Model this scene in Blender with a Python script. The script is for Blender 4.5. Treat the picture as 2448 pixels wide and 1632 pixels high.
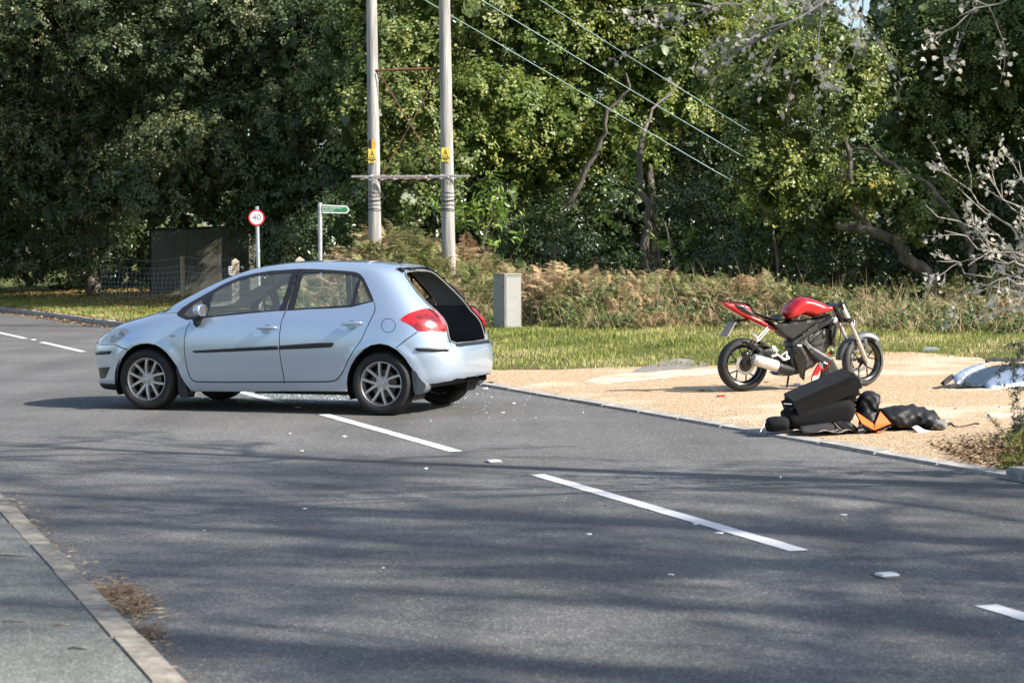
import bpy, bmesh, math, random
import numpy as np
from mathutils import Vector, Matrix
from mathutils.geometry import delaunay_2d_cdt
random.seed(7); RNG=np.random.default_rng(7)
S=bpy.context.scene
for o in list(bpy.data.objects): bpy.data.objects.remove(o)

# ------------------------------------------------------------------ camera
FPX,CH,HOR,ROLL=4920.0,1.59,602.0,0.0045      # focal length in pixels of a 2448 wide frame, eye height, horizon row, roll
TILT=math.atan((816-HOR)/FPX)
camd=bpy.data.cameras.new('camera'); cam=bpy.data.objects.new('camera',camd); S.collection.objects.link(cam)
camd.sensor_width=36; camd.lens=FPX/2448*36; camd.clip_start=.1; camd.clip_end=2000
_f=Vector((0,math.cos(TILT),-math.sin(TILT))); _r=Vector((1,0,0)); _u=Vector((0,math.sin(TILT),math.cos(TILT)))
R2=math.cos(ROLL)*_r-math.sin(ROLL)*_u; U2=math.sin(ROLL)*_r+math.cos(ROLL)*_u
cam.matrix_world=Matrix(((R2.x,U2.x,-_f.x,0),(R2.y,U2.y,-_f.y,0),(R2.z,U2.z,-_f.z,CH),(0,0,0,1)))
camd.dof.use_dof=True; camd.dof.focus_distance=20.8; camd.dof.aperture_fstop=5.6
S.camera=cam
# ------------------------------------------------------------------ light
SUN_AZ,SUN_EL=math.radians(67),math.radians(36)   # azimuth right of straight behind the photographer
sv=Vector((math.sin(SUN_AZ)*math.cos(SUN_EL),-math.cos(SUN_AZ)*math.cos(SUN_EL),math.sin(SUN_EL)))
w=bpy.data.worlds.new('World'); S.world=w; w.use_nodes=True
nt=w.node_tree; bg=nt.nodes['Background']; sky=nt.nodes.new('ShaderNodeTexSky'); sky.sky_type='NISHITA'; sky.sun_disc=False
sky.sun_elevation=SUN_EL; sky.sun_rotation=math.atan2(sv.x,sv.y); sky.air_density=1.0; sky.dust_density=1.6; sky.ozone_density=1.0
nt.links.new(sky.outputs[0],bg.inputs[0]); bg.inputs[1].default_value=.105
sl=bpy.data.lights.new('sun','SUN'); sl.energy=4.6; sl.angle=math.radians(.53); sl.color=(1,.95,.87)
so=bpy.data.objects.new('sun',sl); S.collection.objects.link(so); so.rotation_euler=(-sv).to_track_quat('-Z','Y').to_euler()
S.view_settings.view_transform='Standard'; S.view_settings.look='None'; S.view_settings.gamma=1; S.view_settings.exposure=1.08
S.view_settings.use_curve_mapping=False
S.render.engine='CYCLES'; S.cycles.max_bounces=8; S.cycles.transparent_max_bounces=16; S.cycles.use_denoising=True
S.cycles.caustics_reflective=False; S.cycles.caustics_refractive=False

# ------------------------------------------------------------------ measuring helpers (photo survey -> metres)
DQ=2448/2352
def ray(x,y):
    return _f+R2*((x*DQ-1224)/FPX)-U2*((y*DQ-816)/FPX)
def gp(x,y,z=0.0):
    d=ray(x,y); k=(z-CH)/d.z; return Vector((d.x*k,d.y*k,z))
def at(x,y,Y):
    d=ray(x,y); k=Y/d.y; return Vector((d.x*k,Y,CH+d.z*k))
COL=S.collection
def tag(o,label=None,cat=None,group=None,kind=None):
    if label: o['label']=label
    if cat: o['category']=cat
    if group: o['group']=group
    if kind: o['kind']=kind
    return o
def empty(name,loc=(0,0,0),rz=0,label=None,cat=None,group=None):
    o=bpy.data.objects.new(name,None); COL.objects.link(o); o.location=loc; o.rotation_euler=(0,0,rz); o.empty_display_size=.1
    return tag(o,label,cat,group)
def link(name,me,m=None,parent=None):
    o=bpy.data.objects.new(name,me); COL.objects.link(o)
    if m is not None and not me.materials: me.materials.append(m)
    if parent: o.parent=parent
    return o
def smooth(me,ang=None):
    me.polygons.foreach_set('use_smooth',[True]*len(me.polygons))
    if ang is not None:
        try: me.set_sharp_from_angle(angle=math.radians(ang))
        except Exception: pass
def npmesh(name,V,F,attrs=None,sm=False):
    V=np.asarray(V,np.float32); F=np.asarray(F,np.int32); me=bpy.data.meshes.new(name)
    k=F.shape[1]; me.vertices.add(len(V)); me.vertices.foreach_set('co',V.ravel())
    me.loops.add(F.size); me.loops.foreach_set('vertex_index',F.ravel())
    me.polygons.add(len(F)); me.polygons.foreach_set('loop_start',np.arange(0,F.size,k,dtype=np.int32))
    me.polygons.foreach_set('loop_total',np.full(len(F),k,np.int32))
    if sm: me.polygons.foreach_set('use_smooth',np.ones(len(F),bool))
    me.update(calc_edges=True)
    for n,a in (attrs or {}).items():
        at_=me.attributes.new(n,'FLOAT','POINT'); at_.data.foreach_set('value',np.asarray(a,np.float32))
    return me
class MB:
    """collects vertices and faces of ONE mesh"""
    def __init__(s): s.v=[];s.f=[]
    def add(s,v,f):
        b=len(s.v); s.v+= [tuple(p) for p in v]; s.f+=[tuple(i+b for i in q) for q in f]; return s
    def box(s,c,d,M=None):
        x,y,z=[k/2 for k in d]; v=[Vector((sx*x,sy*y,sz*z)) for sz in(-1,1) for sy in(-1,1) for sx in(-1,1)]
        if M is not None: v=[M@p for p in v]
        v=[p+Vector(c) for p in v]
        return s.add(v,[(0,2,3,1),(4,5,7,6),(0,1,5,4),(2,6,7,3),(0,4,6,2),(1,3,7,5)])
    def tube(s,pts,r,n=8,cap=True):
        pts=[Vector(p) for p in pts]; r=[r]*len(pts) if not hasattr(r,'__len__') else r
        ref=None; rings=[]
        for i,p in enumerate(pts):
            t=(pts[min(i+1,len(pts)-1)]-pts[max(i-1,0)])
            if t.length<1e-9: t=Vector((0,0,1))
            t.normalize()
            if ref is None: ref=Vector((0,0,1)) if abs(t.z)<.9 else Vector((1,0,0))
            a=t.cross(ref)
            if a.length<1e-6: a=t.orthogonal()
            a.normalize(); b=a.cross(t).normalized(); ref=b
            rings.append([p+(a*math.cos(k*2*math.pi/n)+b*math.sin(k*2*math.pi/n))*r[i] for k in range(n)])
        v=[q for R in rings for q in R]; f=[]
        for i in range(len(pts)-1):
            for k in range(n): f.append((i*n+k,i*n+(k+1)%n,(i+1)*n+(k+1)%n,(i+1)*n+k))
        if cap: f+= [tuple(range(n))[::-1], tuple((len(pts)-1)*n+k for k in range(n))]
        return s.add(v,f)
    def lathe(s,prof,n=32,axis='y',c=(0,0,0),cap=False):
        v=[];f=[];m=len(prof)
        for k in range(n):
            a=2*math.pi*k/n
            for r,h in prof:
                p=(r*math.cos(a),h,r*math.sin(a)) if axis=='y' else ((r*math.cos(a),r*math.sin(a),h) if axis=='z' else (h,r*math.cos(a),r*math.sin(a)))
                v.append((p[0]+c[0],p[1]+c[1],p[2]+c[2]))
        for k in range(n):
            for j in range(m-1):
                f.append((k*m+j,((k+1)%n)*m+j,((k+1)%n)*m+j+1,k*m+j+1))
        return s.add(v,f)
    def build(s,name,m=None,parent=None,sm=None,fix=True,bevel=0):
        me=bpy.data.meshes.new(name); me.from_pydata(s.v,[],s.f)
        if fix or bevel:
            bm=bmesh.new(); bm.from_mesh(me)
            if bevel:
                bmesh.ops.bevel(bm,geom=[e for e in bm.edges if len(e.link_faces)==2 and e.calc_face_angle(0)>.6],offset=bevel,segments=2,affect='EDGES',clamp_overlap=True)
            bmesh.ops.recalc_face_normals(bm,faces=bm.faces); bm.to_mesh(me); bm.free()
        if sm is not None: smooth(me,sm if sm<180 else None)
        me.update(); return link(name,me,m,parent)
def cdt(outline,step,holes=(),extra=()):
    """triangulated polygon with interior points; returns 2-D verts, faces, boundary order count"""
    pts=[Vector(p) for p in outline]; edges=[(i,(i+1)%len(pts)) for i in range(len(pts))]
    P=np.array([tuple(p) for p in outline])
    lo,hi=P.min(0),P.max(0); g=[]
    ys=np.arange(lo[1]+step*.5,hi[1],step*.87)
    for r,y in enumerate(ys):
        for x in np.arange(lo[0]+step*(.5 if r%2 else 0.),hi[0],step): g.append((x,y))
    g=np.array(g) if g else np.zeros((0,2))
    if len(g):
        ins=inpoly(g,P); d=pdist(g,P); g=g[ins&(d>step*.45)]
    n0=len(pts); pts+= [Vector(p) for p in g]
    r=delaunay_2d_cdt(pts,edges,[list(range(n0))],1,1e-6)
    return np.array([tuple(p) for p in r[0]]),[tuple(f) for f in r[2]]
def inpoly(q,P):
    q=np.asarray(q,float);P=np.asarray(P,float); r=np.zeros(len(q),bool)
    for i in range(len(P)):
        a,b=P[i],P[i-1]
        c=((a[1]>q[:,1])!=(b[1]>q[:,1]))
        with np.errstate(divide='ignore',invalid='ignore'):
            r^= c&(q[:,0]<(b[0]-a[0])*(q[:,1]-a[1])/(b[1]-a[1])+a[0])
    return r
def pdist(q,P):
    q=np.asarray(q,float);P=np.asarray(P,float); d=np.full(len(q),1e9)
    for i in range(len(P)):
        a,b=P[i-1],P[i]; ab=b-a; t=np.clip(((q-a)@ab)/max(ab@ab,1e-12),0,1)
        d=np.minimum(d,np.linalg.norm(q-(a+t[:,None]*ab),axis=1))
    return d
def dense(P,step,closed=True):
    P=[np.array(p,float) for p in P]; o=[]; n=len(P)
    for i in range(n if closed else n-1):
        a,b=P[i],P[(i+1)%n]; k=max(1,int(np.ceil(np.linalg.norm(b-a)/step)))
        o+= [a+(b-a)*t/k for t in range(k)]
    if not closed: o.append(P[-1])
    return [tuple(x) for x in o]
def rounded(P,it=2):
    """Chaikin corner cutting"""
    for _ in range(it):
        o=[]
        for i in range(len(P)):
            a,b=np.array(P[i],float),np.array(P[(i+1)%len(P)],float); o+= [tuple(a*.75+b*.25),tuple(a*.25+b*.75)]
        P=o
    return P
def inflate(poly,h,wd=None,step=.03,y0=0.0,fn=None,power=.5,back=None):
    """pillow-shaped solid over an (x,z) outline: half thickness h, edge roll-off over wd"""
    poly=dense(poly,step*1.2); v,f=cdt(poly,step); d=pdist(v,np.array(poly)); wd=wd or max(d.max(),1e-3)
    t=np.clip(d/wd,0,1); k=(1-(1-t)**2)**power
    hb=h if back is None else back
    ya=y0-h*k; yb=y0+hb*k
    ed=d<1e-5; n=len(v); idx={}; V=[(v[i,0],ya[i],v[i,1]) for i in range(n)]
    for i in range(n):
        if ed[i]: idx[i]=i
        else: idx[i]=len(V); V.append((v[i,0],yb[i],v[i,1]))
    F=[q for q in f]+[tuple(idx[i] for i in q[::-1]) for q in f]
    if fn: V=[fn(p) for p in V]
    m=MB(); m.v=V; m.f=F; return m
def plate(poly,y0,y1,fn=None):
    n=len(poly); v=[(p[0],y0,p[1]) for p in poly]+[(p[0],y1,p[1]) for p in poly]
    f=[tuple(range(n)),tuple(range(2*n-1,n-1,-1))]+[(i,(i+1)%n,n+(i+1)%n,n+i) for i in range(n)]
    m=MB(); m.v=[fn(p) for p in v] if fn else v; m.f=f; return m

# ------------------------------------------------------------------ materials
def _n(t,ty,**k):
    n=t.nodes.new(ty)
    for a,b in k.items():
        if a in n.inputs: n.inputs[a].default_value=b
        else: setattr(n,a,b)
    return n
def ramp(t,fac,stops,interp='LINEAR'):
    r=t.nodes.new('ShaderNodeValToRGB'); r.color_ramp.interpolation=interp; e=r.color_ramp.elements
    while len(e)<len(stops): e.new(.5)
    for i,(p,c) in enumerate(stops): e[i].position=p; e[i].color=(*c,1) if len(c)==3 else c
    t.links.new(fac,r.inputs[0]); return r.outputs[0]
def mat(name,c,rough=.5,metal=0,var=.12,scale=6,bump=0,bscale=80,coat=0,spec=.5,c2=None,detail=6,anis=None,rvar=0):
    m=bpy.data.materials.new(name); m.use_nodes=True; t=m.node_tree; b=t.nodes['Principled BSDF']; L=t.links.new
    b.inputs['Roughness'].default_value=rough; b.inputs['Metallic'].default_value=metal; b.inputs['Specular IOR Level'].default_value=spec
    b.inputs['Coat Weight'].default_value=coat; b.inputs['Coat Roughness'].default_value=.04
    tc=_n(t,'ShaderNodeTexCoord'); src=tc.outputs['Object']
    if anis:
        mp=_n(t,'ShaderNodeMapping'); mp.inputs['Scale'].default_value=anis; L(src,mp.inputs[0]); src=mp.outputs[0]
    nz=_n(t,'ShaderNodeTexNoise',Scale=scale,Detail=detail,Roughness=.6); L(src,nz.inputs['Vector'])
    lo=tuple(x*(1-var) for x in c); hi=c2 or tuple(min(1,x*(1+var)) for x in c)
    L(ramp(t,nz.outputs['Fac'],[(.3,lo),(.7,hi)]),b.inputs['Base Color'])
    if rvar:
        mr=_n(t,'ShaderNodeMapRange'); L(nz.outputs['Fac'],mr.inputs[0]); mr.inputs[3].default_value=rough-rvar; mr.inputs[4].default_value=rough+rvar; L(mr.outputs[0],b.inputs['Roughness'])
    if bump:
        n2=_n(t,'ShaderNodeTexNoise',Scale=bscale,Detail=3); L(src,n2.inputs['Vector'])
        bp=_n(t,'ShaderNodeBump',Strength=bump,Distance=.01); L(n2.outputs['Fac'],bp.inputs['Height']); L(bp.outputs[0],b.inputs['Normal'])
    return m
def leafmat(name,stops,trans=.3,rough=.45,spec=.45,attr='rnd',back=None):
    m=bpy.data.materials.new(name); m.use_nodes=True; t=m.node_tree; b=t.nodes['Principled BSDF']; L=t.links.new
    a=_n(t,'ShaderNodeAttribute',attribute_name=attr); c=ramp(t,a.outputs['Fac'],stops)
    if back:
        g=_n(t,'ShaderNodeNewGeometry'); mx=_n(t,'ShaderNodeMix',data_type='RGBA'); L(g.outputs['Backfacing'],mx.inputs[0]); L(c,mx.inputs[6]); mx.inputs[7].default_value=(*back,1); c=mx.outputs[2]
    L(c,b.inputs['Base Color']); b.inputs['Roughness'].default_value=rough; b.inputs['Specular IOR Level'].default_value=spec
    tr=_n(t,'ShaderNodeBsdfTranslucent'); L(c,tr.inputs[0]); mx=_n(t,'ShaderNodeMixShader'); mx.inputs[0].default_value=trans
    L(b.outputs[0],mx.inputs[1]); L(tr.outputs[0],mx.inputs[2]); L(mx.outputs[0],t.nodes['Material Output'].inputs[0])
    return m
def glassmat(name,tint,rough=0.0,haze=.06):
    m=bpy.data.materials.new(name); m.use_nodes=True; t=m.node_tree; L=t.links.new; t.nodes.remove(t.nodes['Principled BSDF'])
    tr=_n(t,'ShaderNodeBsdfTransparent'); tr.inputs[0].default_value=(*tint,1); gl=_n(t,'ShaderNodeBsdfGlossy',Roughness=rough); 
    lw=_n(t,'ShaderNodeLayerWeight',Blend=.5); pw=_n(t,'ShaderNodeMath',operation='POWER'); L(lw.outputs['Facing'],pw.inputs[0]); pw.inputs[1].default_value=4
    ml=_n(t,'ShaderNodeMath',operation='MULTIPLY_ADD'); L(pw.outputs[0],ml.inputs[0]); ml.inputs[1].default_value=.85; ml.inputs[2].default_value=.07
    mx=_n(t,'ShaderNodeMixShader'); L(ml.outputs[0],mx.inputs[0]); L(tr.outputs[0],mx.inputs[1]); L(gl.outputs[0],mx.inputs[2])
    df=_n(t,'ShaderNodeBsdfDiffuse'); df.inputs[0].default_value=(.55,.62,.62,1)  # pale diffuse layer: hazy sky reflection put into the colour of the glass
    m2=_n(t,'ShaderNodeMixShader'); m2.inputs[0].default_value=haze; L(mx.outputs[0],m2.inputs[1]); L(df.outputs[0],m2.inputs[2]); L(m2.outputs[0],t.nodes['Material Output'].inputs[0])
    return m
MT={}
MT['black_plastic']=mat('black_plastic',(.011,.011,.012),.42,bump=.15,bscale=300)
MT['matt_black']=mat('matt_black',(.006,.006,.0065),.75)
MT['rubber']=mat('rubber',(.009,.009,.0095),.75,var=.3,scale=20,bump=.2,bscale=120)
MT['alloy']=mat('alloy',(.5,.49,.48),.36,metal=.6,var=.12,scale=14)
MT['steel']=mat('steel',(.45,.45,.46),.32,metal=.9,var=.15,scale=20)
MT['galv']=mat('galvanised_steel',(.42,.44,.46),.48,metal=.55,var=.22,scale=14,c2=(.55,.57,.6))
MT['dark_metal']=mat('dark_metal',(.05,.05,.052),.45,metal=.6,var=.3,scale=30)
MT['bark']=mat('bark',(.085,.07,.055),.85,var=.5,scale=9,bump=.9,bscale=26,c2=(.19,.165,.13),anis=(1,1,.35))
MT['bark_grey']=mat('grey_bark',(.16,.14,.115),.85,var=.5,scale=11,bump=.9,bscale=30,c2=(.33,.31,.27),anis=(1,1,.4))
MT['white']=mat('white_plastic',(.7,.7,.69),.5,var=.08)
MT['paper']=mat('paper',(.8,.8,.82),.8,var=.03)
# ================================================================== the setting: ground, road, kerbs, apron
def xc(y): return 5.183-.3249*y-.00117*y*y          # centre line
def xk(y): return 8.398-.334*y-.00104*y*y           # kerb on the wooded side
def xl(y): return 1.33-.34*y-.001*y*y               # kerb on the pavement side
def sst(a,b,x):
    t=np.clip((np.asarray(x,float)-a)/(b-a),0,1); return t*t*(3-2*t)
def bank_top(x):
    return np.interp(x,[-5.2,-4.2,-3.3,-2.6,-1.2,0,2,4,6,8,12],[0,.15,.8,1.15,.95,.5,.42,.38,.18,.08,.1])
def bfront(x): return np.interp(x,[-5,-1.2,.35,.9,1.6,3.3,5.5,8,10],[38.4,38.9,38.9,37.4,36.5,36.4,33.8,32.8,32.6])
def H(x,y):
    x=np.asarray(x,float);y=np.asarray(y,float)
    d=np.clip((x-xk(y))*.94,0,40)
    flush=sst(13.6,15.0,y)*(1-sst(27.0,29.5,y))
    base=.105-.085*flush
    k=.015+.03*sst(42,52,y)
    h=base+k*np.minimum(d,9)
    h=h+bank_top(x)*sst(0,3.2,y-bfront(x)-.4)*(1-sst(45,50,y))
    h=h+.22*np.exp(-(((x-4.7)/.75)**2+((y-16.0)/1.0)**2))
    h=h+.015*np.sin(x*1.7+y*.9)*np.sin(y*1.3-x*.6)*np.clip((y-26)/4,0,1)
    left=x<xl(y)-.1
    h=np.where(left,.07,h)
    road=(x>=xl(y)-.35)&(x<=xk(y)+.25)
    return np.where(road,-.06,h)
APRON=[(xk(y)+.19,y) for y in np.arange(14.7,27.3,.5)]+[(-.5,27.0),(.6,26.75),(1.7,27.1),(2.6,27.0),(3.6,27.3),(4.4,27.9),(5.3,28.5),(5.8,28.2),(6.4,27.0),(7.4,25.9),(9,25.2),(14,25.4),(14,23.0),(10,22.0),(7.5,21.0),(6.1,19.6),(4.9,18.2),(4.35,17.2),(3.95,16.2),(3.7,15.4)]
APN=np.array(APRON)
# the ground sheet, finer near the verge
gx=np.unique(np.concatenate([np.arange(-150,-24,6),np.arange(-24,16,.35),np.arange(16,150,6)])); gy=np.unique(np.concatenate([np.arange(-60,6,3),np.arange(6,66,.35),np.arange(66,260,6)]))
GX,GY=np.meshgrid(gx,gy,indexing='ij'); GZ=H(GX,GY)
ins=inpoly(np.stack([GX.ravel(),GY.ravel()],1),APN).reshape(GX.shape); dd=pdist(np.stack([GX.ravel(),GY.ravel()],1),APN).reshape(GX.shape)
GZ=GZ-np.where(ins&(dd>.15),.05,0)
nx,ny=GX.shape; I=np.arange(nx*ny).reshape(nx,ny)
F=np.stack([I[:-1,:-1],I[1:,:-1],I[1:,1:],I[:-1,1:]],-1).reshape(-1,4)
mg=bpy.data.materials.new('verge_soil'); mg.use_nodes=True; t=mg.node_tree; L=t.links.new; b=t.nodes['Principled BSDF']; b.inputs['Roughness'].default_value=.95; b.inputs['Specular IOR Level'].default_value=.1
tc=_n(t,'ShaderNodeTexCoord'); n1=_n(t,'ShaderNodeTexNoise',Scale=.9,Detail=8,Roughness=.65); n2=_n(t,'ShaderNodeTexNoise',Scale=14,Detail=5,Roughness=.7); L(tc.outputs['Object'],n1.inputs[0]); L(tc.outputs['Object'],n2.inputs[0])
ca=ramp(t,n2.outputs['Fac'],[(.3,(.055,.075,.018)),(.7,(.14,.15,.045))]); cb=ramp(t,n2.outputs['Fac'],[(.3,(.07,.045,.022)),(.7,(.19,.125,.065))])
mx=_n(t,'ShaderNodeMix',data_type='RGBA'); L(ramp(t,n1.outputs['Fac'],[(.52,(0,0,0)),(.66,(1,1,1))]),mx.inputs[0]); L(ca,mx.inputs[6]); L(cb,mx.inputs[7]); L(mx.outputs[2],b.inputs['Base Color'])
bp=_n(t,'ShaderNodeBump',Strength=.8,Distance=.04); L(n2.outputs['Fac'],bp.inputs['Height']); L(bp.outputs[0],b.inputs['Normal'])
ground=link('ground',npmesh('ground',np.stack([GX,GY,GZ],-1).reshape(-1,3),F,sm=True),mg); tag(ground,kind='structure')
# the road
def asphalt(name,lo,hi,speck,scale,rough,blot=.25,dark=None):
    m=bpy.data.materials.new(name); m.use_nodes=True; t=m.node_tree; L=t.links.new; b=t.nodes['Principled BSDF']
    tc=_n(t,'ShaderNodeTexCoord'); o=tc.outputs['Object']
    v=_n(t,'ShaderNodeTexVoronoi',Scale=scale); L(o,v.inputs['Vector'])
    base=ramp(t,v.outputs['Color'],[(.1,lo),(.75,hi),(.96,speck)])
    nz=_n(t,'ShaderNodeTexNoise',Scale=.55,Detail=7,Roughness=.62); L(o,nz.inputs['Vector'])
    n3=_n(t,'ShaderNodeTexNoise',Scale=22,Detail=4,Roughness=.7); L(o,n3.inputs['Vector'])
    s1=_n(t,'ShaderNodeMapRange'); L(nz.outputs['Fac'],s1.inputs[0]); s1.inputs[1].default_value=.3; s1.inputs[2].default_value=.7; s1.inputs[3].default_value=1-blot; s1.inputs[4].default_value=1+blot
    s2=_n(t,'ShaderNodeMapRange'); L(n3.outputs['Fac'],s2.inputs[0]); s2.inputs[1].default_value=.3; s2.inputs[2].default_value=.7; s2.inputs[3].default_value=.8; s2.inputs[4].default_value=1.2
    mpg=_n(t,'ShaderNodeMapping'); mpg.inputs['Rotation'].default_value=(0,0,math.radians(-20)); mpg.inputs['Scale'].default_value=(1.3,.05,1); L(o,mpg.inputs[0]); n4=_n(t,'ShaderNodeTexNoise',Scale=1,Detail=4,Roughness=.6); L(mpg.outputs[0],n4.inputs['Vector'])
    s4=_n(t,'ShaderNodeMapRange'); L(n4.outputs['Fac'],s4.inputs[0]); s4.inputs[1].default_value=.35; s4.inputs[2].default_value=.65; s4.inputs[3].default_value=.86; s4.inputs[4].default_value=1.14
    m0=_n(t,'ShaderNodeMath',operation='MULTIPLY'); L(s1.outputs[0],m0.inputs[0]); L(s4.outputs[0],m0.inputs[1])
    ml=_n(t,'ShaderNodeMath',operation='MULTIPLY'); L(m0.outputs[0],ml.inputs[0]); L(s2.outputs[0],ml.inputs[1])
    vm=_n(t,'ShaderNodeVectorMath',operation='SCALE'); L(base,vm.inputs[0]); L(ml.outputs[0],vm.inputs['Scale'])
    L(vm.outputs[0],b.inputs['Base Color']); b.inputs['Roughness'].default_value=rough; b.inputs['Specular IOR Level'].default_value=.35
    bp=_n(t,'ShaderNodeBump',Strength=.55,Distance=.006); L(v.outputs['Distance'],bp.inputs['Height']); L(bp.outputs[0],b.inputs['Normal'])
    return m
MT['asphalt']=asphalt('asphalt',(.074,.0705,.066),(.148,.143,.136),(.33,.32,.30),110,.72)
MT['footway']=asphalt('footway_asphalt',(.11,.112,.10),(.19,.192,.172),(.36,.36,.32),110,.85)
ys=np.concatenate([np.arange(-30,60,.5),np.arange(60,150,3.)]); tt=np.linspace(0,1,15)
V=[];F=[]
for i,y in enumerate(ys):
    for u in tt:
        x=xl(y)+(xk(y)-xl(y))*u; V.append((x,y,.0+.0*u))
n=len(tt)
for i in range(len(ys)-1):
    for j in range(n-1): F.append((i*n+j,i*n+j+1,(i+1)*n+j+1,(i+1)*n+j))
road=tag(link('road',npmesh('road',V,F),MT['asphalt']),kind='structure')
# white paint, a sheet of its own on the asphalt
mp=bpy.data.materials.new('road_paint'); mp.use_nodes=True; t=mp.node_tree; L=t.links.new; b=t.nodes['Principled BSDF']; b.inputs['Roughness'].default_value=.6
tc=_n(t,'ShaderNodeTexCoord'); n1=_n(t,'ShaderNodeTexNoise',Scale=30,Detail=8,Roughness=.75); n2=_n(t,'ShaderNodeTexNoise',Scale=3,Detail=5); L(tc.outputs['Object'],n1.inputs[0]); L(tc.outputs['Object'],n2.inputs[0])
ad=_n(t,'ShaderNodeMath',operation='ADD'); L(n1.outputs['Fac'],ad.inputs[0]); L(n2.outputs['Fac'],ad.inputs[1])
L(ramp(t,ad.outputs[0],[(.37,(.2,.2,.2)),(.44,(.56,.56,.54)),(.6,(.74,.73,.71))]),b.inputs['Base Color'])
def xline(y): return xc(y)
def dirline(y):
    e=.01; v=Vector((xc(y+e)-xc(y-e),2*e,0)).normalized(); return v,Vector((v.y,-v.x,0))
rd=random.Random(3)
for y0,y1 in [(5.25,9.15),(10.85,14.64),(16.37,20.19),(21.81,25.75),(27.6,31.5),(33.37,37.08),(38.83,42.5),(44.2,47.9),(49.6,53.3)]:
    V=[];F=[]; k=36
    for i in range(k+1):
        y=y0+(y1-y0)*i/k; d,nn=dirline(y); c=Vector((xc(y),y,.004)); wv=.058
        e1=wv+rd.uniform(-.004,.004); e2=wv+rd.uniform(-.004,.004)
        V+= [c-nn*e1,c+nn*e2]
        if i: F.append((2*i-2,2*i-1,2*i+1,2*i))
    m=MB(); m.add(V,F); o=m.build('centre_line_dash',mp,road,fix=False)
# kerb stones
MT['concrete']=mat('kerb_concrete',(.23,.2,.16),.9,var=.3,scale=14,bump=.5,bscale=160,c2=(.40,.36,.30))
MT['concrete_grey']=mat('kerb_concrete_grey',(.30,.275,.245),.9,var=.3,scale=12,bump=.5,bscale=140,c2=(.48,.45,.41))
def stone_mesh(name,L_,W_,Hh,m):
    bm=bmesh.new(); bmesh.ops.create_cube(bm,size=1); 
    for v in bm.verts: v.co=Vector((v.co.x*L_,v.co.y*W_,v.co.z*Hh))
    bmesh.ops.bevel(bm,geom=[e for e in bm.edges if max(v.co.z for v in e.verts)>0 and min(v.co.z for v in e.verts)>0],offset=.012,segments=2,affect='EDGES')
    me=bpy.data.meshes.new(name); bm.to_mesh(me); bm.free(); smooth(me,40); me.materials.append(m); return me
def kerb(fn,y0,y1,side,top,parent,m,wd=.13):
    me=stone_mesh('kerb_stone',.898,wd,.2,m); y=y0; e=.01; first=True
    while y<y1:
        v=Vector((fn(y+e)-fn(y-e),2*e,0)).normalized(); nn=Vector((v.y,-v.x,0))*side
        dy=v.y*.905; yc=y+dy/2; tp=top(yc) if callable(top) else top
        c=Vector((fn(yc),yc,tp-.1+rd.uniform(-.004,.004)))+nn*(wd/2+rd.uniform(-.004,.006))
        o=link('kerb_stone',me,None,parent); o.location=c; o.rotation_euler=(rd.uniform(-.012,.012),rd.uniform(-.004,.004),math.atan2(v.y,v.x)+rd.uniform(-.006,.006))
        y+=dy
k1=tag(empty('pavement_kerb'),kind='structure'); kerb(xl,-4,34,-1,.105,k1,MT['concrete'])
k2=tag(empty('roadside_kerb'),kind='structure'); kerb(xk,-2,72,1,lambda y:.112-.087*float(sst(13.5,14.5,y)*(1-sst(27.5,30,y))),k2,MT['concrete_grey'],.2)
# pavement behind the near kerb
V=[];F=[]
for i,y in enumerate(np.arange(-30,40,1.)):
    for u in np.linspace(0,1,5): V.append((xl(y)-.128-2.0*u,y,.100-.0*u))
for i in range(69):
    for j in range(4): F.append((i*5+j+1,i*5+j,(i+1)*5+j,(i+1)*5+j+1))
tag(link('pavement',npmesh('pavement',V,F),MT['footway']),kind='structure')
# sandy apron of the lay-by
rr=np.random.default_rng(5)
AP=dense(APRON,.22); AP=[(p[0]+(0 if i<58 else rr.normal(0,.07)),p[1]+(0 if i<58 else rr.normal(0,.06))) for i,p in enumerate(AP)]
v2,f2=cdt(AP,.4)
z=H(v2[:,0],v2[:,1]); z=np.where(z<-.01,.004,z)+.012
ma=bpy.data.materials.new('sandy_gravel'); ma.use_nodes=True; t=ma.node_tree; L=t.links.new; b=t.nodes['Principled BSDF']; b.inputs['Roughness'].default_value=.92; b.inputs['Specular IOR Level'].default_value=.2
tc=_n(t,'ShaderNodeTexCoord'); o_=tc.outputs['Object']
v=_n(t,'ShaderNodeTexVoronoi',Scale=48); L(o_,v.inputs['Vector']); v3=_n(t,'ShaderNodeTexVoronoi',Scale=17); L(o_,v3.inputs['Vector'])
base=ramp(t,v.outputs['Color'],[(.05,(.25,.165,.09)),(.4,(.42,.30,.18)),(.8,(.53,.405,.26)),(.97,(.70,.61,.48))])
nz=_n(t,'ShaderNodeTexNoise',Scale=.45,Detail=8,Roughness=.62); L(o_,nz.inputs['Vector'])
mx=_n(t,'ShaderNodeMix',data_type='RGBA'); L(ramp(t,nz.outputs['Fac'],[(.5,(0,0,0)),(.62,(.75,.75,.75))]),mx.inputs[0]); L(base,mx.inputs[6]); mx.inputs[7].default_value=(.62,.52,.40,1)
nz2=_n(t,'ShaderNodeTexNoise',Scale=1.3,Detail=6,Roughness=.6); L(o_,nz2.inputs['Vector'])
mx2=_n(t,'ShaderNodeMix',data_type='RGBA'); L(ramp(t,nz2.outputs['Fac'],[(.56,(0,0,0)),(.7,(.5,.5,.5))]),mx2.inputs[0]); L(mx.outputs[2],mx2.inputs[6]); mx2.inputs[7].default_value=(.47,.28,.14,1)
L(mx2.outputs[2],b.inputs['Base Color'])
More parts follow.
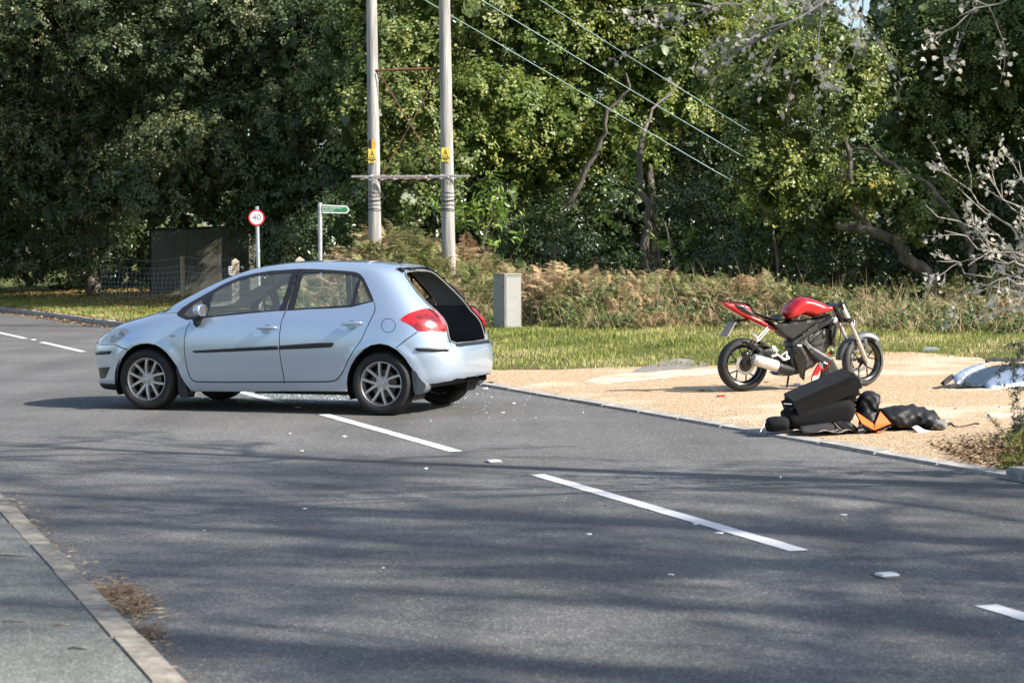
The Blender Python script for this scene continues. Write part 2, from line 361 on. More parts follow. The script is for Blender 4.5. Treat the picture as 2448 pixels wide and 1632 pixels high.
bp=_n(t,'ShaderNodeBump',Strength=.6,Distance=.012); L(v.outputs['Distance'],bp.inputs['Height']); L(bp.outputs[0],b.inputs['Normal'])
apron=tag(link('gravel_apron',npmesh('gravel_apron',np.column_stack([v2,z]),[f for f in f2 if len(f)==3]),ma),kind='structure')
def Ha(x,y): return float(H(x,y))+.012
# pale wash of dried mud and a broken tarmac patch on the apron edge
def patch(name,pts,m,lift,seed,jit=.05):
    r=np.random.default_rng(seed); P=dense(rounded(pts,2),.09); P=[(p[0]+r.normal(0,jit*.4),p[1]+r.normal(0,jit)) for p in P]
    v,f=cdt(P,.15); d=pdist(v,np.array(P)); zz=H(v[:,0],v[:,1])+.012+.002+lift*np.minimum(d/.12,1)
    return link(name,npmesh(name,np.column_stack([v,zz]),[q for q in f if len(q)==3],sm=True),m,apron)
MT['pale_mud']=mat('dried_mud',(.46,.36,.23),.95,var=.2,scale=5,c2=(.68,.60,.48),bump=.3,bscale=60)
MT['old_tar']=asphalt('old_tarmac',(.13,.12,.105),(.30,.27,.235),(.34,.32,.3),60,.9)
patch('mud_patch',[tuple(gp(x,y,.1))[:2] for x,y in [(1330,866),(1420,850),(1540,844),(1680,845),(1690,853),(1560,860),(1440,868),(1380,874)]],MT['pale_mud'],.004,1)
patch('tarmac_patch',[tuple(gp(x,y,.1))[:2] for x,y in [(1440,853),(1470,838),(1540,826),(1610,830),(1640,838),(1560,844),(1500,852)]],MT['old_tar'],.006,2)
patch('mud_patch',[tuple(gp(x,y,.1))[:2] for x,y in [(2230,948),(2280,942),(2345,942),(2360,949),(2300,955)]],MT['pale_mud'],.003,3)
# road studs between the dashes
def stud(y,label,off=0):
    v,nn=dirline(y); e=empty('road_stud',(xc(y)+off,y,.0),math.atan2(v.y,v.x),label,'road stud','white road studs along the centre line')
    m=MB(); m.box((0,0,.002),(.17,.10,.006)); m.build('casting',MT['asphalt'],e,bevel=.002)
    m=MB(); m.box((0,0,.011),(.085,.10,.016)); m.build('rubber_insert',MT['white'],e,bevel=.006)
for y,l in [(15.52,'white road stud just past the dash behind the hatchback rear wheel'),(9.98,'white road stud lying in a branch shadow beyond the longest dash'),(37.95,'white road stud between two dashes ahead of the hatchback')]: stud(y,l)
# ================================================================== hatchback: body surface and panel outlines (unrolled u,v map of the flank)
# rows of the body: z, half width, front limit, front corner depth, exponent, rear limit, rear corner depth, exponent
ROWS=np.array([
[.170,.775,.10,.90,2.8,4.00,.55,3.0],
[.205,.818,.04,1.00,2.8,4.08,.65,3.0],
[.270,.846,.01,1.03,2.7,4.12,.70,3.0],
[.360,.858,.0,1.04,2.6,4.17,.75,3.2],
[.460,.866,-.02,1.07,2.6,4.19,.78,3.2],
[.560,.877,-.03,1.08,2.6,4.19,.78,3.2],
[.640,.881,-.01,1.06,2.6,4.18,.78,3.2],
[.700,.880,.03,1.02,2.6,4.13,.72,3.4],
[.760,.876,.11,.98,2.6,4.10,.70,3.6],
[.820,.868,.21,.92,2.6,4.08,.68,3.6],
[.880,.856,.36,.84,2.6,4.06,.66,3.6],
[.940,.838,.60,.70,2.6,4.02,.64,3.6],
[1.00,.812,.83,.64,2.8,3.96,.60,3.6],
[1.08,.778,.96,.66,2.8,3.89,.56,3.6],
[1.17,.738,1.13,.70,2.8,3.80,.52,3.8],
[1.26,.697,1.31,.74,2.8,3.71,.48,3.8],
[1.34,.659,1.50,.76,2.8,3.63,.46,3.8],
[1.40,.628,1.68,.74,2.8,3.56,.44,3.8],
[1.44,.590,1.85,.68,2.8,3.49,.44,3.6],
[1.467,.535,1.99,.62,2.6,3.40,.50,3.2],
[1.488,.45,2.13,.56,2.5,3.28,.52,3.0],
[1.503,.32,2.27,.47,2.4,3.12,.50,2.6],
[1.511,.18,2.41,.32,2.2,2.95,.36,2.4],
[1.515,.04,2.58,.14,2.0,2.78,.12,2.0]])
NV=(len(ROWS)-1)*6+1; NE=48; NS=36
UF,US,UR=1.1,2.0,1.0     # lengths given to the nose, the flank and the tail in the unrolled map
def _cr(tab,t):
    i=np.clip(np.floor(t).astype(int),0,len(tab)-2); f=(t-i)[:,None]
    g=lambda k: tab[np.clip(k,0,len(tab)-1)]
    a,b,c,d=g(i-1),g(i),g(i+1),g(i+2)
    return .5*((2*b)+(c-a)*f+(2*a-5*b+4*c-d)*f**2+(3*b-a-3*c+d)*f**3)
def _end(W,R,n,m):
    ph=np.concatenate([np.linspace(0,1,800)**2])*np.pi/2
    ph=np.unique(np.concatenate([ph,np.pi/2-ph]))
    a=np.sin(ph)**(2/n); b=np.cos(ph)**(2/n)
    X=R*a; Y=W*b
    s=np.concatenate([[0],np.cumsum(np.hypot(np.diff(X),np.diff(Y)))]); s/=s[-1]
    q=np.linspace(0,1,m); return np.interp(q,s,X),np.interp(q,s,Y)
def table():
    v=np.linspace(0,len(ROWS)-1,NV); T=_cr(ROWS,v); out=[]
    for z,W,xf,Rf,nf,xr,Rr,nr in T:
        W=max(W,.01)
        fx,fy=_end(W,Rf,nf,NE); rx,ry=_end(W,Rr,nr,NE)
        ua,ub=xf+Rf,xr-Rr
        X=np.concatenate([(ua-fx)[::-1],np.linspace(ua,ub,NS+1)[1:-1],ub+rx])
        Y=np.concatenate([fy[::-1],np.full(NS-1,W),ry])
        x=X; d=np.minimum(np.hypot(x-.885,z-.30),np.hypot(x-3.485,z-.30))
        t=np.clip((.47-d)/.07,0,1); Y=Y+.010*t*t*(3-2*t)*(Y>.6)
        out.append(np.stack([X,-Y,np.full_like(X,z)],-1))
    return np.array(out).transpose(1,0,2)      # [iu,iv,3]
TAB=table()
UB=np.concatenate([np.linspace(-UF,0,NE),np.linspace(0,US,NS+1)[1:-1],US+np.linspace(0,UR,NE)])
def CP(U,V):
    U=np.asarray(U,float);V=np.asarray(V,float)
    iu=np.interp(U,UB,np.arange(len(UB))); iv=np.clip(V*6,0,NV-1)
    def w(t,n):
        i=np.clip(np.floor(t).astype(int),0,n-2); f=t-i
        return i,[.5*(-f+2*f*f-f**3),.5*(2-5*f*f+3*f**3),.5*(f+4*f*f-3*f**3),.5*(-f*f+f**3)]
    a,wa=w(iu,TAB.shape[0]); b,wb=w(iv,TAB.shape[1]); r=0
    for i in range(4):
        for j in range(4):
            r=r+TAB[np.clip(a+i-1,0,TAB.shape[0]-1),np.clip(b+j-1,0,TAB.shape[1]-1)]*(wa[i]*wb[j])[...,None]
    return r
def Nrm(U,V):
    e=.004; du=CP(np.asarray(U)+e,V)-CP(np.asarray(U)-e,V); dv=CP(U,np.asarray(V)+.05)-CP(U,np.asarray(V)-.05)
    n=np.cross(du,dv)
    return n/np.maximum(np.linalg.norm(n,axis=-1,keepdims=True),1e-9)
CT={
 'dlo':[(-.204,11.83),(-.26,12.42),(-.269,12.84),(-.292,13.24),(-.306,13.53),(-.322,13.81),(-.339,14.09),(-.355,14.37),(-.372,14.65),(-.392,14.94),(-.415,15.25),(-.419,15.52),(-.424,15.81),(-.431,16.12),(-.407,16.33),(-.385,16.55),(-.365,16.78),(-.328,16.93),(-.292,17.1),(-.258,17.27),(-.208,17.35),(-.159,17.43),(-.111,17.51),(-.064,17.6),(-.015,17.71),(.174,17.69),(.395,17.66),(.613,17.63),(.833,17.56),(1.045,17.49),(1.249,17.43),(1.447,17.32),(1.634,17.22),(1.812,17.13),(1.911,17.04),(2.002,16.96),(2.039,16.6),(2.055,16.04),(2.052,15.47),(2.052,14.95),(2.055,14.55),(2.059,14.16),(2.059,13.76),(2.057,13.36),(2.015,13.24),(1.963,13.13),(1.9,12.98),(1.838,12.83),(1.779,12.68),(1.702,12.64),(1.626,12.59),(1.551,12.54),(1.485,12.51),(1.418,12.48),(1.352,12.45),(1.286,12.42),(1.218,12.37),(1.15,12.32),(1.083,12.26),(1.016,12.21),(.96,12.19),(.903,12.17),(.835,12.09),(.768,12.01),(.703,11.92),(.639,11.83),(.589,11.74),(.541,11.65),(.495,11.56),(.449,11.46),(.404,11.36),(.362,11.25),(.32,11.14),(.278,11.03),(.234,10.92),(.184,10.81),(.133,10.69),(.087,10.64),(.019,10.9),(-.091,11.3)],
 'pane0':[(-.108,11.76),(-.178,12.43),(-.186,12.71),(-.199,12.98),(-.217,13.26),(-.238,13.54),(-.219,13.52),(-.081,12.83),(-.022,12.38),(.053,11.87),(.111,11.33),(.072,11.27),(.035,11.22),(-.043,11.45)],
 'pane1':[(.212,11.38),(.09,12.19),(-.001,12.83),(-.118,13.5),(-.254,14.14),(-.263,14.23),(-.284,14.53),(-.305,14.85),(-.309,15.08),(-.315,15.31),(-.321,15.55),(-.31,15.72),(-.298,15.9),(-.288,16.09),(-.254,16.22),(-.22,16.36),(-.188,16.51),(-.131,16.59),(-.076,16.68),(-.02,16.76),(.101,16.85),(.409,15.86),(.6,15.1),(.729,14.4),(.821,13.73),(.889,13.06),(.933,12.33),(.857,12.28),(.782,12.23),(.723,12.18),(.665,12.13),(.608,12.08),(.552,12.02),(.5,11.94),(.449,11.86),(.401,11.77),(.354,11.68),(.306,11.58),(.258,11.48)],
 'pane2':[(.439,16.86),(.621,16.83),(.799,16.79),(.973,16.76),(1.144,16.7),(1.309,16.65),(1.471,16.61),(1.628,16.56),(1.765,16.49),(1.897,16.42),(1.97,16.22),(1.998,16.04),(1.904,15.27),(1.857,14.67),(1.826,14.11),(1.8,13.55),(1.778,12.97),(1.699,12.93),(1.621,12.88),(1.543,12.83),(1.475,12.78),(1.408,12.73),(1.342,12.68),(1.276,12.62),(1.215,12.59),(1.155,12.55),(1.095,12.51),(1.056,13.19),(.999,13.81),(.924,14.44),(.823,15.13),(.675,15.89)],
 'pane3':[(2.01,15.74),(2.01,15.14),(2.016,14.58),(2.025,14.04),(2.032,13.5),(2.024,13.41),(1.956,13.28),(1.884,13.15),(1.813,13.01),(1.833,13.5),(1.858,13.98),(1.893,14.53),(1.941,15.12)],
 'bsplit':[(.088,17.4),(.36,16.53),(.536,15.87),(.664,15.32),(.764,14.78),(.841,14.28),(.903,13.77),(.952,13.29),(.99,12.77),(1.018,12.23)],
 'bseam':[(1.015,12.14),(1.074,11.17),(1.098,10.16),(1.123,9.2),(1.135,8.24),(1.146,7.42),(1.152,6.58),(1.154,5.81),(1.155,5.03),(1.158,4.38),(1.165,3.86),(1.172,3.33),(1.175,2.92),(1.178,2.5)],
 'fseam':[(.15,10.48),(.178,9.8),(.203,8.92),(.219,8.26),(.234,7.59),(.25,6.81),(.248,6.04),(.25,5.38),(.251,4.82),(.257,4.24),(.267,3.65),(.283,3.22),(.297,2.77),(.324,2.41),(.364,2.31),(.423,2.32),(.482,2.32),(.541,2.33),(.599,2.33),(.66,2.35),(.72,2.36),(.78,2.38),(.84,2.4),(.9,2.41),(.956,2.43),(1.012,2.44),(1.067,2.46),(1.123,2.47),(1.178,2.49)],
 'rseam':[(2.056,13.33),(2.053,12.76),(2.036,12.08),(2.018,11.63),(2.001,11.11),(1.97,10.38),(1.948,9.66),(1.936,9.07),(1.924,8.47),(1.912,7.86),(1.873,6.97),(1.847,6.06),(1.819,5.48),(1.789,4.98),(1.77,4.53),(1.75,4.11),(1.732,3.78),(1.714,3.46),(1.672,2.96),(1.631,2.68),(1.581,2.62),(1.531,2.6),(1.481,2.58),(1.431,2.57),(1.381,2.55),(1.331,2.54),(1.281,2.53),(1.23,2.51),(1.18,2.5)],
 'sillb':[(.277,.77),(.338,.8),(.399,.83),(.459,.87),(.52,.9),(.58,.93),(.638,.96),(.695,.98),(.753,1.01),(.81,1.04),(.867,1.06),(.925,1.09),(.982,1.11),(1.043,1.17),(1.103,1.22),(1.164,1.27),(1.225,1.3),(1.286,1.32),(1.346,1.34),(1.407,1.37),(1.467,1.39),(1.523,1.4),(1.578,1.41),(1.633,1.43),(1.69,1.44),(1.748,1.47)],
 'archf':[(-.405,.51),(-.375,1.65),(-.369,2.38),(-.361,3.06),(-.353,3.45),(-.345,3.82),(-.328,4.2),(-.31,4.58),(-.281,4.98),(-.256,5.43),(-.229,5.76),(-.203,6.12),(-.172,6.33),(-.141,6.55),(-.11,6.61),(-.08,6.66),(-.051,6.54),(-.021,6.43),(.003,6.16),(.033,5.91),(.06,5.55),(.089,5.21),(.114,4.8),(.138,4.43),(.157,4.13),(.176,3.83),(.192,3.43),(.208,3.02),(.231,2.53),(.252,1.98),(.267,1.54),(.282,1.0),(.324,.0)],
 'archr':[(1.748,1.47),(1.754,2.08),(1.753,2.58),(1.76,3.04),(1.769,3.47),(1.789,3.9),(1.807,4.33),(1.833,4.76),(1.862,5.23),(1.896,5.64),(1.929,6.08),(1.959,6.44),(1.988,6.82),(2.025,6.96),(2.059,7.1),(2.092,6.98),(2.125,6.85),(2.159,6.44),(2.192,6.06),(2.216,5.56),(2.239,5.11),(2.256,4.69),(2.275,4.3),(2.29,3.98),(2.304,3.67),(2.318,3.29),(2.334,2.91),(2.368,2.61)],
 'rbot':[(2.368,2.61),(2.408,2.48),(2.449,2.52),(2.494,2.55),(2.529,2.65),(2.568,2.74),(2.623,2.81),(2.688,2.88),(2.766,2.91),(2.86,2.93),(2.967,2.94)],
 'fwseam':[(-.385,6.33),(-.35,6.1),(-.316,5.89),(-.281,5.75),(-.25,5.6)],
 'head':[(-.579,9.07),(-.45,9.1),(-.365,8.99),(-.319,8.75),(-.315,8.44),(-.33,7.85),(-.348,7.21),(-.371,6.61),(-.391,6.32),(-.458,6.23),(-.549,6.07),(-.582,6.39),(-.608,6.92),(-.633,7.54),(-.648,8.22),(-.625,8.83)],
 'mouldfb':[(-.665,4.97),(-.611,5.18),(-.506,5.32),(-.458,5.37),(-.416,5.41),(-.406,5.32),(-.43,4.98),(-.474,4.93),(-.524,4.86),(-.659,4.75)],
 'fog':[(-.734,3.28),(-.655,3.42),(-.522,3.58),(-.44,3.68),(-.466,3.32),(-.486,2.95),(-.505,2.57),(-.533,2.38),(-.647,2.25),(-.734,2.67)],
 'lip':[(-.723,1.66),(-.607,1.66),(-.516,1.71),(-.438,1.76),(-.368,1.8)],
 'lipb':[(-.706,1.01),(-.649,.39),(-.493,.54),(-.405,.51)],
 'ind':[(.139,7.96),(.139,7.84),(.129,7.74),(.113,7.71),(.094,7.74),(.078,7.83),(.069,7.95),(.069,8.07),(.079,8.17),(.095,8.2),(.114,8.17),(.13,8.08)],
 'm1':[(.311,5.54),(.337,5.66),(.401,5.72),(.465,5.78),(.528,5.85),(.591,5.92),(.654,5.98),(.717,6.05),(.778,6.12),(.84,6.18),(.901,6.25),(.962,6.32),(1.022,6.4),(1.083,6.47),(1.143,6.54),(1.144,5.88),(1.083,5.83),(1.022,5.78),(.961,5.73),(.899,5.69),(.838,5.64),(.776,5.59),(.715,5.55),(.653,5.5),(.592,5.46),(.531,5.42),(.469,5.37),(.408,5.33),(.346,5.32)],
 'm2':[(1.153,6.57),(1.202,6.65),(1.251,6.73),(1.3,6.81),(1.348,6.89),(1.398,6.96),(1.448,7.03),(1.498,7.1),(1.548,7.13),(1.598,7.16),(1.648,7.19),(1.659,7.01),(1.634,6.35),(1.577,6.28),(1.52,6.21),(1.462,6.15),(1.404,6.08),(1.353,6.04),(1.302,6.01),(1.252,5.97),(1.203,5.93),(1.154,5.88)],
 'mrb':[(2.31,6.42),(2.343,6.41),(2.375,6.4),(2.408,6.39),(2.457,6.35),(2.509,6.31),(2.541,6.19),(2.576,6.08),(2.58,5.84),(2.555,5.72),(2.512,5.74),(2.473,5.76),(2.436,5.77),(2.401,5.8),(2.367,5.83),(2.333,5.85),(2.319,6.07)],
 'fuel':[(2.183,10.02),(2.18,9.73),(2.175,9.46),(2.167,9.23),(2.156,9.05),(2.143,8.94),(2.129,8.89),(2.115,8.93),(2.102,9.04),(2.09,9.22),(2.081,9.45),(2.074,9.71),(2.073,10.0),(2.077,10.29),(2.086,10.56),(2.099,10.79),(2.113,10.97),(2.128,11.08),(2.143,11.12),(2.157,11.09),(2.169,10.98),(2.178,10.8),(2.183,10.57),(2.184,10.3)],
 'h1':[(.896,9.28),(1.088,9.4)],
 'h2':[(1.71,9.98),(1.91,10.28)],
 'r1':[(1.09,9.27),(1.092,9.01),(1.084,8.77),(1.066,8.59),(1.041,8.46),(1.012,8.42),(.981,8.45),(.951,8.57),(.926,8.75),(.905,8.98),(.892,9.24),(.887,9.49),(.892,9.73),(.906,9.92),(.929,10.04),(.959,10.08),(.992,10.05),(1.024,9.93),(1.054,9.75),(1.076,9.52)],
 'r2':[(1.89,10.08),(1.886,9.82),(1.875,9.59),(1.858,9.4),(1.835,9.28),(1.808,9.23),(1.78,9.27),(1.754,9.39),(1.732,9.57),(1.716,9.8),(1.709,10.06),(1.713,10.31),(1.725,10.55),(1.746,10.74),(1.771,10.86),(1.801,10.9),(1.83,10.86),(1.856,10.75),(1.875,10.57),(1.886,10.34)],
 'tail':[(2.233,10.96),(2.256,11.35),(2.286,11.66),(2.317,11.94),(2.354,12.13),(2.393,12.31),(2.428,12.41),(2.466,12.51),(2.488,12.51),(2.54,12.42),(2.594,12.27),(2.623,11.82),(2.619,10.94),(2.615,10.0),(2.613,9.13),(2.594,8.8),(2.552,8.88),(2.492,8.93),(2.439,8.97),(2.392,9.0),(2.348,9.03),(2.32,9.63),(2.285,10.23),(2.263,10.49),(2.241,10.75)],
 'rbseam':[(2.344,8.97),(2.313,8.51),(2.281,8.04),(2.248,7.57),(2.212,6.99),(2.183,6.4)],
 'cedge':[(2.477,17.48),(2.507,17.0),(2.479,16.21),(2.461,15.59),(2.449,15.1),(2.44,14.64),(2.438,14.19),(2.436,13.73),(2.439,13.43),(2.443,13.13),(2.458,12.85),(2.474,12.56)],
 'rbtop':[(2.345,8.99),(2.389,8.96),(2.435,8.92),(2.485,8.87),(2.542,8.82),(2.562,8.31),(2.58,7.79),(2.597,7.21),(2.608,6.61)],
}
KA,KB=1.2,.065
car=empty('hatchback_car',(-.99-0*1,20.83,0),-.347,'pale blue five-door hatchback with dented rear bumper and its tailgate missing','car')

def clink(name,me,m,parent=None):
    o=link(name,me,m,parent or car)
    return o
# --- paint
def paintmat():
    m=bpy.data.materials.new('pale_blue_metallic_paint'); m.use_nodes=True; t=m.node_tree; L=t.links.new; b=t.nodes['Principled BSDF']
    tc=_n(t,'ShaderNodeTexCoord'); v=_n(t,'ShaderNodeTexNoise',Scale=900,Detail=1); L(tc.outputs['Object'],v.inputs[0])
    nz=_n(t,'ShaderNodeTexNoise',Scale=3.2,Detail=6,Roughness=.65); L(tc.outputs['Object'],nz.inputs[0])
    col=ramp(t,v.outputs['Fac'],[(.3,(.41,.51,.645)),(.7,(.50,.60,.73))])
    sp=_n(t,'ShaderNodeSeparateXYZ'); L(tc.outputs['Object'],sp.inputs[0])
    g=_n(t,'ShaderNodeMapRange'); L(sp.outputs[2],g.inputs[0]); g.inputs[1].default_value=.5; g.inputs[2].default_value=.18; g.inputs[3].default_value=0; g.inputs[4].default_value=.5; g.clamp=True
    dm=_n(t,'ShaderNodeMath',operation='MULTIPLY'); L(g.outputs[0],dm.inputs[0]); L(nz.outputs['Fac'],dm.inputs[1])
    mx=_n(t,'ShaderNodeMix',data_type='RGBA'); L(dm.outputs[0],mx.inputs[0]); L(col,mx.inputs[6]); mx.inputs[7].default_value=(.2,.19,.17,1)
    geo=_n(t,'ShaderNodeNewGeometry'); m2=_n(t,'ShaderNodeMix',data_type='RGBA'); L(geo.outputs['Backfacing'],m2.inputs[0]); L(mx.outputs[2],m2.inputs[6]); m2.inputs[7].default_value=(.33,.33,.32,1)
    L(m2.outputs[2],b.inputs['Base Color'])
    mt=_n(t,'ShaderNodeMath',operation='MULTIPLY_ADD'); L(geo.outputs['Backfacing'],mt.inputs[0]); mt.inputs[1].default_value=-.6; mt.inputs[2].default_value=.6; L(mt.outputs[0],b.inputs['Metallic'])
    ct=_n(t,'ShaderNodeMath',operation='SUBTRACT'); ct.inputs[0].default_value=1; L(geo.outputs['Backfacing'],ct.inputs[1]); L(ct.outputs[0],b.inputs['Coat Weight'])
    b.inputs['Roughness'].default_value=.3; b.inputs['Coat Roughness'].default_value=.03
    return m
PAINT=paintmat()
GLASS=glassmat('window_glass',(.93,.97,.95),haze=.10)
LENS=glassmat('lamp_lens',(.97,.97,.97),haze=.12)
BLK=mat('window_surround',(.022,.022,.025),.32,var=.1,spec=.5)
def s2(P): return [(u*KA,v*KB) for u,v in P]
def ribbon(P,wd=.0042):
    P=[np.array(p) for p in dense(s2(P),.05,False)]; l=[];r=[]
    for i,p in enumerate(P):
        t_=P[min(i+1,len(P)-1)]-P[max(i-1,0)]; t_=t_/np.linalg.norm(t_); n_=np.array([-t_[1],t_[0]]); l.append(tuple(p+n_*wd)); r.append(tuple(p-n_*wd))
    return l+r[::-1]
def ring(P,wd=.003):
    P=[np.array(p) for p in s2(P)]; c=sum(P)/len(P)
    o=[tuple(p+(p-c)/np.linalg.norm(p-c)*wd) for p in P]; i_=[tuple(p-(p-c)/np.linalg.norm(p-c)*wd) for p in P]
    return o,i_
BONE=[(-1.1,7.2),(-.86,7.4),(-.70,7.7),(-.66,8.3),(-.62,9.1),(-.53,10.2),(-.44,11.2),(-.40,11.75),(-.5,12.05),(-1.1,12.25)]
WIND=[(-1.1,12.4),(-.56,12.25),(-.44,12.45),(-.49,13.8),(-.55,15.4),(-.60,17.0),(-.66,18.1),(-.78,18.5),(-1.1,18.7)]
HOLE=[(3.0,7.0),(2.72,7.05),(2.645,7.4),(2.64,8.5),(2.645,10.),(2.65,11.4),(2.635,12.2),(2.575,13.2),(2.55,14.4),(2.56,15.6),(2.585,16.5),(2.64,17.05),(2.75,17.3),(3.0,17.4)]
LIPT=[(-1.1,1.62)]+CT['lip']+[(-.36,1.82)]
LIPB=[(-1.1,.55),(-.706,.5),(-.649,.45),(-.405,.45)]
BUMP=[(-1.1,6.45),(-.8,6.35),(-.56,6.12)]+CT['head'][9:7:-1]+[(-.388,6.33)]
ARCHF=CT['archf']+[(.324,-1),(-.45,-1)]
ARCHR=CT['archr']+[(2.36,-1),(1.74,-1)]
BOT=[(-1.3,-1),(-1.3,.55)]+LIPB+[(-.40,.45),(.2,.45)]+CT['sillb']+[(1.9,1.5),(2.3,2.3)]+CT['rbot']+[(3.2,2.95),(3.2,-1)]
GRIL=[(-1.1,6.5),(-.8,6.42),(-.64,6.3),(-.62,6.7),(-.68,7.25),(-.86,7.3),(-1.1,7.12)]
FRAME=CT['cedge'][0:1]+CT['cedge'][1:]+[(2.488,12.51),(2.54,12.42),(2.594,12.27),(2.623,11.82),(2.619,10.94),(2.615,10.),(2.613,9.13),(2.596,8.8),(2.58,7.79),(2.608,6.8),(3.0,6.6)]
POLYS=dict(archf=s2(ARCHF),archr=s2(ARCHR),bot=s2(BOT),hole=s2(HOLE+[(3.2,17.4),(3.2,7.0)]))
rib={'fseam':ribbon(CT['fseam']),'bseam':ribbon(CT['bseam']+[(1.178,2.3)]),'rseam':ribbon(CT['rseam']),'fwseam':ribbon(CT['fwseam']),'rbseam':ribbon(CT['rbseam']),'bsplit':ribbon(CT['bsplit'],.003),
     'bonnet':ribbon(BONE[:-2],.004),'wing':ribbon([(-.41,11.6),(-.204,11.83)],.003),'bump':ribbon(BUMP,.003)}
fo,fi=ring(CT['fuel'])
cons=[(POLYS['archf'],True),(POLYS['archr'],True),(s2(BOT[2:-2]),False),(s2(HOLE),False),(s2(CT['dlo']),True),(s2(CT['head']),True),(s2(CT['tail']),True),(s2(WIND),False),(s2(LIPT),False),(s2(FRAME),False),(s2(CT['fog']),True),(s2(GRIL),False),(s2([(-1.1,18.75),(-.7,18.6),(-.2,18.3),(2.0,18.3),(2.5,18.0),(3.0,17.75)]),False),(fo,True),(fi,True),(s2([(.29,2.3),(.364,1.0)]),False),(s2([(-1.1,12.25),(-.5,12.05),(-.40,11.75)]),False)]
cons+= [(s2(CT['pane%d'%i]),True) for i in range(4)]+[(r_,True) for r_ in rib.values()]
pts=[];edges=[]
lo=(-1.1*KA,.0);hi=(3.0*KA,23*KB)
for P_,cl in cons:
    D_=dense(P_,.028,cl); D_=[(min(max(x,lo[0]),hi[0]),min(max(y,lo[1]),hi[1])) for x,y in D_]
    b0=len(pts); pts+=D_; k=len(D_)
    for i in range(k if cl else k-1): 
        if (np.hypot(D_[i][0]-D_[(i+1)%k][0],D_[i][1]-D_[(i+1)%k][1]))>1e-5: edges.append((b0+i,b0+(i+1)%k))
cpts=np.array(pts)
for a,b_ in [((lo[0],lo[1]),(lo[0],hi[1])),((hi[0],lo[1]),(hi[0],hi[1]))]:
    D_=dense([a,b_],.03,False); pts+=D_
g=[]
for r_,y in enumerate(np.arange(.0,hi[1]+.001,.026)):
    for x in np.arange(lo[0]+(.015 if r_%2 else 0),hi[0]+.001,.03): g.append((min(x,hi[0]),min(y,hi[1])))
g=np.array(g)
# keep grid points clear of the outlines
cell={}
for i,p_ in enumerate(cpts): cell.setdefault((int(p_[0]//.03),int(p_[1]//.03)),[]).append(i)
def near(p_):
    a,b_=int(p_[0]//.03),int(p_[1]//.03)
    for i in(-1,0,1):
        for j in(-1,0,1):
            for k in cell.get((a+i,b_+j),()):
                if (cpts[k][0]-p_[0])**2+(cpts[k][1]-p_[1])**2<.011**2: return True
    return False
g=[tuple(p_) for p_ in g if not near(p_)]
R_=delaunay_2d_cdt([Vector(p_) for p_ in pts+g],edges,[],0,1e-5)
CV=np.array([tuple(p_) for p_ in R_[0]]); CF=np.array([f for f in R_[2] if len(f)==3])
cen=CV[CF].mean(1)
cls=np.full(len(CF),'side_panel',dtype=object); done=np.zeros(len(CF),bool)
def put(name,poly,s=True):
    m=inpoly(cen,np.array(s2(poly) if s else poly))&~done; cls[m]=name; done[m]=True
put('none',POLYS['bot'],False); put('none',POLYS['archf'],False); put('none',POLYS['archr'],False); put('none',POLYS['hole'],False)
for i in range(4): put('pane%d'%i,CT['pane%d'%i])
for k,r_ in rib.items(): put('seal',r_,False)
put('fuel_flap',fi,False); put('seal',fo,False)
dl=inpoly(cen,np.array(s2(CT['dlo'])))&~done; cls[dl]='window_frame'; done[dl]=True
put('headlight',CT['head']); put('tail_light',CT['tail']); put('fog',CT['fog']); put('grille',GRIL)
put('windscreen',WIND+[(-1.3,18.7),(-1.3,12.4)])
put('bonnet',BONE+[(-1.3,12.25),(-1.3,7.2)])
put('cowl',[(-1.3,12.0),(-.52,12.0),(-.40,11.72),(-.36,12.0),(-.44,12.45),(-.56,12.27),(-1.3,12.42)])
put('windscreen',WIND+[(-1.3,18.7),(-1.3,12.4)])
put('front_lip',LIPT+[(-.30,1.8),(-.3,-1),(-1.3,-1),(-1.3,1.62)])
put('front_bumper',BUMP+CT['fwseam']+[(-.2,5),(-.2,-1),(-1.3,-1),(-1.3,6.45)])
put('bonnet',BONE+[(-1.3,12.25),(-1.3,7.2)])
put('front_door',CT['fseam']+CT['bseam'][::-1]+[(1.0,12.6),(.3,12.3),(.1,11.2)])
put('rear_door',CT['bseam']+CT['rseam'][::-1]+[(1.98,13.6),(1.1,13)])
put('front_wing',[(.087,10.64),(-.204,11.83),(-.42,11.55),(-1.2,11),(-1.2,-1),(.364,-1),(.364,2.31)]+[p_ for p_ in CT['fseam'] if p_[0]<.37][::-1])
put('sill',[(.29,2.6),(1.76,2.75),(1.76,-1),(.29,-1)])
put('rear_bumper',CT['rbseam'][::-1]+CT['rbtop']+[(2.61,6.8),(3.2,6.6),(3.2,-1),(2.05,-1),(2.05,6.4)])
put('boot_frame',FRAME+[(3.2,6.6),(3.2,18.2),(2.6,18.0)])
put('roof',[(-1.3,18.75),(-1.1,18.75),(-.7,18.6),(-.2,18.3),(2.0,18.3),(2.5,18.0),(3.2,17.7),(3.2,30),(-1.3,30)])
def dent(U,V):
    d=-.05*np.exp(-(((U-2.595)/.035)**2+((V-7.1)/.9)**2))
    d+= -.020*np.exp(-(((U-2.62)/.06)**2+((V-5.2)/.7)**2))+.012*np.exp(-(((U-2.50)/.05)**2+((V-7.7)/.7)**2))
    d+= .010*np.sin(U*36+V*1.1)*np.exp(-(((U-2.65)/.15)**2))*np.clip((8.5-V)/3,0,1)
    return d
def lift(U,V,off=0.0,de=True):
    p_=CP(U,V); n_=Nrm(U,V); o=off+(dent(U,V) if de else 0)
    return p_+n_*np.asarray(o)[...,None],n_
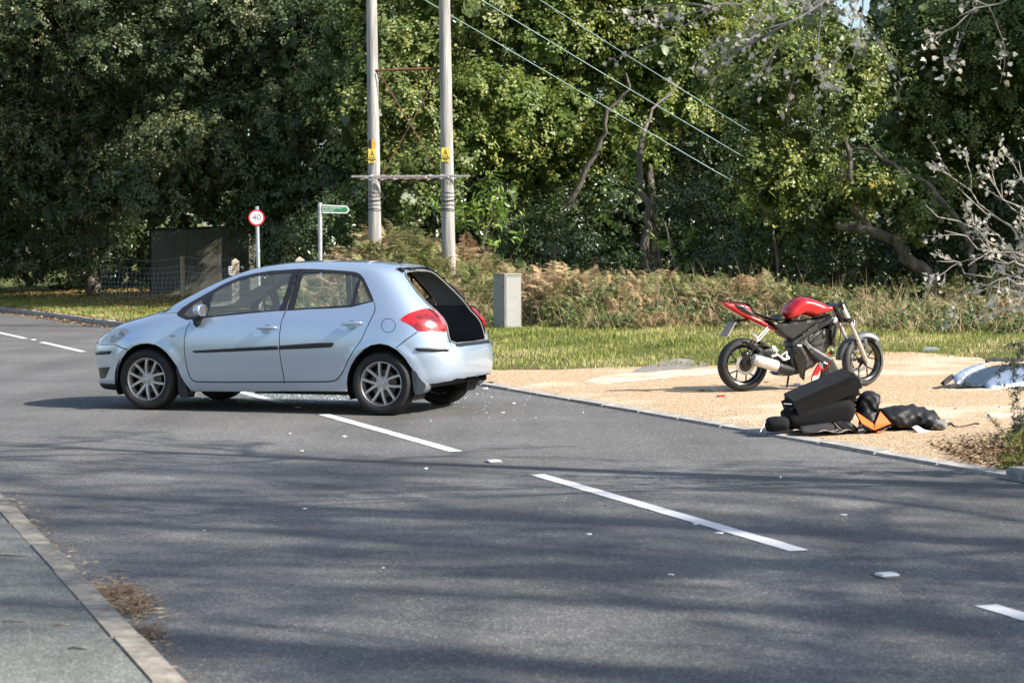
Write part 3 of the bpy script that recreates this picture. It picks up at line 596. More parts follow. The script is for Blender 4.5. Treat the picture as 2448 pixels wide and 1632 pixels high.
def panel(name,off,m,both='copy',parent=None,key=None,de=True,offfn=None):
    """cut the named triangles out of the unrolled map; both: copy -> a mirrored object for the other flank, join -> one mesh over both halves"""
    f=CF[cls==(key or name)]; u=np.unique(f); mp_=np.full(len(CV),-1); mp_[u]=np.arange(len(u)); f=mp_[f]
    U=CV[u,0]/KA; V=CV[u,1]/KB; o=np.full(len(u),float(off))
    if offfn is not None: o=o+offfn(CV[u],f)
    p_,n_=lift(U,V,o,de); p_=p_-np.array([3.485,0,0])
    # orient
    a=np.cross(p_[f[:,1]]-p_[f[:,0]],p_[f[:,2]]-p_[f[:,0]]); fl=(a*n_[f[:,0]]).sum(1)<0; f[fl]=f[fl][:,::-1]
    Mi=np.array([1,-1,1]); outs=[]
    if both=='join':
        p2=np.concatenate([p_,p_*Mi]); n2=np.concatenate([n_,n_*Mi]); f2=np.concatenate([f,f[:,::-1]+len(p_)]); sets=[(p2,n2,f2)]
    else: sets=[(p_,n_,f),(p_*Mi,n_*Mi,f[:,::-1])]
    for q_,nn_,ff in sets:
        me=npmesh(name,q_,ff,sm=True)
        me.normals_split_custom_set_from_vertices([tuple(x) for x in nn_])
        outs.append(clink(name,me,m,parent))
    return outs
doors_f=panel('front_door',0,PAINT); doors_r=panel('rear_door',0,PAINT)
panel('front_wing',0,PAINT); sp_=panel('side_panel',0,PAINT); panel('sill',0,PAINT); ff_=panel('fuel_flap',.0005,PAINT)
bpy.data.objects.remove(ff_[1])
panel('front_bumper',0,PAINT,'join'); panel('front_lip',-.003,MT['black_plastic'],'join'); panel('rear_bumper',0,PAINT,'join'); panel('bonnet',0,PAINT,'join'); panel('roof',0,PAINT,'join')
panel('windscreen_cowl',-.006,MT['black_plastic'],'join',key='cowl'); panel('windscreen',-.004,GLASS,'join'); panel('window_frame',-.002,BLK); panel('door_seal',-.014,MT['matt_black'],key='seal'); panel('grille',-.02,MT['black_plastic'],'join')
panel('fog_lamp_recess',-.012,MT['black_plastic'],key='fog')
for i,(nm,pr) in enumerate([('quarter_window',None),('door_window',doors_f),('door_window',doors_r),('quarter_window',doors_r)]):
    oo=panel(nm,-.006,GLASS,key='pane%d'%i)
    if pr:
        for a,b_ in zip(oo,pr): a.parent=b_
MT['lamp_chrome']=mat('lamp_reflector',(.72,.70,.67),.25,metal=.0,var=.45,scale=13,c2=(.97,.96,.94))
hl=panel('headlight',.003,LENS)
for o_,sg in zip(hl,(1,-1)):
    f=CF[cls=='headlight']; u=np.unique(f); mp_=np.full(len(CV),-1); mp_[u]=np.arange(len(u)); f=mp_[f]; d_=pdist(CV[u],np.array(s2(CT['head'])))
    p_,_n0=lift(CV[u,0]/KA,CV[u,1]/KB,-.002-.055*np.minimum(d_/.05,1)); p_=(p_-np.array([3.485,0,0]))*np.array([1,sg,1])
    clink('reflector',npmesh('reflector',p_,f,sm=True),MT['lamp_chrome'],o_)
    for (uu,vv,rr_) in [(-.50,7.4,.045),(-.43,7.9,.05)]:
        p_,n_=lift(np.array([uu]),np.array([vv]),np.array([-.035])); p_=(p_[0]-np.array([3.485,0,0]))*np.array([1,sg,1])
        m=MB(); m.lathe([(.001,.012),(rr_*.5,.008),(rr_*.85,-.004),(rr_,-.02)],20,'y'); o2=m.build('lamp_bowl',MT['steel'],o_,sm=60); o2.location=p_; o2.rotation_euler=(0,0,math.radians(180-40) if sg>0 else math.radians(40))
RED=bpy.data.materials.new('red_lens'); RED.use_nodes=True; t=RED.node_tree; b=t.nodes['Principled BSDF']; L=t.links.new
tc=_n(t,'ShaderNodeTexCoord'); vv=_n(t,'ShaderNodeTexNoise',Scale=11,Detail=2); L(tc.outputs['Object'],vv.inputs[0]); L(ramp(t,vv.outputs['Fac'],[(.36,(.16,.002,.004)),(.5,(.38,.005,.007)),(.64,(.58,.012,.012))]),b.inputs['Base Color'])
b.inputs['Roughness'].default_value=.28; b.inputs['Coat Weight'].default_value=1; b.inputs['Coat Roughness'].default_value=.03
RED2=mat('red_reflector',(.62,.02,.02),.2,var=.3,scale=30,coat=1); DRED=mat('dark_red_lamp',(.16,.006,.008),.25,var=.4,scale=30,coat=1); PINK=mat('clear_lamp',(.42,.11,.115),.15,var=.2,scale=40,coat=1)
def bul(uv,f):
    d_=pdist(uv,np.array(s2(CT['tail']))); return .018*(1-(1-np.clip(d_/.05,0,1))**2)
tl=panel('tail_light',.001,RED,offfn=bul,de=False)
def disc_on(name,U0,V0,ru,rv,off,m,par,sg,n=20):
    a=np.linspace(0,2*np.pi,n,endpoint=False); U=np.concatenate([[U0],U0+ru*np.cos(a)]); V=np.concatenate([[V0],V0+rv*np.sin(a)]); uv=np.stack([U*KA,V*KB],1)
    p_,_q=lift(U,V,.001+bul(uv,None)+off,False); p_=(p_-np.array([3.485,0,0]))*np.array([1,sg,1])
    F_=[(0,i+1,(i+1)%n+1) for i in range(n)]; F_=F_ if sg>0 else [f_[::-1] for f_ in F_]
    return clink(name,npmesh(name,p_,F_,sm=True),m,par)
for o_,sg in zip(tl,(1,-1)):
    for U0,V0,ru,rv,m in [(2.455,9.95,.045,.75,DRED),(2.50,10.9,.04,.55,DRED),(2.545,9.7,.026,.5,RED2),(2.578,10.55,.024,.72,PINK),(2.575,11.75,.026,.5,PINK),(2.57,9.25,.03,.2,DRED),(2.40,11.2,.05,.3,DRED)]:
        disc_on('lamp_cell',U0,V0,ru,rv,.0015,m,o_,sg)
# boot aperture frame and weather strip
fr_=panel('boot_frame',-.022,PAINT)
hp=[np.array(p_) for p_ in dense(HOLE,.12,False)]; U=np.array([p_[0] for p_ in hp]); V=np.array([p_[1] for p_ in hp]); p_,_q=lift(U,V,np.full(len(U),-.018)); p_=p_-np.array([3.485,0,0])
pp=[tuple(x) for x in p_]; pp=pp+[(x,-y,z) for x,y,z in pp[::-1]]
m=MB(); m.tube(pp+[pp[0]],.009,8,False); m.build('weather_strip',mat('grey_seal',(.14,.138,.13),.6),car,sm=180)
# mouldings and handles
def raised(name,P_,h,m,par,step=.009,base=-.003,rw=.012):
    poly=dense(s2(P_),step*1.2); v,f=cdt(poly,step); d_=pdist(v,np.array(poly)); k=np.sqrt(np.clip(1-(1-np.clip(d_/rw,0,1))**2,0,1))
    for sg,pa in zip((1,-1),par):
        q_,n_=lift(v[:,0]/KA,v[:,1]/KB,base+h*k); q_=(q_-np.array([3.485,0,0]))*np.array([1,sg,1])
        f_=[x if sg>0 else x[::-1] for x in f if len(x)==3]; clink(name,npmesh(name,q_,f_,sm=True),m,pa)
raised('side_moulding',CT['m1'],.018,MT['black_plastic'],doors_f); raised('side_moulding',CT['m2'],.018,MT['black_plastic'],doors_r)
raised('bumper_moulding',CT['mouldfb'],.022,MT['black_plastic'],(car,car)); raised('bumper_moulding',CT['mrb'],.026,MT['black_plastic'],(car,car))
raised('side_indicator',CT['ind'],.016,mat('clear_plastic',(.4,.38,.37),.15,coat=1),(car,car),.012)
HREC=mat('handle_recess',(.2,.26,.34),.35,coat=.6)
for hk,rk_,dr in (('h1','r1',doors_f),('h2','r2',doors_r)):
    a,b_=CT[hk]
    cU,cV=np.mean([x for x,_ in CT[rk_]]),np.mean([y for _,y in CT[rk_]])
    cup=[(cU-.005+(x-cU)*.46,cV+(y-cV)*.98) for x,y in CT[rk_]]
    poly=dense(s2(cup),.012); v,f=cdt(poly,.012); d_=pdist(v,np.array(poly))
    for sg,pa in zip((1,-1),dr):
        q_,_q=lift(v[:,0]/KA,v[:,1]/KB,.0012-.0*d_); q_=(q_-np.array([3.485,0,0]))*np.array([1,sg,1]); clink('handle_recess',npmesh('handle_recess',q_,[x if sg>0 else x[::-1] for x in f if len(x)==3],sm=True),HREC,pa)
        U=np.linspace(a[0],b_[0],9); V=np.linspace(a[1]+.05,b_[1]+.05,9); arch=.018+.016*np.sin(np.linspace(0,np.pi,9))**.6
        q_,_q=lift(U,V,arch); q_=(q_-np.array([3.485,0,0]))*np.array([1,sg,1]); m=MB(); m.tube(q_,[.010]+[.0145]*7+[.011],8); m.build('handle',PAINT,pa,sm=180)
# wheels
def rimpts(r,a): return (r*math.cos(a),r*math.sin(a))
tyre=MB(); tyre.lathe([(.218,.0),(.222,-.012),(.235,-.022),(.262,-.028),(.285,-.024),(.300,-.008),(.308,.012),(.311,.02),(.3115,.04),(.306,.043),(.306,.049),(.312,.052),(.3125,.085),(.3065,.088),(.3065,.096),(.3125,.099),(.3125,.132),(.306,.135),(.306,.141),(.3115,.144),(.311,.165),(.304,.185),(.288,.203),(.262,.207),(.235,.2),(.218,.19)],72)
tyre_me=None
def wheel(x,y,sg,spin):
    global tyre_me
    w_=empty('wheel',(x-3.485,y,.312)); w_.parent=car; w_.rotation_euler=(0,spin,0 if sg>0 else math.pi)
    if not WM:
        WM['tyre']=tyre.build('tyre',MT['rubber'],None,sm=35); bpy.data.objects.remove(WM['tyre']); WM['tyre']=bpy.data.meshes['tyre']
        m=MB(); m.lathe([(.206,.19),(.196,.18),(.194,.03),(.203,.008),(.206,-.003),(.214,-.010),(.2185,-.008),(.2205,.004)],72)
        for k in range(5):
            a0=math.radians(72*k)
            for s_ in (-1,1):
                v=[];n=7
                for i in range(n):
                    u=i/(n-1); r=.050+u*.150; off=s_*(.027+.026*u+.004*math.sin(u*3)); wd=.0165-.001*u; yy=.018-.016*math.sin(u*math.pi*.5)+.006*u*u
                    for du,dy in ((-wd,.022),(-wd*.7,.0),(wd*.7,.0),(wd,.022)):
                        q_=(r,off+du); v.append((q_[0]*math.cos(a0)-q_[1]*math.sin(a0),yy-.004+dy,q_[0]*math.sin(a0)+q_[1]*math.cos(a0)))
                f=[]
                for i in range(n-1):
                    for j in range(3): f.append((i*4+j,i*4+j+1,i*4+4+j+1,i*4+4+j))
                m.add(v,f)
        m.lathe([(.001,-.004),(.026,-.004),(.03,0),(.031,.012),(.055,.014),(.068,.02),(.075,.035),(.07,.06)],30)
        o=m.build('rim',MT['alloy'],None,sm=40); WM['rim']=o.data; bpy.data.objects.remove(o)
        m=MB(); m.lathe([(.07,.062),(.135,.062),(.135,.078),(.07,.078)],40); o=m.build('brake_disc',mat('brake_disc',(.16,.13,.115),.5,metal=.7,var=.3,scale=12),None,sm=30); WM['brake_disc']=o.data; bpy.data.objects.remove(o)
        m=MB(); m.lathe([(.001,.14),(.19,.14),(.193,.06)],32); o=m.build('backing_plate',MT['matt_black'],None); WM['backing_plate']=o.data; bpy.data.objects.remove(o)
        m=MB(); m.lathe([(.001,.006),(.009,.006),(.0105,.01),(.0105,.03)],10,'y'); o=m.build('wheel_nut',MT['steel'],None,sm=40); WM['wheel_nut']=o.data; bpy.data.objects.remove(o)
        m=MB(); m.lathe([(.001,-.0065),(.011,-.0062),(.0235,-.0045)],24); o=m.build('centre_cap',MT['steel'],None,sm=60); WM['centre_cap']=o.data; bpy.data.objects.remove(o)
    for k,me in WM.items():
        if k!='wheel_nut': link(k,me,None,w_); continue
        for j in range(5):
            a=math.radians(72*j); o=link(k,me,None,w_); o.location=(.051*math.cos(a),0,.051*math.sin(a))
    return w_
WM={}
wheel(.885,-.845,1,.0+math.radians(-3)); wheel(3.485,-.845,1,math.radians(-9)); wheel(.885,.845,-1,.4); wheel(3.485,.845,-1,1.1)
# arch liners, under-body, flaps, exhaust
for x0 in (.885,3.485):
    for sg in (-1,1):
        m=MB(); v=[];n=25; R=.372 if x0<2 else .375
        for i in range(n):
            a=math.radians(-25+230*i/(n-1))
            for y in (.845,.80,.56): v.append((x0-3.485+R*math.cos(a)*(1 if x0<2 else .98),sg*y,.31+R*math.sin(a)))
        v.append((x0-3.485,sg*.56,.31)); f=[]
        for i in range(n-1):
            for j in range(2): f.append((i*3+j,i*3+j+1,i*3+3+j+1,i*3+3+j))
            f.append((i*3+2,i*3+5,len(v)-1))
        m.add(v,f); m.build('wheel_arch_liner',MT['matt_black'],car,fix=False)
m=MB(); m.box((-1.3,0,.235),(2.0,1.5,.07)); m.box((-2.85,0,.27),(.6,1.05,.12)); m.box((.0,0,.31),(.8,1.05,.10)); m.box((.32,0,.37),(.3,1.0,.08)); m.tube([(-2.6,-.77,.2),(-2.6,.77,.2)],.04); m.tube([(0,-.77,.3),(0,.77,.3)],.035); m.box((-1.0,-.3,.19),(1.2,.22,.06)); m.build('underbody',MT['matt_black'],car)
m=MB(); m.tube([(.1,.42,.26),(.48,.45,.30),(.60,.45,.31)],.032,14,False); m.build('exhaust_pipe',MT['dark_metal'],car,sm=60)
def flap(pts,y,sg,m,th=.012):
    mm=plate([(a-3.485,b_) for a,b_ in rounded(pts,1)],y*sg,(y-.16)*sg); return mm.build('mud_flap',m,car,bevel=.004,sm=40)
MFG=mat('grey_mud_flap',(.11,.12,.13),.5,var=.2)
for sg in(-1,1):
    flap([(1.224,.45),(1.255,.43),(1.296,.328),(1.345,.217),(1.352,.168),(1.34,.13),(1.272,.135),(1.252,.19),(1.247,.315)],.845,sg,MT['black_plastic'])
    flap([(3.802,.46),(3.842,.44),(3.888,.36),(3.955,.31),(3.92,.234),(3.864,.212),(3.829,.227),(3.818,.328)],.835,sg,MFG)
    flap([(.464,.27),(.56,.27),(.55,.15),(.477,.139)],.74,sg,MT['black_plastic'])
# wing mirrors
for sg,dr in zip((-1,1),doors_f):
    m=MB(); v=[];n=16
    prof=[(1.505,.02),(1.515,.55),(1.535,.82),(1.565,.97),(1.590,1.0),(1.606,.97),(1.607,.9)]
    for x,s_ in prof:
        for k in range(n):
            a=2*math.pi*k/n; v.append((x-3.485,sg*(.965+.095*s_*math.copysign(abs(math.cos(a))**.8,math.cos(a))),1.02+.058*s_*math.copysign(abs(math.sin(a))**.8,math.sin(a))))
    f=[(i*n+k,i*n+(k+1)%n,(i+1)*n+(k+1)%n,(i+1)*n+k) for i in range(len(prof)-1) for k in range(n)]+[tuple(range(n))[::-1]]
    m.add(v,f); mo=m.build('wing_mirror',PAINT,dr,sm=180)
    m=MB(); m.lathe([(.001,0),(1,0)],20,'x'); m.v=[(1.6-3.485,sg*.965+y*.085,1.02+z*.05) for x,y,z in m.v]; m.build('mirror_glass',MT['steel'],mo)
    m=inflate([(x-3.485,z) for x,z in rounded([(1.440,.94),(1.478,.85),(1.516,.845),(1.56,.93),(1.60,.965),(1.54,.975),(1.48,.955)],1)],.05,.03,.02,sg*.90); m.build('mirror_base',MT['black_plastic'],mo,sm=50)
# aerial, hinges and struts left behind by the torn-off tailgate
m=MB(); m.tube([(3.30-3.485,0,1.462),(3.335-3.485,0,1.485),(3.37-3.485,0,1.515)],[.022,.016,.005]); m.tube([(3.355-3.485,0,1.51),(3.50-3.485,0,1.70)],[.0035,.002],6); m.build('aerial',MT['matt_black'],car,sm=60)
for y in(-.36,.36,-.1): m=MB(); m.box((3.505-3.485,y,1.418),(.05,.06 if abs(y)>.2 else .12,.028),Matrix.Rotation(.6,3,'Y')); m.tube([(3.50-3.485,y,1.42),(3.535-3.485,y,1.40)],.012); m.build('tailgate_hinge',MT['matt_black'],car,bevel=.004)
m=MB(); m.tube([(3.60-3.485,.56,1.29),(3.69-3.485,.60,1.22),(3.80-3.485,.63,1.10)],[.006,.011,.011]); m.build('gas_strut',MT['matt_black'],car,sm=60)
# cabin
TRIM=mat('grey_trim',(.16,.165,.17),.7,var=.1); TRIML=mat('pale_trim',(.27,.275,.275),.8,var=.06); CLOTH=mat('seat_cloth',(.035,.035,.038),.9,var=.25,scale=40,bump=.4,bscale=300); TRIM2=mat('boot_trim',(.03,.03,.032),.7); DARK=mat('boot_carpet',(.012,.012,.013),.95,var=.3,scale=60)
m=MB(); m.box((-1.2,0,.33),(2.9,1.40,.05)); m.build('floor_pan',DARK,car)
m=inflate([(x-3.485,z) for x,z in [(.92,.86),(1.15,.93),(1.38,.975),(1.52,.965),(1.62,.92),(1.66,.80),(1.60,.62),(1.45,.5),(1.2,.5),(1.0,.6)]],.70,.06,.06,0); m.build('dashboard',TRIM,car,sm=60)
m=MB(); m.lathe([(.185-.016*math.cos(a),.016*math.sin(a)) for a in np.linspace(0,2*math.pi,9)],36,'x',(0,0,0)); 
for a in (math.pi/2*3,math.radians(20),math.radians(160)): m.tube([(0.02,0,0),(.0,.18*math.cos(a),.18*math.sin(a))],.014,6)
m.lathe([(.001,-.02),(.05,-.015),(.06,.02)],16,'x'); o_=m.build('steering_wheel',MT['black_plastic'],car,sm=60); o_.location=(1.73-3.485,.36,.99); o_.rotation_euler=(0,math.radians(-22),0)
def cseat(y):
    s_=inflate([(x-3.485,z) for x,z in rounded([(2.00,.40),(2.5,.36),(2.60,.45),(2.72,.62),(2.80,.86),(2.74,.885),(2.62,.72),(2.50,.55),(2.03,.54)],2)],.24,.09,.05,y); so_=s_.build('front_seat',CLOTH,car,sm=60)
    h_=inflate([(x-3.485,z) for x,z in rounded([(2.755,.90),(2.85,.90),(2.86,.965),(2.80,.985),(2.765,.97)],2)],.12,.05,.03,y); h_.build('headrest',CLOTH,so_,sm=60)
cseat(-.36);cseat(.36)
m=MB(); m.box((3.02-3.485,0,.74),(.10,1.22,.5),Matrix.Rotation(math.radians(12),3,'Y')); m.build('rear_seat_back',DARK,car,bevel=.02)
m=MB(); m.box((3.62-3.485,0,.635),(.86,1.12,.03)); m.build('boot_floor',DARK,car)
for sg in(-1,1):
    m=inflate([(x-3.485,z) for x,z in [(3.1,.62),(4.02,.62),(4.02,.80),(3.98,.98),(3.9,1.04),(3.1,1.04)]],.02,.02,.08,sg*.585); m.build('boot_side_lining',TRIM2,car,sm=50)
m=MB(); m.box((4.055-3.485,0,.655),(.10,1.02,.05)); m.build('boot_sill_trim',MT['black_plastic'],car,bevel=.012)
# a mat black scuff strip on the bumper top
U=np.linspace(2.66,3.0,14); q0,_q=lift(U,np.full(14,6.9),np.full(14,.004)); q1,_q=lift(U,np.full(14,6.35),np.full(14,.004)); q0=q0-np.array([3.485,0,0]); q1=q1-np.array([3.485,0,0])
V_=[tuple(x) for x in q0]+[tuple(x) for x in q1]; V_+= [(x,-y,z) for x,y,z in V_]; m=MB(); m.add(V_,[(i,i+1,14+i+1,14+i) for i in range(13)]+[(28+i+1,28+i,28+14+i,28+14+i+1) for i in range(13)]); m.build('bumper_scuff_strip',MT['black_plastic'],car,fix=False)
# rear-view mirror and a hanging smiley disc
m=MB(); m.box((1.84-3.485,.0,1.29),(.03,.24,.075),Matrix.Rotation(-.2,3,'Y')); m.tube([(1.84-3.485,0,1.31),(1.80-3.485,0,1.40)],.012); m.build('rear_view_mirror',MT['black_plastic'],car,bevel=.01)
# dark head-lining under the roof
f=CF[(cls=='roof')]; u=np.unique(f); mp_=np.full(len(CV),-1); mp_[u]=np.arange(len(u)); f=mp_[f]; p_=CP(CV[u,0]/KA,CV[u,1]/KB)-np.array([3.485,0,.03]); p2=np.concatenate([p_,p_*np.array([1,-1,1])])
clink('headlining',npmesh('headlining',p2,np.concatenate([f,f+len(p_)]),sm=True),TRIML)
# ================================================================== motorcycle (drawing units -> metres, x forward, z up, rear contact patch at the origin)
def bq(x,y):
    X=(x-430)/1016; return (X,(1240-y)/1068-.0257*X)
bike=empty('motorcycle',(2.50,22.38,float(H(2.5,22.38))+.014),math.radians(18),'red and black motorcycle stripped of its fairing, parked on the gravel','motorcycle')
REDP=mat('red_metallic_paint',(.50,.012,.016),.3,metal=.3,var=.1,coat=1,scale=4)
DGREY=mat('satin_dark_grey',(.016,.016,.017),.42,var=.15,bump=.1,bscale=200); GBLK=mat('gloss_black',(.006,.006,.0065),.22,coat=.5)
SIL=mat('silencer_aluminium',(.68,.66,.62),.38,metal=.5,var=.12,scale=10); ENG=mat('engine_cast',(.07,.068,.065),.45,metal=.6,var=.4,scale=25,bump=.3,bscale=80)
STAN=mat('fork_stanchion',(.55,.48,.47),.25,metal=.7,var=.1); MGREY=mat('grey_mudguard',(.085,.088,.09),.4,var=.2); SEATM=mat('seat_vinyl',(.01,.01,.0105),.6,bump=.3,bscale=200); TANB=mat('tan_plate',(.33,.27,.22),.5,var=.2)
def bp_(name,pts,h,m,wd=None,y0=0,step=.02,par=None,rd_=1,sm=50):
    P_=[bq(*p) for p in pts]; P_=rounded(P_,rd_) if rd_ else P_
    return inflate(P_,h,wd,step,y0).build(name,m,par or bike,sm=sm)
def bt(name,pts,r,m,par=None,n=8):
    mm=MB(); mm.tube([(bq(x,z)[0],y,bq(x,z)[1]) for x,y,z in pts],r,n); return mm.build(name,m,par or bike,sm=60)
# wheels
def bwheel(c,R,wt,steer,front):
    cx,cz=bq(*c); w_=empty('wheel',(cx,0,cz)); w_.parent=bike; w_.rotation_euler=(0,0,steer)
    r0=R-.083 if not front else R-.072
    a=np.linspace(-1,1,15); prof=[]
    for k in a:
        ang=k*math.radians(100); prof.append((r0+.012+(R-r0-.012)*max(0,math.cos(ang*.88))**.62, wt*.5*math.sin(ang*.9)))
    m=MB(); m.lathe(prof,64); m.build('tyre',mat('tyre_rubber',(.009,.009,.0095),.65,var=.35,scale=18,bump=.3,bscale=90) if not front else MT['rubber_grey'],w_,sm=60)
    m=MB(); m.lathe([(r0+.014,wt*.34),(r0-.004,wt*.30),(r0-.022,wt*.2),(r0-.026,0),(r0-.022,-wt*.2),(r0-.004,-wt*.30),(r0+.014,-wt*.34)],56); m.build('rim',GBLK,w_,sm=60)
    for k in range(5):
        a=2*math.pi*k/5+(.35 if front else .2)
        for s_ in(-1,1):
            b_=a+s_*.30; m=MB(); m.tube([(.03*math.cos(a),s_*.012,.03*math.sin(a)),(.09*math.cos(a+s_*.06),s_*.01,.09*math.sin(a+s_*.06)),((r0-.018)*math.cos(b_),0,(r0-.018)*math.sin(b_))],[.013,.0085,.008],6); m.build('spoke',GBLK,w_,sm=60)
    m=MB(); m.lathe([(.001,-.06),(.03,-.06),(.034,-.04),(.03,0),(.034,.04),(.03,.06),(.001,.06)],24); m.build('hub',MT['dark_metal'],w_,sm=50)
    dr=(.110,.075) if not front else (.13,.10); y=-.075 if not front else .06
    m=MB(); n=48; m.lathe([(dr[1],y-.002),(dr[0],y-.002),(dr[0],y+.002),(dr[1],y+.002),(dr[1],y-.002)],n); m.build('brake_disc',MT['steel'],w_,sm=30)
    return w_
MT['rubber_grey']=mat('scuffed_tyre_rubber',(.035,.034,.033),.6,var=.5,scale=7,bump=.35,bscale=70,c2=(.09,.088,.085))
rw=bwheel((440,930),.290,.135,0,False); fw=bwheel((1920,873),.285,.105,math.radians(14),True)
# drilled look of the rear disc carrier
m=MB(); m.lathe([(.03,-.072),(.078,-.072)],20); m.build('disc_carrier',GBLK,rw)
bp_('brake_caliper',[(400,770),(470,760),(500,850),(470,900),(420,880),(395,820)],.03,GBLK,.02,-.085)
bp_('brake_torque_arm',[(395,860),(470,830),(480,960),(440,990),(400,940)],.02,MT['dark_metal'],.02,-.08)
# swing arm, hugger, shock
bp_('swing_arm',[(400,900),(560,800),(720,705),(840,770),(985,850),(985,940),(820,900),(640,850),(450,965)],.075,DGREY,.03)
bp_('rear_hugger',[(575,615),(650,635),(760,715),(860,770),(830,810),(700,735),(640,740),(590,800),(540,800),(620,700),(590,640)],.07,GBLK,.02,0)
bt('brake_hose',[(470,-.09,800),(600,-.1,690),(720,-.1,650),(830,-.09,690),(900,-.07,710),(960,-.05,670)],.006,MT['matt_black'])
# silencer
a,b_=bq(492,860),bq(785,940)
m=MB(); d=Vector((b_[0]-a[0],0,b_[1]-a[1])); L_=d.length
m.lathe([(.001,.0),(.030,.0),(.034,.006),(.0585,.006),(.062,.012),(.063,L_-.012),(.058,L_),(.03,L_+.012)],24,'x'); o_=m.build('silencer',SIL,bike,sm=40); o_.location=(a[0],-.155,a[1]); o_.rotation_euler=(0,-math.atan2(d.z,d.x),0)
m=MB(); m.lathe([(.064,.0),(.0655,.004),(.0655,.016),(.064,.02)],24,'x'); o2=m.build('silencer_band',MT['steel'],o_,sm=40); o2.location=(.02,0,0)
bt('exhaust_pipe',[(785,-.155,940),(900,-.13,970),(1040,-.08,1000),(1150,-.03,990),(1330,0,900),(1400,0,760)],[.05,.048,.04,.03,.022,.02],DGREY,n=14)
# frame and engine
bp_('delta_frame',[(690,400),(830,427),(920,432),(1060,407),(1300,377),(1480,322),(1500,347),(1345,395),(1180,520),(1040,622),(990,642),(900,602),(840,545),(740,455)],.115,DGREY,.02,rd_=0)
bp_('frame_spar',[(1490,338),(1535,380),(1505,440),(1400,482),(1215,590),(1120,640),(1010,735),(955,725),(980,650),(1060,592),(1250,442),(1350,398)],.12,mat('frame_grey',(.026,.026,.027),.38,var=.2),.02,rd_=0)
bp_('crankcase',[(985,700),(1120,640),(1260,720),(1330,830),(1290,960),(1150,1010),(1000,1000),(950,900)],.11,ENG,.04,rd_=0)
bp_('cylinder',[(1190,560),(1420,500),(1460,600),(1400,700),(1280,740),(1180,660)],.085,ENG,.03,rd_=0)
for k in range(5):
    m=MB(); x,z=bq(1245+k*26,640-k*22+20); m.box((x,0,z),(.008,.2,.12),Matrix.Rotation(.65,3,'Y')); m.build('cooling_fin',MT['dark_metal'],bike)
m=MB(); x,z=bq(1120,850); m.lathe([(.001,-.02),(.05,-.018),(.065,-.008),(.07,.02)],24,'y'); o_=m.build('clutch_cover',ENG,bike,sm=50); o_.location=(x,-.115,z)
bp_('airbox',[(930,400),(1100,395),(1300,372),(1480,322),(1500,420),(1350,520),(1180,600),(1020,600),(950,500)],.10,GBLK,.03,rd_=0)
bp_('engine_cover',[(985,610),(1180,560),(1400,480),(1500,470),(1515,690),(1420,800),(1300,880),(1180,930),(1010,920)],.075,ENG,.03,rd_=0)
bp_('sump_pan',[(760,1010),(870,985),(1010,1000),(1070,1045),(1040,1060),(830,1062)],.09,GBLK,.02)
bp_('radiator',[(1440,430),(1520,440),(1545,690),(1500,720),(1450,650)],.13,MT['dark_metal'],.015)
bt('coolant_hose',[(1480,-.12,420),(1520,-.13,470),(1500,-.135,560),(1475,-.13,640),(1500,-.12,700),(1530,-.08,690)],.014,GBLK)
bt('throttle_cable',[(1560,-.05,300),(1500,-.12,380),(1440,-.14,470),(1420,-.12,560),(1380,-.08,620)],.006,MT['matt_black'])
m=MB(); x,z=bq(1515,395); m.lathe([(.001,-.02),(.03,-.016),(.036,.0),(.03,.025)],18,'y'); o_=m.build('horn',MT['galv'],bike,sm=50); o_.location=(x,-.1,z)
bp_('ignition_coil',[(1455,355),(1540,350),(1560,430),(1520,470),(1470,430)],.05,MT['dark_metal'],.02,-.06)
# tank, seat, tail
tank=bp_('fuel_tank',[(918,300),(962,240),(1060,152),(1135,126),(1250,140),(1370,180),(1462,226),(1492,292),(1300,372),(1150,347),(1062,392),(962,407),(928,380)],.155,REDP,.075,step=.014,rd_=0)
bp_('tank_flute',[(1100,240),(1220,270),(1300,255),(1470,235),(1480,280),(1300,330),(1230,320)],.012,REDP,.02,-.142,par=tank,step=.012)
x,z=bq(1300,212); m=MB(); m.lathe([(.001,-.003),(.021,-.003),(.025,0),(.025,.02)],24); bd=m.build('tank_badge',MT['steel'],tank,sm=40); bd.location=(x,-.125,z); bd.rotation_euler=(-.5,0,0)
m=MB(); m.lathe([(.008,-.0045),(.0105,-.0045)],18); 
for k in range(3): a=math.pi/2+k*2*math.pi/3; m.box((.006*math.cos(a),-.0045,.006*math.sin(a)),(.013,.0012,.003),Matrix.Rotation(-a,3,'Y'))
m.build('badge_emblem',DGREY,bd)
bp_('tank_spine',[(962,236),(1062,142),(1135,117),(1250,131),(1372,171),(1470,220),(1462,236),(1370,190),(1250,150),(1135,136),(1064,162),(968,250)],.05,GBLK,.02,par=tank)
bp_('rider_seat',[(552,312),(600,325),(720,358),(790,378),(850,340),(885,326),(932,375),(905,420),(840,427),(700,397),(600,352)],.13,SEATM,.035)
tail=bp_('tail_cowl',[(188,203),(440,226),(497,240),(553,322),(535,350),(640,388),(725,440),(800,480),(853,553),(760,522),(640,472),(540,427),(400,367),(300,312),(212,265)],.075,REDP,.03,step=.014,rd_=0)
bp_('tail_panel',[(300,226),(425,238),(445,265),(548,332),(528,366),(470,352),(400,322),(335,277)],.012,GBLK,.02,-.072,par=tail,step=.012,rd_=0)
bp_('pillion_seat',[(248,197),(480,207),(522,224),(575,302),(560,322),(500,235),(430,221),(300,214)],.09,SEATM,.02)
bp_('rear_mudguard',[(330,425),(410,395),(520,400),(545,425),(420,430),(350,445)],.03,GBLK,.015)
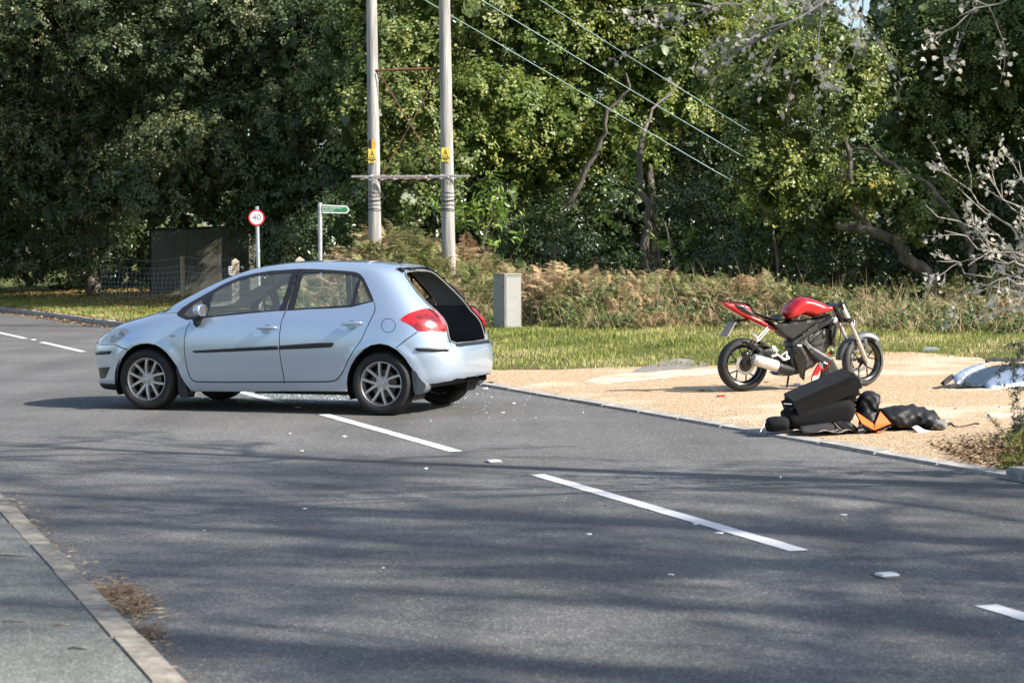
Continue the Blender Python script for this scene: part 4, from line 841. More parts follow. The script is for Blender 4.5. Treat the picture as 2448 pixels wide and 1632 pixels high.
m=MB(); a,b_=bq(325,440),bq(205,600); c_=Vector(((a[0]+b_[0])/2,0,(a[1]+b_[1])/2)); m.box((0,0,0),(.012,.19,.185)); pl=m.build('number_plate',TANB,bike,bevel=.001); pl.location=c_; pl.rotation_euler=(0,math.radians(33),math.radians(2))
bp_('plate_bracket',[(300,430),(350,420),(390,490),(350,510),(310,460)],.03,MT['matt_black'],.01)
bt('indicator_stalk',[(330,0,440),(310,-.08,420),(275,-.13,360)],[.008,.008,.016],MT['matt_black'])
bt('pillion_peg_hanger',[(695,-.1,490),(560,-.13,615)],.010,SIL); bt('pillion_peg_brace',[(715,-.1,510),(570,-.13,650)],.009,SIL)
bp_('pillion_foot_peg',[(468,548),(520,560),(560,600),(575,650),(545,670),(520,620)],.02,SIL,.012,-.14)
bp_('heel_plate',[(708,704),(768,706),(812,760),(800,792),(765,765),(735,740)],.006,SIL,.01,-.135,rd_=0)
for p0,p1 in [((830,830),(915,768)),((915,768),(905,870)),((905,870),(830,830)),((905,800),(945,845))]: bt('foot_peg_hanger',[(p0[0],-.13,p0[1]),(p1[0],-.13,p1[1])],.011,SIL)
bt('rider_foot_peg',[(720,-.15,825),(790,-.16,805)],.014,SIL); bt('brake_pedal',[(940,-.14,850),(870,-.15,870),(790,-.15,800)],.008,SIL)
# hanging side fairings
bp_('side_fairing',[(1008,682),(1090,690),(1152,800),(1140,950),(1118,1112),(1062,1062),(1040,960),(985,800)],.012,GBLK,.02,-.15,rd_=0)
bp_('belly_fairing',[(1098,610),(1250,720),(1480,848),(1540,960),(1562,1022),(1530,1047),(1440,1042),(1330,930),(1240,850),(1165,740)],.016,DGREY,.025,-.13,rd_=0)
bp_('fairing_bracket',[(1095,612),(1130,620),(1240,790),(1215,800),(1130,700)],.006,mat('scuffed_panel',(.06,.058,.056),.5,var=.5,scale=25,c2=(.2,.19,.18)),.01,-.16)
bp_('torn_red_panel',[(1445,758),(1412,800),(1382,872),(1372,930),(1400,905),(1420,850),(1455,790)],.006,REDP,.01,-.12)
bp_('torn_black_panel',[(1460,745),(1490,735),(1530,770),(1500,800),(1450,815)],.01,GBLK,.01,-.1)
# fork
fk=empty('front_fork',(0,0,0)); fk.parent=bike
def leg(y,dx,nm):
    bt(nm,[(1600+dx,y,215),(1690+dx,y,385)],.028,SIL,fk,12); bt('stanchion',[(1690+dx,y,385),(1815+dx,y,650)],.0225,STAN,fk,14); bt('fork_lower',[(1808+dx,y,640),(1905+dx,y,860),(1922+dx,y,880)],[.029,.027,.02],STAN,fk,14)
leg(-.10,0,'fork_tube'); leg(.10,-40,'fork_tube')
bt('top_yoke',[(1585,-.13,235),(1570,0,225),(1560,.13,235)],.028,GBLK,fk); bt('bottom_yoke',[(1690,-.13,400),(1665,0,400),(1650,.13,400)],.034,GBLK,fk)
bt('steering_head',[(1560,0,225),(1655,0,410)],.035,GBLK,fk)
hb=bt('handlebar',[(1590,-.09,200),(1560,-.2,235),(1510,-.30,265)],[.016,.014,.016],MT['matt_black'],fk); bt('handlebar',[(1560,.09,200),(1545,.2,230),(1500,.32,250)],[.016,.014,.016],MT['matt_black'],fk)
bp_('brake_reservoir',[(1570,170),(1605,160),(1625,200),(1600,225),(1575,210)],.022,GBLK,.02,-.12,par=fk)
bp_('instrument_bracket',[(1640,300),(1700,290),(1735,260),(1725,320),(1680,345)],.05,GBLK,.02,0,par=fk)
bt('brake_lever',[(1570,-.16,240),(1540,-.26,290),(1530,-.33,300)],.007,SIL,fk); bt('loose_wire',[(1700,-.02,330),(1760,-.04,420),(1800,-.03,460),(1825,.02,400)],.005,MT['white'],fk); bt('loose_wire',[(1650,-.05,320),(1600,-.12,430),(1580,-.12,520),(1600,-.08,600),(1590,-.03,700)],.005,MT['matt_black'],fk)
bp_('axle_clamp',[(1895,845),(1935,840),(1955,880),(1925,905),(1895,885)],.02,SIL,.015,-.11,par=fk)
# front mudguard wraps the tyre
cx,cz=bq(1920,873); m=MB(); v=[];n=19
for i in range(n):
    a=math.radians(52+(178-52)*i/(n-1)); R=.312+.006*math.sin(i*.5)
    for y,dr in ((-.066,-.055),(-.06,-.014),(-.035,.004),(0,.008),(.035,.004),(.06,-.014),(.066,-.055)): v.append((cx+(R+dr)*math.cos(a),y,cz+(R+dr)*math.sin(a)))
m.add(v,[(i*7+j,i*7+j+1,i*7+8+j,i*7+7+j) for i in range(n-1) for j in range(6)]); mg_=m.build('front_mudguard',MGREY,bike,sm=60,fix=False)
bp_('mudguard_stay',[(1880,600),(1925,625),(1940,700),(1985,785),(1945,772),(1895,690)],.006,MGREY,.01,-.085,par=mg_,rd_=0)
bp_('mudguard_stay',[(1715,640),(1770,640),(1812,735),(1790,755),(1745,700)],.006,MGREY,.01,-.085,par=mg_,rd_=0)
bt('side_stand',[(1080,.12,960),(1100,.22,1120),(1120,.29,1236)],.012,MT['dark_metal'])
# broken fairing dropped against the bike
E0=lambda pts:[bq(*p) for p in pts]
bf=empty('broken_fairing',tuple(bike.location),math.radians(18),'shattered red and black fairing piece propped under the motorcycle engine','fairing')
def bfp(name,pts,h,m,y0,wd=.02,rd_=1): return inflate(rounded(E0(pts),rd_) if rd_ else E0(pts),h,wd,.02,y0).build(name,m,bf,sm=50)
bfp('red_shell',[(1252,885),(1205,955),(1152,1060),(1160,1120),(1188,1196),(1246,1172),(1266,1070),(1232,1035),(1290,972),(1282,885)],.02,REDP,-.24)
bfp('black_shell',[(1262,862),(1340,870),(1400,885),(1420,1000),(1442,1110),(1340,1165),(1262,1170),(1280,1040),(1300,960)],.03,GBLK,-.21,.03)
bfp('red_edge_strip',[(1395,865),(1425,840),(1370,930),(1300,985),(1285,1010),(1290,970),(1340,930)],.01,REDP,-.25,.01)
bfp('white_decal',[(1160,1050),(1225,1035),(1240,1070),(1195,1120),(1165,1120)],.006,MT['white'],-.262,.01,1)
for k in range(4): bfp('clip_rib',[(1235+k*6,925+k*12),(1255+k*10,880+k*18),(1290+k*3,905+k*16),(1280,915+k*18),(1262+k*4,900+k*16)],.006,MT['galv'],-.262,.006,0)
# ================================================================== seat and clothing heap on the apron
HB=gp(1834/DQ,1033/DQ,.05); HB.z=.04; HB.y+=.08
def sq(x,y): return ((x-65)/1300,(815-y)/1300)
def heap(name,label,cat,dx=0,dy=0,dz=0,rz=0): return empty(name,(HB.x+dx,HB.y+dy,HB.z+dz),rz,label,cat)
FAB=mat('black_upholstery',(.006,.006,.0065),.85,var=.35,scale=30,spec=.3,bump=.5,bscale=220); FAB2=mat('black_back_panel',(.016,.016,.017),.8,var=.3,scale=25,spec=.3,bump=.4,bscale=250)
LEA=mat('black_coat_fabric',(.008,.008,.0085),.6,var=.3,scale=9,bump=.35,bscale=40); LIN=mat('grey_lining',(.17,.165,.155),.7,var=.35,scale=14)
st=heap('car_seat','black upholstered car seat back tipped over on the gravel beside the orange card','car seat')
e1=Vector((.91,.10,.38)).normalized(); e2=Vector((.20,.86,.34)); e2=(e2-e1*e2.dot(e1)).normalized(); e3=e1.cross(e2).normalized()
def slab(o,L_,W_,T_,a,b,c): return [o+e1*(L_*u)+e2*(W_*v)-e3*(T_*w_) for w_ in(0,1) for v in(0,1) for u in(0,1)]
def softbox(name,o,L_,W_,T_,m,par,bev):
    vv=slab(o,L_,W_,T_,1,1,1); mm=MB(); mm.add(vv,[(0,2,3,1),(4,5,7,6),(0,1,5,4),(2,6,7,3),(0,4,6,2),(1,3,7,5)])
    ob=mm.build(name,m,par,bevel=bev,sm=50); return ob
o0=Vector((sq(330,512)[0],.02,sq(330,512)[1]))
softbox('back_panel',o0+e3*.003+e1*.04+e2*.04,.575,.25,.02,FAB2,st,.008); softbox('back_cushion',o0-e3*.008,.66,.33,.18,FAB,st,.045)
softbox('seat_bolster',o0+e1*.12-e3*.14+e2*.02,.52,.32,.13,FAB,st,.06)
inflate([sq(*p) for p in rounded([(945,330),(1075,150),(1120,230),(1130,400),(1112,600),(1050,640),(960,560),(940,450)],2)],.10,.06,.03,.28).build('side_bolster',FAB,st,sm=60)
inflate([sq(*p) for p in rounded([(272,570),(560,520),(960,420),(1110,480),(1115,640),(1040,760),(800,805),(560,812),(320,812),(268,690)],2)],.20,.07,.03,.26).build('seat_cushion',FAB,st,sm=60)
m=MB(); m.tube([(sq(800,280)[0],.2,sq(800,280)[1]+.012),(sq(860,262)[0],.2,sq(860,262)[1]+.012)],.012); m.build('release_catch',MT['matt_black'],st,sm=60)
m=MB(); m.tube([(sq(255,495)[0],-.01,sq(255,495)[1]),(sq(350,505)[0],.03,sq(350,505)[1])],.008); m.build('hinge_pin',MT['dark_metal'],st)
hr=heap('headrest','black padded headrest with a bare steel prong lying by the kerb','headrest')
inflate([sq(*p) for p in rounded([(65,690),(95,650),(200,635),(320,650),(345,720),(320,800),(200,814),(85,812),(62,760)],2)],.09,.06,.025,.07).build('pad',FAB,hr,sm=60)
m=MB(); m.tube([(sq(75,690)[0],.05,sq(75,690)[1]),(sq(30,740)[0],.0,sq(30,740)[1]),(sq(-5,790)[0],-.04,.01)],.006); m.build('prong',MT['steel'],hr,sm=60)
jk=heap('black_coat','crumpled black coat with grey lining and trailing strap on the gravel','coat')
def fold(p):
    x,y,z=p; f=-.045*(abs(math.sin(x*11+z*9+.8*math.sin(z*17+x*5)))-.5)-.035*(abs(math.sin(x*19-z*27+1+math.sin(x*9)))-.5)-.016*(abs(math.sin(x*41+z*33))-.5); return (x+.3*f,y+f*(1 if y<.2 else -1),max(.002,z+.35*f*(z>.03)))
inflate([sq(*p) for p in rounded([(1130,455),(1205,376),(1312,375),(1390,412),(1402,470),(1380,552),(1380,720),(1330,815),(1160,815),(1120,600)],2)],.13,.10,.02,.25,fold).build('sleeve',LEA,jk,sm=70)
inflate([sq(*p) for p in rounded([(1370,560),(1470,550),(1610,514),(1800,545),(1985,578),(2045,645),(2060,740),(1950,800),(1700,812),(1480,812),(1380,790),(1340,640)],2)],.20,.12,.02,.20,fold).build('body',LEA,jk,sm=70)
inflate([sq(*p) for p in rounded([(1910,660),(2000,655),(2090,690),(2104,740),(2060,790),(1955,806),(1930,740)],1)],.10,.06,.02,.06,fold).build('lining',LIN,jk,sm=70)
m=MB(); m.tube([(sq(x,z)[0],.10+.02*i,max(.006,sq(x,z)[1])) for i,(x,z) in enumerate([(2090,745),(2150,735),(2190,768),(2260,775),(2330,770),(2440,745),(2490,752)])],[.014,.012,.008,.005,.005,.007,.01],6); m.build('strap',MT['matt_black'],jk,sm=60)
ct=heap('orange_card','folded bright orange card standing in a small black tray','card',0,-.16)
OR=mat('orange_card_stock',(.85,.135,.015),.55,var=.05)
tr_=inflate([sq(*p) for p in rounded([(1062,690),(1110,712),(1230,770),(1440,715),(1450,735),(1290,815),(1200,812),(1085,740)],1)],.06,.03,.015,.06); tr_.build('tray',GBLK,ct,sm=50)
m=MB(); f3=lambda x,z,y:(sq(x,z)[0],y,sq(x,z)[1])
m.add([f3(1062,590,.13),f3(1105,615,.12),f3(1240,712,.05),f3(1215,765,-.06),f3(1085,695,-.03)],[(0,1,2,3,4)]); m.build('card_leaf',OR,ct,fix=False)
m=MB(); m.add([f3(1242,712,.02),f3(1326,580,.13),f3(1428,708,.06),f3(1218,766,-.06)],[(0,1,2,3)]); m.build('card_leaf',OR,ct,fix=False)
m=MB(); m.add([f3(1255,790,-.004),f3(1330,778,-.004),f3(1325,795,-.01),f3(1262,803,-.01)],[(0,1,2,3)]); m.build('card_tab',OR,ct,fix=False)
bm_=heap('beige_mat','crumpled beige floor mat spread under the tipped car seat','floor mat',0,-.08)
def mfold(p): return (p[0],p[1],p[2])
P_=[(.21,-.02),(.30,-.10),(.55,-.13),(.80,-.11),(1.0,-.06),(.98,.2),(.6,.3),(.25,.2)]
v,f=cdt(dense(rounded(P_,2),.03),.035); zz=.012+.018*np.abs(np.sin(v[:,0]*17+v[:,1]*9))*np.exp(-((v[:,1]+.1)/.1)**2)+.012*np.sin(v[:,0]*31)
link('cloth',npmesh('cloth',np.column_stack([v,np.maximum(zz,.004)]),[q for q in f if len(q)==3],sm=True),mat('beige_cloth',(.36,.30,.26),.9,var=.25,scale=18,bump=.3,bscale=150),bm_)
gt=heap('plastic_tray','dark grey plastic tray lying on the beige mat','tray',0,-.16)
m=plate([sq(*p) for p in [(450,760),(470,750),(690,722),(780,715),(785,765),(700,775),(480,805),(455,800)]],.0,.16); m.build('body',mat('dark_grey_plastic',(.05,.05,.052),.5,var=.2),gt,bevel=.006)
pl_=heap('parcel_shelf','curved glossy black plastic shelf piece propped beside the orange card','shelf',0,-.14)
inflate([sq(*p) for p in rounded([(790,690),(820,660),(860,670),(960,680),(1050,740),(1080,800),(1000,812),(900,795),(820,740)],1)],.03,.025,.015,.05).build('shell',GBLK,pl_,sm=60)
m=MB(); m.tube([(sq(x,z)[0],.012,sq(x,z)[1]) for x,z in [(792,692),(830,740),(905,798),(1000,815)]],.008,8); m.build('rim',MT['galv'] if False else DGREY,pl_,sm=60)
pp_=heap('paper_sheet','creased white sheet of paper beside the black coat','paper',0,-.10)
P_=[(sq(1670,0)[0],.06),(sq(1790,0)[0],.07),(sq(1900,0)[0],.02),(sq(1975,0)[0],-.04),(sq(1850,0)[0],-.10),(sq(1712,0)[0],-.10)]
v,f=cdt(dense(P_,.02),.025); zz=.006+.05*np.exp(-((v[:,0]-1.27)/.08)**2)*np.clip((v[:,1]+.1)/.15,0,1)+.004*np.sin(v[:,0]*60)
link('sheet',npmesh('sheet',np.column_stack([v,zz]),[q for q in f if len(q)==3],sm=True),MT['paper'],pp_)
# ================================================================== detached tailgate on the grass edge
TO=gp(2290,893,.08); TN=Vector((.10,-.33,.94)).normalized(); T1=Vector((1,0,0)); T1=(T1-TN*T1.dot(TN)).normalized(); T2=TN.cross(T1)
tgE=empty('tailgate',tuple(TO),0,'torn-off pale blue tailgate with rear window lying face up on the verge','tailgate')
TZ=.06
def tg(x,y):
    d=ray((2200+x/5.226)/DQ,(850+y/5.226)/DQ); o=Vector((0,0,CH)); k=((TO+Vector((0,0,TZ))-o).dot(TN))/d.dot(TN); r=o+d*k-TO-Vector((0,0,TZ)); return (r.dot(T1),r.dot(T2))
def tmap(p): 
    cv=-.10*max(0,(p[0]-.35))**2*0; q_=T1*p[0]+T2*p[2]-TN*(p[1]); return tuple(q_+Vector((0,0,TZ)))
def tp(name,pts,h,m,wd=.03,y0=0,rd_=1,par=None,step=.03):
    P_=[tg(*p) for p in pts]; P_=rounded(P_,rd_) if rd_ else P_
    return inflate(P_,h,wd,step,y0,tmap).build(name,m,par or tgE,sm=50)
tp('tailgate_skin',[(400,290),(432,235),(560,165),(700,125),(800,112),(850,135),(700,187),(560,262),(492,360),(440,340)],.035,PAINT,.03)
gl_=tp('rear_window',[(497,355),(562,267),(702,192),(852,140),(1040,118),(1200,108),(1420,100),(1420,150),(1200,168),(1020,212),(880,292),(792,376),(700,386),(580,376)],.02,mat('dark_window_glass',(.02,.028,.032),.05,coat=1,var=.1),.03,.0)
tp('lower_skin',[(790,376),(862,302),(1000,222),(1200,172),(1420,150),(1420,370),(1220,386),(880,437),(822,402)],.035,PAINT,.04,-.006)
tp('spoiler_end',[(250,352),(262,318),(320,270),(372,230),(432,240),(405,292),(330,345)],.03,MT['matt_black'],.02,.01)
tp('window_trim',[(492,360),(520,330),(580,262),(700,195),(850,140),(840,130),(690,180),(560,250),(500,330),(478,356)],.006,MT['white'],.008,-.034,0,gl_,.012)
tp('wiper_housing',[(795,102),(830,78),(1000,84),(1300,78),(1300,108),(1000,108),(875,108),(845,127),(808,127)],.02,MT['matt_black'],.015,-.04)
for x_ in (500,760): m=MB(); q_=Vector(tmap((tg(x_,372)[0],.07,tg(x_,372)[1]))); m.box(tuple(q_),(.12,.06,.06)); m.build('latch_bracket',MT['matt_black'],tgE,bevel=.01)
# ================================================================== grey street cabinet
cp=gp(1163,761,.12); CZ=float(H(cp.x,cp.y+.2))
cab=empty('utility_cabinet',(cp.x+.02,cp.y+.24,CZ-.03),math.radians(-55),'dented grey steel utility cabinet standing in the grass before the bracken','cabinet')
CG=mat('grey_cabinet_paint',(.27,.27,.25),.55,var=.06,scale=5,bump=.05,bscale=40)
m=MB(); m.box((0,0,.5),(.37,.38,1.0)); bd=m.build('body',CG,cab,bevel=.006)
m=MB(); m.box((0,0,1.018),(.395,.405,.03)); m.build('roof_cap',CG,cab,bevel=.008)
v=[];n=14;nz_=36
for i in range(n+1):
    for k in range(nz_+1):
        x=-.16+.32*i/n; z_=.03+.94*k/nz_; dnt=.005*math.exp(-(((x-.0)/.07)**2+((z_-.48)/.09)**2))+.004*math.exp(-(((x+.03)/.05)**2+((z_-.33)/.06)**2)); v.append((.196-dnt,x,z_))
m=MB(); m.add(v,[(i*(nz_+1)+k,(i+1)*(nz_+1)+k,(i+1)*(nz_+1)+k+1,i*(nz_+1)+k+1) for i in range(n) for k in range(nz_)]); dr=m.build('door',CG,cab,sm=180,fix=False)
m=MB(); m.box((.1865,0,.5),(.002,.335,.955)); m.build('door_gasket',MT['matt_black'],dr)
m=MB(); m.box((0,-.1935,.5),(.33,.006,.94)); sp2=m.build('side_door',CG,cab,bevel=.002)
for z_ in (.78,.14): m=MB(); m.lathe([(.001,-.006),(.012,-.006),(.014,0)],12); o=m.build('lock',MT['matt_black'],sp2); o.location=(.13,-.197,z_)
# ================================================================== H-frame utility pole
POLE=mat('weathered_pole',(.30,.285,.26),.88,var=.45,scale=11,bump=1.0,bscale=40,c2=(.47,.455,.43),anis=(1,1,.06)); RUST=mat('rusty_iron',(.12,.045,.028),.85,var=.4,scale=25); OLDW=mat('grey_timber',(.3,.28,.26),.85,var=.3,scale=12)
YP=42.0
def pz(zx,zy,Y=YP): return at((820+zx/2.529)/DQ,(zy/2.529)/DQ,Y)
up=empty('utility_pole',tuple(pz(415,1500)),0,'pair of weathered timber poles braced with rusty rods carrying the wires','utility pole')
def ploc(p): return Vector(p)-Vector(up.location)
for (b0,t0,rb,rt,yo) in [((193,1400),(172,0),.129,.109,0.),((638,1520),(613,0),.138,.113,-.1)]:
    a=pz(*b0,YP+yo); c=pz(*t0,YP+yo); d=(c-a); a2=a-d*.28; c2=c+d*.38
    m=MB(); pts=[a2+(c2-a2)*k/14 for k in range(15)]; r_=[rb*1.05+(rt*.92-rb*1.05)*k/14 for k in range(15)]; m.tube([ploc(p) for p in pts],r_,20); po=m.build('pole',POLE,up,sm=60)
    for k in range(7):
        zc=1165+k*18+(k%3)*5; c_=pz(b0[0]+(t0[0]-b0[0])*(b0[1]-zc)/b0[1],zc,YP+yo); m=MB(); R=.132 if yo==0 else .142
        m.tube([ploc(c_)+Vector((R*math.cos(t_),R*math.sin(t_),.012*math.sin(t_*2+k))) for t_ in np.linspace(0,2*math.pi,17)],.006,5,False); m.build('barbed_wire_wrap',MT['dark_metal'],po,sm=60)
YF=YP-.13
for nm,p0,p1,r_ in [('tie_rod',(195,428),(625,412),.026),('tie_rod',(200,1083),(640,1080),.026),('diagonal_brace',(212,430),(560,1010),.013),('diagonal_brace',(582,440),(232,1066),.013)]:
    m=MB(); m.tube([ploc(pz(*p0,YF+(.05 if nm=='tie_rod' else .0 if p0[0]<300 else .06))),ploc(pz(*p1,YF+(.05 if nm=='tie_rod' else .0 if p0[0]<300 else .06)))],r_,8); m.build(nm,RUST,up,sm=60)
m=MB(); a,b=pz(50,1069,YF-.1),pz(770,1063,YF-.1); m.box(tuple(ploc((a+b)/2)),((b-a).length,.05,.04)); m.build('anticlimb_rail',OLDW,up,bevel=.006)
rr=random.Random(4)
for k in range(5):
    m=MB(); m.tube([ploc(a+(b-a)*(.08+.84*i/60))+Vector((0,-.03+.04*math.sin(i*.9+k*2),.03*math.cos(i*.9+k)-.01*k)) for i in range(61)],.0035,4,False); m.build('barbed_wire_coil',MT['galv'],up,sm=60)
YEL=mat('yellow_plate',(.72,.55,.09),.5,var=.08); BK=mat('sign_black',(.012,.012,.012),.5); ORG=mat('orange_disc',(.8,.34,.02),.45)
def text(body,size,loc,m,par,rot=(math.pi/2,0,0),ext=.001,ax='CENTER',name='lettering',sx=1):
    c=bpy.data.curves.new('t','FONT'); c.body=body; c.size=size; c.align_x=ax; c.align_y='CENTER'; c.extrude=ext; c.resolution_u=3
    o=bpy.data.objects.new('t',c); COL.objects.link(o); me=bpy.data.meshes.new_from_object(o.evaluated_get(bpy.context.evaluated_depsgraph_get())); bpy.data.objects.remove(o)
    o=link(name,me,m,par); me.materials.clear(); me.materials.append(m); o.location=loc; o.rotation_euler=rot; o.scale=(sx,1,1); return o
for (x0,y0,x1,y1,yo) in [(153,898,197,985,0),(595,893,643,977,-.1)]:
    a,b=pz(x0,y0,YP-.145+yo),pz(x1,y1,YP-.145+yo); c_=(a+b)/2; W_=b.x-a.x; Hh=a.z-b.z
    m=MB(); m.box((0,0,0),(W_,.008,Hh)); s_=m.build('danger_plate',YEL,up,bevel=.001); s_.location=ploc(c_)
    tri=[(0,.40),(-.40,-.16),(.40,-.16)]; m=MB(); v=[(p[0]*W_,-.0055,p[1]*Hh) for p in tri]+[(p[0]*W_*.72,-.0055,(p[1]-.02)*Hh*.72+.016*Hh) for p in tri]; m.add(v,[(0,1,4,3),(1,2,5,4),(2,0,3,5)]); m.build('warning_triangle',BK,s_,fix=False)
    m=MB(); m.add([(W_*x,-.0058,Hh*z_) for x,z_ in [(.05,.22),(-.10,.06),(0,.05),(-.07,-.10),(.14,.09),(.03,.10),(.11,.20)]],[(0,1,2,3,4,5,6)]); m.build('electric_bolt',BK,s_,fix=False)
    text('DANGER OF DEATH',.05,(0,-.006,-.27*Hh),BK,s_,sx=.62*W_/.2*.75); text('KEEP OFF',.05,(0,-.006,-.38*Hh),BK,s_,sx=.62*W_/.2*.75)
c_=pz(173,873,YP-.15); m=MB(); a_=[math.pi/2+math.pi*k/14 for k in range(15)]; m.add([(.078*math.cos(t_),0,.10*math.sin(t_)) for t_ in a_],[tuple(range(15))]); d1=m.build('marker_disc',BK,up,fix=False); d1.location=ploc(c_)
m=MB(); m.add([(-.078*math.cos(t_),0,.10*math.sin(t_)) for t_ in a_[::-1]],[tuple(range(15))]); d2=m.build('marker_disc_half',ORG,d1,fix=False)
# overhead wires, falling away to the right beyond the clearing
WIRE=mat('wire_insulation',(.34,.47,.45),.5,var=.1)
for i,(p0,p1,p2,l) in enumerate([((975,0),(1300,192),(1640,392),'lowest green overhead wire passing behind the right-hand pole'),((1105,0),(1390,172),(1690,350),'middle one of the green overhead wires above the bracken'),((1240,0),(1460,140),(1705,292),'topmost green overhead wire crossing before the golden oak')]):
    A=at(*p0,42.9+i*.2); B=at(*p1,42.5+i*.2); C=at(*p2,42.2+i*.2); A0=A+(A-B)*.6; D=at(2*p2[0]-p1[0],2*p2[1]-p1[1]-12,52.)
    pts=[]; P4=[A0,A,B,C,D]
    for k in range(4):
        for j in range(6): pts.append(P4[k].lerp(P4[k+1],j/6))
    pts.append(P4[4]); m=MB(); m.tube(pts,.0085,6); tag(m.build('overhead_wire',WIRE,None,sm=60),l,'wire','overhead wires')
# ================================================================== signs
RS=mat('sign_red',(.62,.02,.03),.4); WS=mat('sign_white',(.78,.78,.78),.4,var=.04); SB=mat('sign_ink',(.03,.035,.06),.5); GS=mat('sign_green',(.03,.20,.085),.45,var=.1)
c=at(590,500,42.); b=at(596,640,42.); b.z=float(H(b.x,b.y))-.05; ln=(c-Vector((b.x,42,b.z)))
sg_=empty('speed_limit_sign',(b.x,42,b.z),0,'round 40 speed limit sign with red border on a leaning grey post','road sign')
tp_=at(590,474,42.)-Vector(sg_.location)
m=MB(); m.tube([(0,0,0),tp_],.038,16); m.build('post',MT['galv'],sg_,sm=60)
m=MB(); m.tube([tp_*.62,tp_*.64],.043,16); m.build('post_collar',MT['galv'],sg_,sm=60)
cl=c-Vector(sg_.location)+Vector((0,-.055,0)); f_=empty('sign_face',tuple(cl)); f_.parent=sg_; f_.rotation_euler=(0,0,math.radians(6)); R=.163
def dsk(r0,r1,y,m,name): mm=MB(); mm.lathe([(r0,y),(r1,y),(r1,y+.006),(r0,y+.006)],48); return mm.build(name,m,f_,sm=30)
dsk(.001,R,.004,MT['galv'],'sign_back'); dsk(.001,R*.84,-.002,WS,'white_field'); dsk(R*.82,R,-.004,RS,'red_ring')
text('40',.165,(0,-.0035,0),SB,f_,sx=1.12,name='numerals')
a=at(735,466,41.5); b=at(735.5,620,41.5); b.z=float(H(b.x,b.y))-.05
fp=empty('footpath_sign',(b.x,41.5,b.z),0,'galvanised finger post with a green public footpath arm','signpost')
m=MB(); m.tube([(0,0,0),(a.x-b.x,0,a.z-b.z)],.042,16); m.build('post',MT['galv'],fp,sm=60)
A,B=at(741,470,41.46),at(803,489,41.46); Z0=B.z-b.z; Z1=A.z-b.z; X0=A.x-b.x; X1=B.x-b.x; zc=(Z0+Z1)/2
tip=.035; m=plate([(X0,Z0),(X1-tip*1.6,Z0-.012),(X1,zc-.02),(X1-tip*1.6,Z1-.03),(X0,Z1)],-.045,-.032); ar=m.build('finger_arm',WS,fp,bevel=.001)
m=plate([(X0+.012,Z0+.022),(X1-tip*1.9,Z0+.012),(X1-.026,zc-.02),(X1-tip*1.9,Z1-.05),(X0+.012,Z1-.02)],-.0475,-.046); m.build('green_field',GS,ar)
xm=X0+.02
text('Public Footpath NC37',.068,(xm,-.049,zc+.022),WS,ar,ax='LEFT',sx=.62,ext=.0006); text('America Wood',.05,(xm,-.049,zc-.035),WS,ar,ax='LEFT',sx=.62,ext=.0006)
for z_ in (Z0+.02,Z1-.02): m=MB(); m.lathe([(.043,z_-.012),(.047,z_-.012),(.047,z_+.012),(.043,z_+.012)],16,'z'); m.build('clamp',MT['galv'],fp)
# ================================================================== gate posts, rails, wire fence, dark shed
TIM=mat('pale_oak_timber',(.40,.31,.22),.8,var=.25,scale=7,bump=.3,bscale=50,c2=(.56,.47,.37),anis=(1,1,.12)); STK=mat('round_stake',(.36,.28,.14),.8,var=.3,scale=7,c2=(.52,.44,.26),anis=(1,1,.12))
def gatepost(x,ytop,Y,wd,label):
    tpv=at(x,ytop,Y); g=float(H(tpv.x,Y)); h_=tpv.z-g
    e=empty('gate_post',(tpv.x,Y,g-.1),math.radians(12),label,'post','square timber gate posts'); a=wd/2; hh=h_+.1
    m=MB(); v=[(sx*a,sy*a,z_) for z_ in (0,hh-.075) for sx,sy in ((-1,-1),(1,-1),(1,1),(-1,1))]+[(0,0,hh)]
    m.add(v,[(3,2,1,0),(0,1,5,4),(1,2,6,5),(2,3,7,6),(3,0,4,7),(4,5,8),(5,6,8),(6,7,8),(7,4,8)]); m.build('shaft',TIM,e,bevel=.006); return e,hh
e,hh=gatepost(540,593,50.,.185,'square oak gate post carrying a small white notice beside the wire fence')
m=MB(); m.box((-.125,-.1,hh-.30),(.075,.006,.20)); nb=m.build('notice',WS,e)
for k in range(3): m=MB(); m.box((-.125,-.1045,hh-.24-.06*k),(.05,.002,.036)); m.build('notice_print',DGREY,nb)
m=MB(); m.tube([(.09,-.03,hh-.22),(.17,-.03,hh-.21),(.19,-.03,hh-.27)],.014,6); m.build('gate_latch',MT['galv'],e,sm=60)
e,hh=gatepost(688,589,45.5,.2,'square oak gate post at the end of the slatted rails')
m=MB(); m.box((.15,.02,hh-.16),(.09,.09,.1)); m.build('rail_end',TIM,e,bevel=.004)
c0=at(700,640,45.8); g=float(H(c0.x,45.8)); ra=empty('rail_fence',(c0.x,45.8,g),math.radians(-10),'grey slatted timber rail fence between the gate post and the bracken bank','fence')
for z_ in (.28,.52,.76,.98): m=MB(); m.box((.45,0,z_),(1.3,.04,.11),Matrix.Rotation(.03,3,'Y')); m.build('rail',OLDW,ra,bevel=.005)
for x in(0.05,1.0): m=MB(); m.box((x,.06,.5),(.11,.08,1.15)); m.build('fence_post',OLDW,ra,bevel=.006)
ps=at(420,688,57.); g=float(H(ps.x,57.)); pt=at(420,588,57.)
wf=empty('wire_fence',(ps.x,57.,g),0,'sagging stock wire fence on a round timber stake before the dark shed','fence')
hp_=pt.z-g; m=MB(); m.tube([(0,0,-.1),(0,0,hp_)],[.062,.058],14); m.build('stake',STK,wf,sm=50)
xa=at(235,650,58.).x-ps.x; xb=at(545,650,52.).x-ps.x; m=MB(); hf=.95
def wy(x): return (.9*(x/xa) if x<0 else -5.*(x/xb))
